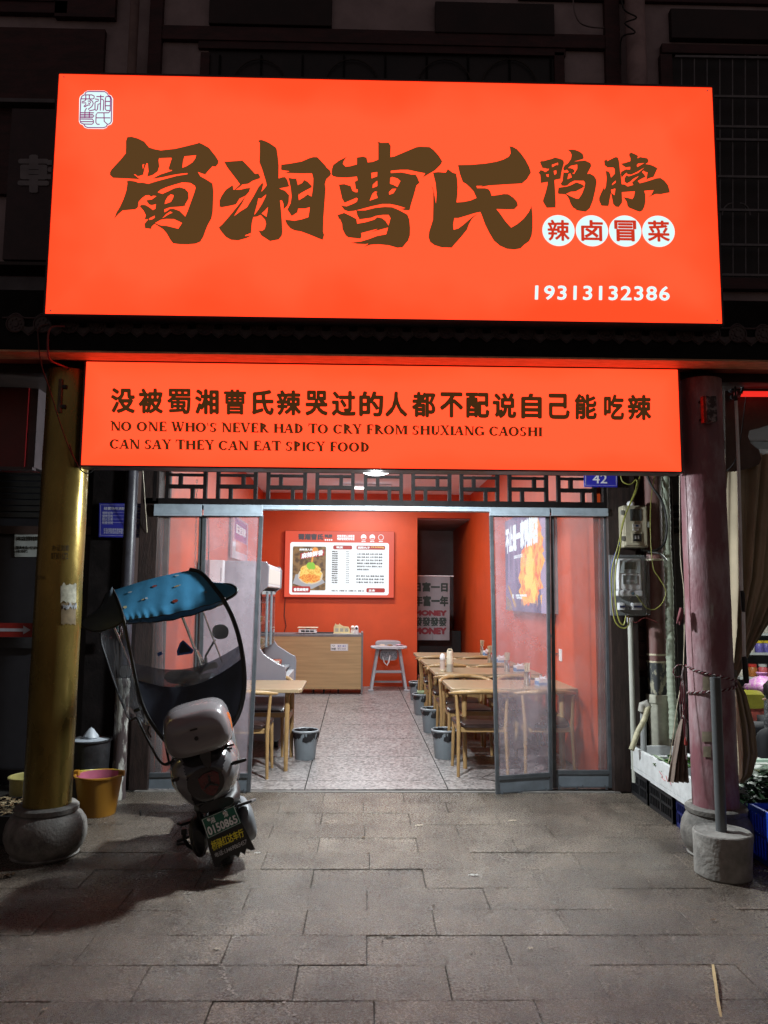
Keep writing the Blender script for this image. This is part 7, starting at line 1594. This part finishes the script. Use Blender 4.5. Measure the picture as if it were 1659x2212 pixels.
tg = MB().lathe([(0,0), (.012,.01), (.010,.04), (.004,.06), (0,.06)], n=8).build('tassel', mat('red tassel', (.3,.03,.02), rough=.8), rp); tg.location = A(1482,1612,4.82)
cable('thin_string', 'thin pale string with a red bow hanging down beside the pink column', [A(1468,1020,4.95), A(1470,1200,4.95), A(1478,1290,4.95), A(1476,1440,4.95), A(1462,1530,4.95), A(1450,1620,4.95), A(1443,1650,4.95)], .0028, M_CREAM)
bw_ = thing('cloth_knot', 'faded red cloth strip knotted on the string left of the pink column', 'cloth', A(1472,1330,4.94))
MB().tube([(0,0,.05), (-.01,0,0), (-.03,.0,-.05)], [.01,.014,.006], 6).tube([(.005,0,.04), (.0,.01,-.01), (-.01,.01,-.06)], [.01,.012,.004], 6).build('strip', mat('faded red cloth', (.22,.07,.08), rough=.9), bw_, smooth=60)
# curtain gathered at the column
M_CURT = mat('brown drape cloth', (.46,.39,.27), rough=.85, var=.15, scale=3, bump=.12, bscale=180, sheen=.2)
cu = thing('stall_curtain', 'heavy brown stall curtain gathered and tied to the pink column', 'curtain')
def drape(cols, Yf, name, m=M_CURT, nf=9, amp=.035, nu=90):
    """cols: rows of (x_left, x_right, y, Y, fold depth) top to bottom"""
    P = []
    def fn(i, j):
        k = j*(len(cols)-1); a = min(int(k), len(cols)-2); t = k-a; t = t*t*(3-2*t)
        c0, c1 = cols[a], cols[a+1]; g_ = [c0[q]*(1-t)+c1[q]*t for q in range(5)]
        u_ = i+.03*math.sin(i*14+j*3)
        p = A(g_[0]+(g_[1]-g_[0])*i, g_[2], g_[3]); p.y += g_[4]*math.sin(u_*nf*2*math.pi+.8*math.sin(j*2.3))+g_[4]*.4*math.sin(u_*nf*4.7*math.pi+j*3); return p
    return MB().grid(fn, nu, 60).build(name, m, cu, smooth=80)
drape([(1568,1760,980,5.28,.03), (1570,1740,1100,5.27,.035), (1572,1712,1250,5.24,.04), (1574,1660,1350,5.2,.035), (1576,1612,1430,5.14,.02), (1577,1592,1466,5.10,.008)], 0, 'upper_drape', nf=5.3)
drape([(1576,1592,1466,5.10,.008), (1578,1612,1500,5.10,.02), (1582,1630,1570,5.08,.035), (1586,1636,1630,5.08,.035), (1590,1622,1672,5.08,.03), (1592,1602,1690,5.08,.02)], 0, 'lower_drape', nf=3, nu=50)
drape([(1477,1482,1530,5.12,.003), (1462,1484,1590,5.08,.02), (1450,1486,1650,5.06,.02), (1444,1488,1690,5.05,.02)], 0, 'drape_tail', nf=4, nu=40, m=mat('brown drape tail', (.17,.125,.10), rough=.85, var=.15, bump=.12, bscale=180))
MB().lathe([(0,-.03), (.028,-.02), (.034,0), (.028,.022), (0,.03)], n=12, wob=.15).build('knot', mat('greyish knot cloth', (.20,.19,.15), rough=.85), cu, smooth=60).location = A(1582,1455,5.02)
# upper board, hanging gear and pole
wv = thing('scalloped_board', 'dark worn board with a wavy lower edge hanging right of the column', 'board')
P = [(1565,808), (1700,800), (1700,905), (1640,925), (1619,930), (1616,942), (1622,958), (1640,972), (1645,990), (1640,1003), (1618,1012), (1590,1018), (1567,1020)]
MB().prism(P, lambda x, y, d: A(x, y, 5.20+d), .03).build('board', mat('worn brown board', (.11,.085,.07), rough=.75, var=.3, scale=4, bump=.25, bscale=30), wv, bevel=.003)
for (x, y, r) in [(1579,843,.024), (1580,826,.022), (1582,858,.02), (1598,845,.02)]:
    MB().lathe([(0,0), (r,.004), (r,.02), (0,.024)], n=14, M=Matrix.Translation(A(x,y,5.19)) @ Matrix.Rotation(math.pi/2, 4, 'X')).build('knob', M_BLACKP, wv, smooth=40)
MB().bx(A(1572,800,5.15).x, A(1606,800,5.15).x, 5.14, 5.19, A(1580,835,5.15).z, A(1580,798,5.15).z).build('bracket', mat('dark bracket', (.04,.035,.033), rough=.5, metal=.4), wv, bevel=.004)
MB().tube([A(1572,836,5.14), A(1590,820,5.1), A(1604,838,5.1), A(1600,850,5.1)], .012, 8).build('crank_ring', M_BLACKP, wv, smooth=60)
nt_ = thing('red_tube_lamp', 'glowing red tube lamp at the right edge above the curtain', 'lamp', A(1598,851,5.12))
MB().tube([(0,0,0), (.6,.0,.005)], .020, 12).build('glass_tube', emi('red tube glow', (1.0,.03,.02), .9, base=(.3,.01,.01,1)), nt_, smooth=60)
MB().tube([(-.03,0,0), (-.001,0,0)], .024, 10).build('end_cap', mat('dull red cap', (.2,.03,.03), rough=.4), nt_)
MB().bar((-.05,.03,.045), (.6,.03,.05), .03, .03).build('tube_holder', M_BLACKP, nt_)
M_POLE = mat('chrome shine as pale paint', (.85,.85,.83), rough=.3)  # chrome's bright reflection put into an even whitish colour, not metallic
pl2 = thing('crank_pole', 'long chrome awning pole with black grips hanging in front of the curtain', 'pole')
MB().tube([A(1588,835,5.02), A(1589,855,5.02)], .007, 8).build('hook', M_BLACKP, pl2)
MB().tube([A(1588,855,5.02), A(1590,866,5.02)], .013, 10).build('socket', M_BLACKP, pl2)
MB().tube([A(1590,866,5.02), A(1596,1020,4.99), A(1602,1276,4.96)], .0105, 12).build('chrome_tube', M_POLE, pl2, smooth=60)
MB().tube([A(1602,1276,4.96), A(1604,1282,4.96), A(1605,1315,4.96), A(1606,1322,4.96)], [.011,.014,.013,.010], 12).build('grip', M_BLACKP, pl2, smooth=60)
MB().tube([A(1606,1322,4.96), A(1608,1420,4.95)], .0105, 12).build('chrome_tube', M_POLE, pl2, smooth=60)
MB().tube([A(1606,1418,4.95), A(1608,1424,4.95), A(1612,1470,4.95), A(1613,1476,4.95)], [.013,.018,.018,.014], 12).build('grip', M_BLACKP, pl2, smooth=60)
cable('pole_cord', 'dark cord curving down behind the chrome pole', [A(1612,850,5.14), A(1606,900,5.12), A(1600,945,5.1), A(1592,985,5.1), A(1582,1005,5.12), A(1570,1017,5.15)], .004, M_BLKC)
# stall interior: shelves with jars, stool, bags
sh_ = thing('goods_shelf', 'grey metal shelf unit stocked with jars inside the right hand stall', 'shelf', (0,0,0))
YS_ = 9.6; X0_ = A(1596,1400,YS_).x; X1_ = X0_+1.6
zs = [A(1640,1516,YS_).z, A(1640,1463,YS_).z, A(1640,1410,YS_).z, A(1640,1368,YS_).z, A(1640,1330,YS_).z]
for z in zs: MB().bx(X0_, X1_, YS_, YS_+.45, z-.03, z).build('shelf_board', mat('pale shelf metal', (.42,.45,.45), rough=.4), sh_, bevel=.003)
for x in (X0_, X1_-.03): MB().bx(x, x+.03, YS_+.42, YS_+.45, 0, 2.1).build('upright', M_GREY, sh_)
MB().bx(X0_, X1_, YS_+.451, YS_+.47, 0, 2.1).build('shelf_back', mat('dark grey shelf back', (.04,.045,.05), rough=.6), sh_)  # even dark grey sheet behind the shelves
rn = random.Random(21)
cols_ = [(.55,.38,.03), (.45,.04,.03), (.06,.25,.12), (.5,.47,.42), (.35,.12,.03), (.55,.1,.12), (.12,.1,.35)]
def jar_mesh(k):
    m1 = mat(f'jar label {k}', cols_[k], rough=.4, var=.4, scale=60); mb = MB().lathe([(0,0), (.042,0), (.045,.008), (.045,.085), (.036,.098)], n=14); me = mb.mesh('jar', 50); me.materials.append(m1)
    m2 = mat(f'jar lid {k%3}', [(.6,.45,.03), (.5,.04,.03), (.5,.5,.5)][k % 3], rough=.3); ml = MB().lathe([(.036,.098), (.041,.10), (.041,.125), (0,.127)], n=14).mesh('lid', 40); ml.materials.append(m2); return me, ml
JM = [jar_mesh(k) for k in range(7)]
desc = ['yellow', 'red', 'green', 'white', 'brown', 'pink', 'purple']
nJ = 0
for si, z in enumerate(zs):
    x = X0_+.08
    n_in = 0
    while x < X0_+.52:
        n_in += 1
        k = rn.randrange(7); j = link('jar', JM[k][0], None); j.location = (x, YS_+.07+rn.uniform(0,.04), z+.001); l_ = link('lid', JM[k][1], j); s = rn.uniform(.85, 1.25); j.scale = (s, s, s)
        tag(j, f'{desc[k]} labelled jar, {["first","second","third","fourth","fifth","sixth"][min(5,n_in-1)]} from the curtain on the {["lowest","second lowest","middle","second highest","highest"][si]} stall shelf', 'jar', 'jars on the stall shelf'); x += .085*s+rn.uniform(.005,.03); nJ += 1
stl = thing('green_stool', 'lime green plastic stool standing inside the right hand stall', 'stool', (A(1645,1590,9.0).x, 9.05, 0))
M_LIME = mat('lime plastic', (.36,.62,.10), rough=.35, var=.06)
MB().bx(-.15, .15, -.15, .15, .43, .455).build('seat', M_LIME, stl, bevel=.01)
for sx in (-1, 1):
    for sy in (-1, 1): MB().tube([(sx*.155, sy*.155, 0), (sx*.12, sy*.12, .43)], [.026,.034], 4).build('leg', M_LIME, stl, bevel=.004)
for s in (-1, 1): MB().bx(-.13, .13, s*.13-.008, s*.13+.008, .36, .42).bx(s*.13-.008, s*.13+.008, -.12, .12, .36, .42).bx(-.14, .14, s*.14-.008, s*.14+.008, .12, .15).build('apron', M_LIME, stl)
bg_ = thing('net_bag', 'purple net bag of pale garlic on a low table in the stall', 'bag', A(1645,1468,8.3)); bg_.location.z = A(1645,1500,8.3).z; bg_.scale = (.85,.85,.72)
MB().lathe([(0,0), (.15,.02), (.19,.09), (.17,.17), (.10,.23), (.05,.28), (.07,.32), (0,.31)], n=22, wob=.14).build('bag_body', mat('purple net', (.42,.10,.42), rough=.5, var=.4, scale=30, bump=.4, col2=(.55,.42,.46,1)), bg_, smooth=60)
tb2 = thing('low_table', 'dark low table holding bags in the right hand stall', 'table', (bg_.location.x-.05, 8.35, 0)); zt2 = bg_.location.z
MB().bx(-.30, .6, -.25, .3, zt2-.04, zt2-.001).build('tabletop', mat('dark table', (.06,.045,.04), rough=.5), tb2, bevel=.005)
for x in (-.26, .5):
    for y in (-.2, .25): MB().bx(x, x+.04, y, y+.04, 0, zt2-.041).build('leg', MATS['dark table'], tb2)
yp = thing('yellow_sack', 'yellow and red printed sack leaning under the shelf', 'sack', (A(1612,1520,7.9).x, 7.9, 0))
hz_ = A(1612,1490,7.9).z
MB().loft([(0,-.14,hz_/2,.13,hz_/2*.9,4), (0,0,hz_/2,.18,hz_/2,4), (0,.14,hz_/2,.14,hz_/2*.9,4)], n=20).build('sack_body', mat('red brown sack', (.22,.04,.03), rough=.6, var=.5, scale=20), yp, smooth=60)
MB().loft([(0,-.145,hz_-.10,.135,.07,4), (0,0,hz_-.10,.185,.10,4), (0,.145,hz_-.10,.145,.07,4)], n=20).build('yellow_top', mat('acid yellow', (.16,.15,.015), rough=.4, var=.2), yp, smooth=60)
# stall light and enclosing walls
so = sthing('stall_room')
MB().bx(2.62, 7, 10.2, 10.3, 0, 3.3).build('stall_back', mat('stall wall', (.25,.25,.25), rough=.8), so); MB().bx(6.9, 7, 5.4, 10.2, 0, 3.3).build('stall_side', MATS['stall wall'], so); MB().bx(2.62, 6.9, 6.95, 10.2, 3.0, 3.1).build('stall_ceiling', MATS['stall wall'], so)
sl = thing('stall_lamp', 'white tube lamp hanging inside the right hand stall', 'lamp', (3.9, 7.4, 2.75))
MB().bx(-.5, .5, -.03, .03, 0, .05).build('lamp_body', M_WHITE, sl); MB().bx(-.5, .5, -.02, .02, -.03, -.001).build('tube', emi('tube white', (.97,.97,1), 6), sl)
al = bpy.data.lights.new('stall_light', 'AREA'); al.shape = 'RECTANGLE'; al.size = 1.0; al.size_y = .06; al.energy = 110; al.color = (.95,1,.95)
ao = bpy.data.objects.new('stall_light', al); COL.objects.link(ao); ao.parent = sl; ao.location = (0,0,-.04)
# crouching person at the right edge
pe = thing('person', 'person in a dark tweed coat bending over the vegetables at the right edge', 'person', (A(1664,1700,6.6).x+.15, 6.6, 0))
hz = A(1655,1505,6.6).z
V = [(0,0,.46), (-.02,-.02,.62), (-.05,-.06,.80), (-.10,-.12,hz-.13), (-.14,-.15,hz-.02), (-.15,-.16,hz+.06),
     (-.05,-.25,.78), (-.11,-.32,.56), (-.20,-.42,.40), (-.24,-.46,.34), (-.02,.12,.78), (-.10,.02,.55), (-.20,-.15,.40), (-.24,-.2,.34),
     (.02,-.12,.44), (-.30,-.2,.50), (-.22,-.18,.10), (-.33,-.19,.05), (.02,.12,.44), (-.28,.15,.50), (-.20,.13,.10), (-.31,.13,.05)]
Eg = [(0,1),(1,2),(2,3),(3,4),(4,5),(2,6),(6,7),(7,8),(8,9),(2,10),(10,11),(11,12),(12,13),(0,14),(14,15),(15,16),(16,17),(0,18),(18,19),(19,20),(20,21)]
Rd = [.15,.14,.14,.055,.085,.06,.06,.042,.028,.022,.06,.042,.028,.022,.08,.062,.045,.035,.08,.062,.045,.035]
M_SKIN = mat('skin', (.42,.24,.16), rough=.5)
skin_mesh('body', V, Eg, Rd, M_SKIN, pe, 2)
M_TWEED = mat('dark tweed', (.03,.03,.032), rough=.9, col2=(.14,.14,.145,1), scale=70, lo=.45, hi=.58, bump=.5, bscale=120)
skin_mesh('coat', [V[i] for i in (0,1,2,6,7,8,10,11,12)]+[(-.08,-.10,hz-.14)], [(0,1),(1,2),(2,3),(3,4),(4,5),(2,6),(6,7),(7,8),(2,9)], [.18,.175,.17,.085,.065,.05,.085,.065,.05,.075], M_TWEED, pe, 2)
skin_mesh('trousers', [V[i] for i in (0,14,15,16,18,19,20)], [(0,1),(1,2),(2,3),(0,4),(4,5),(5,6)], [.165,.10,.08,.062,.10,.08,.062], mat('black trousers', (.015,.015,.018), rough=.8), pe, 2)
for s, (x, y) in enumerate(((-.29,-.19), (-.27,.13))): MB().loft([(0,0,.035,.03,.03,3), (0,.05,.04,.045,.04,3), (0,.2,.03,.045,.03,3), (0,.25,.025,.02,.02,3)], n=16, M=Matrix.Translation((x+.1, y, 0)) @ Matrix.Rotation(math.pi/2, 4, 'Z')).build('shoe', M_BLACKP, pe, smooth=60)
hh = Matrix.Translation((-.14,-.145,hz+.045)) @ Matrix.Rotation(R(-15), 4, 'Y')
MB().lathe([(0,-.09), (.06,-.085), (.094,-.04), (.102,.02), (.09,.07), (.05,.10), (0,.108)], n=24, M=hh @ Matrix.Translation((.018,.006,.01)), wob=.02).build('hair', mat('dark brown hair', (.018,.012,.010), rough=.5, var=.4, scale=40, bump=.6, bscale=90), pe, smooth=60)
MB().lathe([(0,-.03), (.028,-.02), (.034,0), (.025,.025), (0,.03)], n=12, M=hh @ Matrix.Translation((.11,.05,.0))).build('hair_bun', MATS['dark brown hair'], pe, smooth=60)
MB().lathe([(0,0), (.012,.006), (.008,.03), (0,.034)], n=8, M=hh @ Matrix.Translation((-.098,-.01,-.02)) @ Matrix.Rotation(R(-80), 4, 'Y')).build('nose', M_SKIN, pe, smooth=60)
for s in (-1, 1):
    MB().lathe([(0,0), (.010,.002), (0,.006)], n=8, M=hh @ Matrix.Translation((-.083, s*.03, .01)) @ Matrix.Rotation(R(-90), 4, 'Y')).build('eye', M_BLACKP, pe)
for hx, hy in ((-.24,-.46), (-.24,-.2)):
    mb = MB()
    mb.loft([(0,-.02,0,.022,.012,3), (0,.03,-.005,.036,.013,3), (0,.075,-.01,.034,.011,3)], n=14)
    for k, L_ in enumerate((.055,.068,.065,.050)):
        x = -.027+.018*k; mb.tube([(x,.07,-.01), (x,.07+L_*.5,-.02), (x,.07+L_*.85,-.045)], [.008,.0075,.006], 6)
    mb.tube([(-.03,.02,-.004), (-.052,.05,-.015), (-.05,.075,-.03)], [.010,.009,.007], 6)
    T = Matrix.Translation((hx, hy, .34)) @ Matrix.Rotation(R(75), 4, 'Z') @ Matrix.Rotation(R(-40), 4, 'X')
    mb.v = [tuple(T @ Vector(v)) for v in mb.v]; mb.build('hand', M_SKIN, pe, smooth=60)
# ================================================================ old pale paint traces on the paving
z5 = lambda x, y: ((x*.9259)*K, (3050+y*.9259)*K)
rn = random.Random(31); M_TRACE = mat('old pale paint', (.26,.23,.20), rough=.7, var=.4, scale=60)
for k, (P0, P1, w_, wh) in enumerate([(z6(655,735), z6(755,830), .022, 'right of centre on the lower paving'), (z6(862,452), z6(890,505), .016, 'on the right middle paving'), (z6(412,325), z6(400,375), .020, 'in front of the right door leaf'), (z6(425,452), z6(415,515), .014, 'centre right of the paving'), (z5(938,870), z5(1022,1015), .022, 'at the bottom left of centre'), (z5(815,560), z5(832,628), .018, 'right of the scooter shadow'), (z5(1308,780), z5(1280,862), .022, 'at the centre of the lower paving'), (z5(146,770), z5(138,868), .022, 'at the lower left'), (z5(1212,1020), z5(1275,1110), .022, 'at the bottom edge of the centre'), (z6(485,385), z6(555,445), .018, 'in the middle of the right paving'), (z6(1215,730), z6(1290,800), .016, 'on the right lower paving')]):
    a, b = G(*P0), G(*P1); d_ = (b-a); L_ = d_.length; d_.normalize(); s_1 = Vector((-d_.y, d_.x, 0)); mb = MB()
    for q in range(int(L_/.012)):
        c = a+d_*(q*.012+rn.uniform(-.004,.004))+s_1*(rn.uniform(-.5,.5)*w_+.008*math.sin(q*.5)); r_ = rn.uniform(.003,.011)
        mb.add([(c.x+r_*math.cos(t+rn.uniform(-.3,.3))*rn.uniform(.5,1), c.y+r_*math.sin(t)*rn.uniform(.5,1), .0032+.0002*(q % 3)) for t in [2*math.pi*i/7 for i in range(7)]], [tuple(range(7))])
    if mb.f: o = mb.build('paint_trace', M_TRACE, None); tag(o, 'flaked pale paint trace '+wh, 'paint mark'); o['kind'] = 'stuff'
gm = MB(); rn = random.Random(77)
for k in range(420):
    x, y = rn.uniform(-2.6, 2.2), rn.uniform(2.9, 6.4); r_ = rn.choice([.002,.003,.004,.006]); h_ = r_*rn.uniform(.4,1); a = rn.uniform(0,6)
    gm.add([(x+r_*math.cos(a+t)*rn.uniform(.6,1.4), y+r_*math.sin(a+t)*rn.uniform(.6,1.4), .001) for t in (0,1.57,3.14,4.71)]+[(x,y,.002+h_)], [(0,1,4),(1,2,4),(2,3,4),(3,0,4)])
tag(gm.build('paving_grit', mat('grit', (.05,.04,.03), rough=.8, col2=(.3,.26,.2,1), scale=30, lo=.5, hi=.6), None), 'scattered grit and crumbs over the paving', 'grit', kind='stuff')
# ================================================================ litter on the ground
def scrap(name, label, x, y, L_, W__, ang, m, cat, curl=.006):
    p = G(x, y); t = MB(); T = Matrix.Translation(p+Vector((0,0,.003))) @ Matrix.Rotation(ang, 4, 'Z'); n = 6
    t.grid(lambda i, j: T @ Vector(((i-.5)*L_, (j-.5)*W__*(1-.8*(2*i-1)**2), curl*(abs(math.sin(i*7+j*2)))+.001)), n, 3)
    return tag(t.build(name, m, None, smooth=60), label, cat)
M_BAM = mat('pale bamboo strip', (.55,.44,.22), rough=.6, var=.15, scale=20)
pts = [(1540,2083), (1543,2110), (1546,2130), (1551,2165), (1557,2190), (1562,2214)]; wds = [5.5,7,6,6.5,5,1.5]
L_ = [G(x-w_/2, y, .006) for (x, y), w_ in zip(pts, wds)]; Rr_ = [G(x+w_/2, y, .006) for (x, y), w_ in zip(pts, wds)]
mb = MB().add([*L_, *Rr_, *[p-Vector((0,0,.004)) for p in L_], *[p-Vector((0,0,.004)) for p in Rr_]], [(i, i+1, 7+i, 6+i) for i in range(5)]+[(i+12, i, i+1, i+13) for i in range(5)]+[(6+i, 18+i, 19+i, 7+i) for i in range(5)])
for k, v in enumerate(mb.v): mb.v[k] = (v[0], v[1], v[2]+.012*math.sin((k % 6)*.9))
tag(mb.build('bamboo_strip', M_BAM, None), 'pale bamboo strip lying on the paving at the lower right', 'strip')
M_DL = mat('dry brown leaf', (.10,.06,.03), rough=.7, var=.4); M_BUT = mat('cigarette paper', (.40,.34,.26), rough=.7); M_PAP = mat('scrap paper', (.42,.42,.4), rough=.8)
scrap('dry_leaf', 'dry curled brown leaf near the left column base', 18, 1896, .07, .03, .5, M_DL, 'leaf', .02); scrap('dry_leaf', 'second dry leaf at the left edge of the paving', 4, 1898, .05, .03, 2, M_DL, 'leaf', .02)
k = 0
for (x, y, L__, W_2, a, m, nm_, lb_, c_) in [(905,1785,.055,.022,.2,M_BUT,'cigarette_packet_scrap','small tan scrap on the paving in front of the doorway','scrap'), (1107,1775,.06,.018,.1,M_BUT,'cigarette_butt','pale butt on the paving before the right door leaf','butt'), (1022,1893,.06,.02,0,M_PAP,'paper_scrap','torn white paper scrap on the right middle paving','scrap'), (785,1811,.03,.02,.8,M_DL,'leaf_bit','tiny dark leaf bit in the middle of the paving','leaf'), (1145,2052,.03,.015,0,M_BUT,'wood_chip','small yellow chip on the lower paving','chip'), (468,2053,.035,.014,0,M_BUT,'wood_chip','small pale chip on the lower left paving','chip'), (95,2185,.025,.012,.5,M_BUT,'wood_chip','tiny chip at the lower left corner','chip'), (556,1845,.04,.014,.2,M_PAP,'paper_scrap','white paper sliver right of the scooter wheel','scrap'), (1540,1990,.035,.02,.4,M_DL,'leaf_bit','brown bit of leaf on the right lower paving','leaf'), (842,2023,.06,.02,.1,M_DL,'leaf_bit','dark crumpled bit in a paving joint at the bottom centre','leaf')]:
    scrap(nm_, lb_, x, y, L__, W_2, a, m, c_, .008)
tw = MB().tube([G(303,1762,.004), G(303,1750,.05)], .006, 6).build('iron_peg', M_BLACKP, None); tag(tw, 'short dark peg sticking up from the paving by the yellow bucket', 'peg')
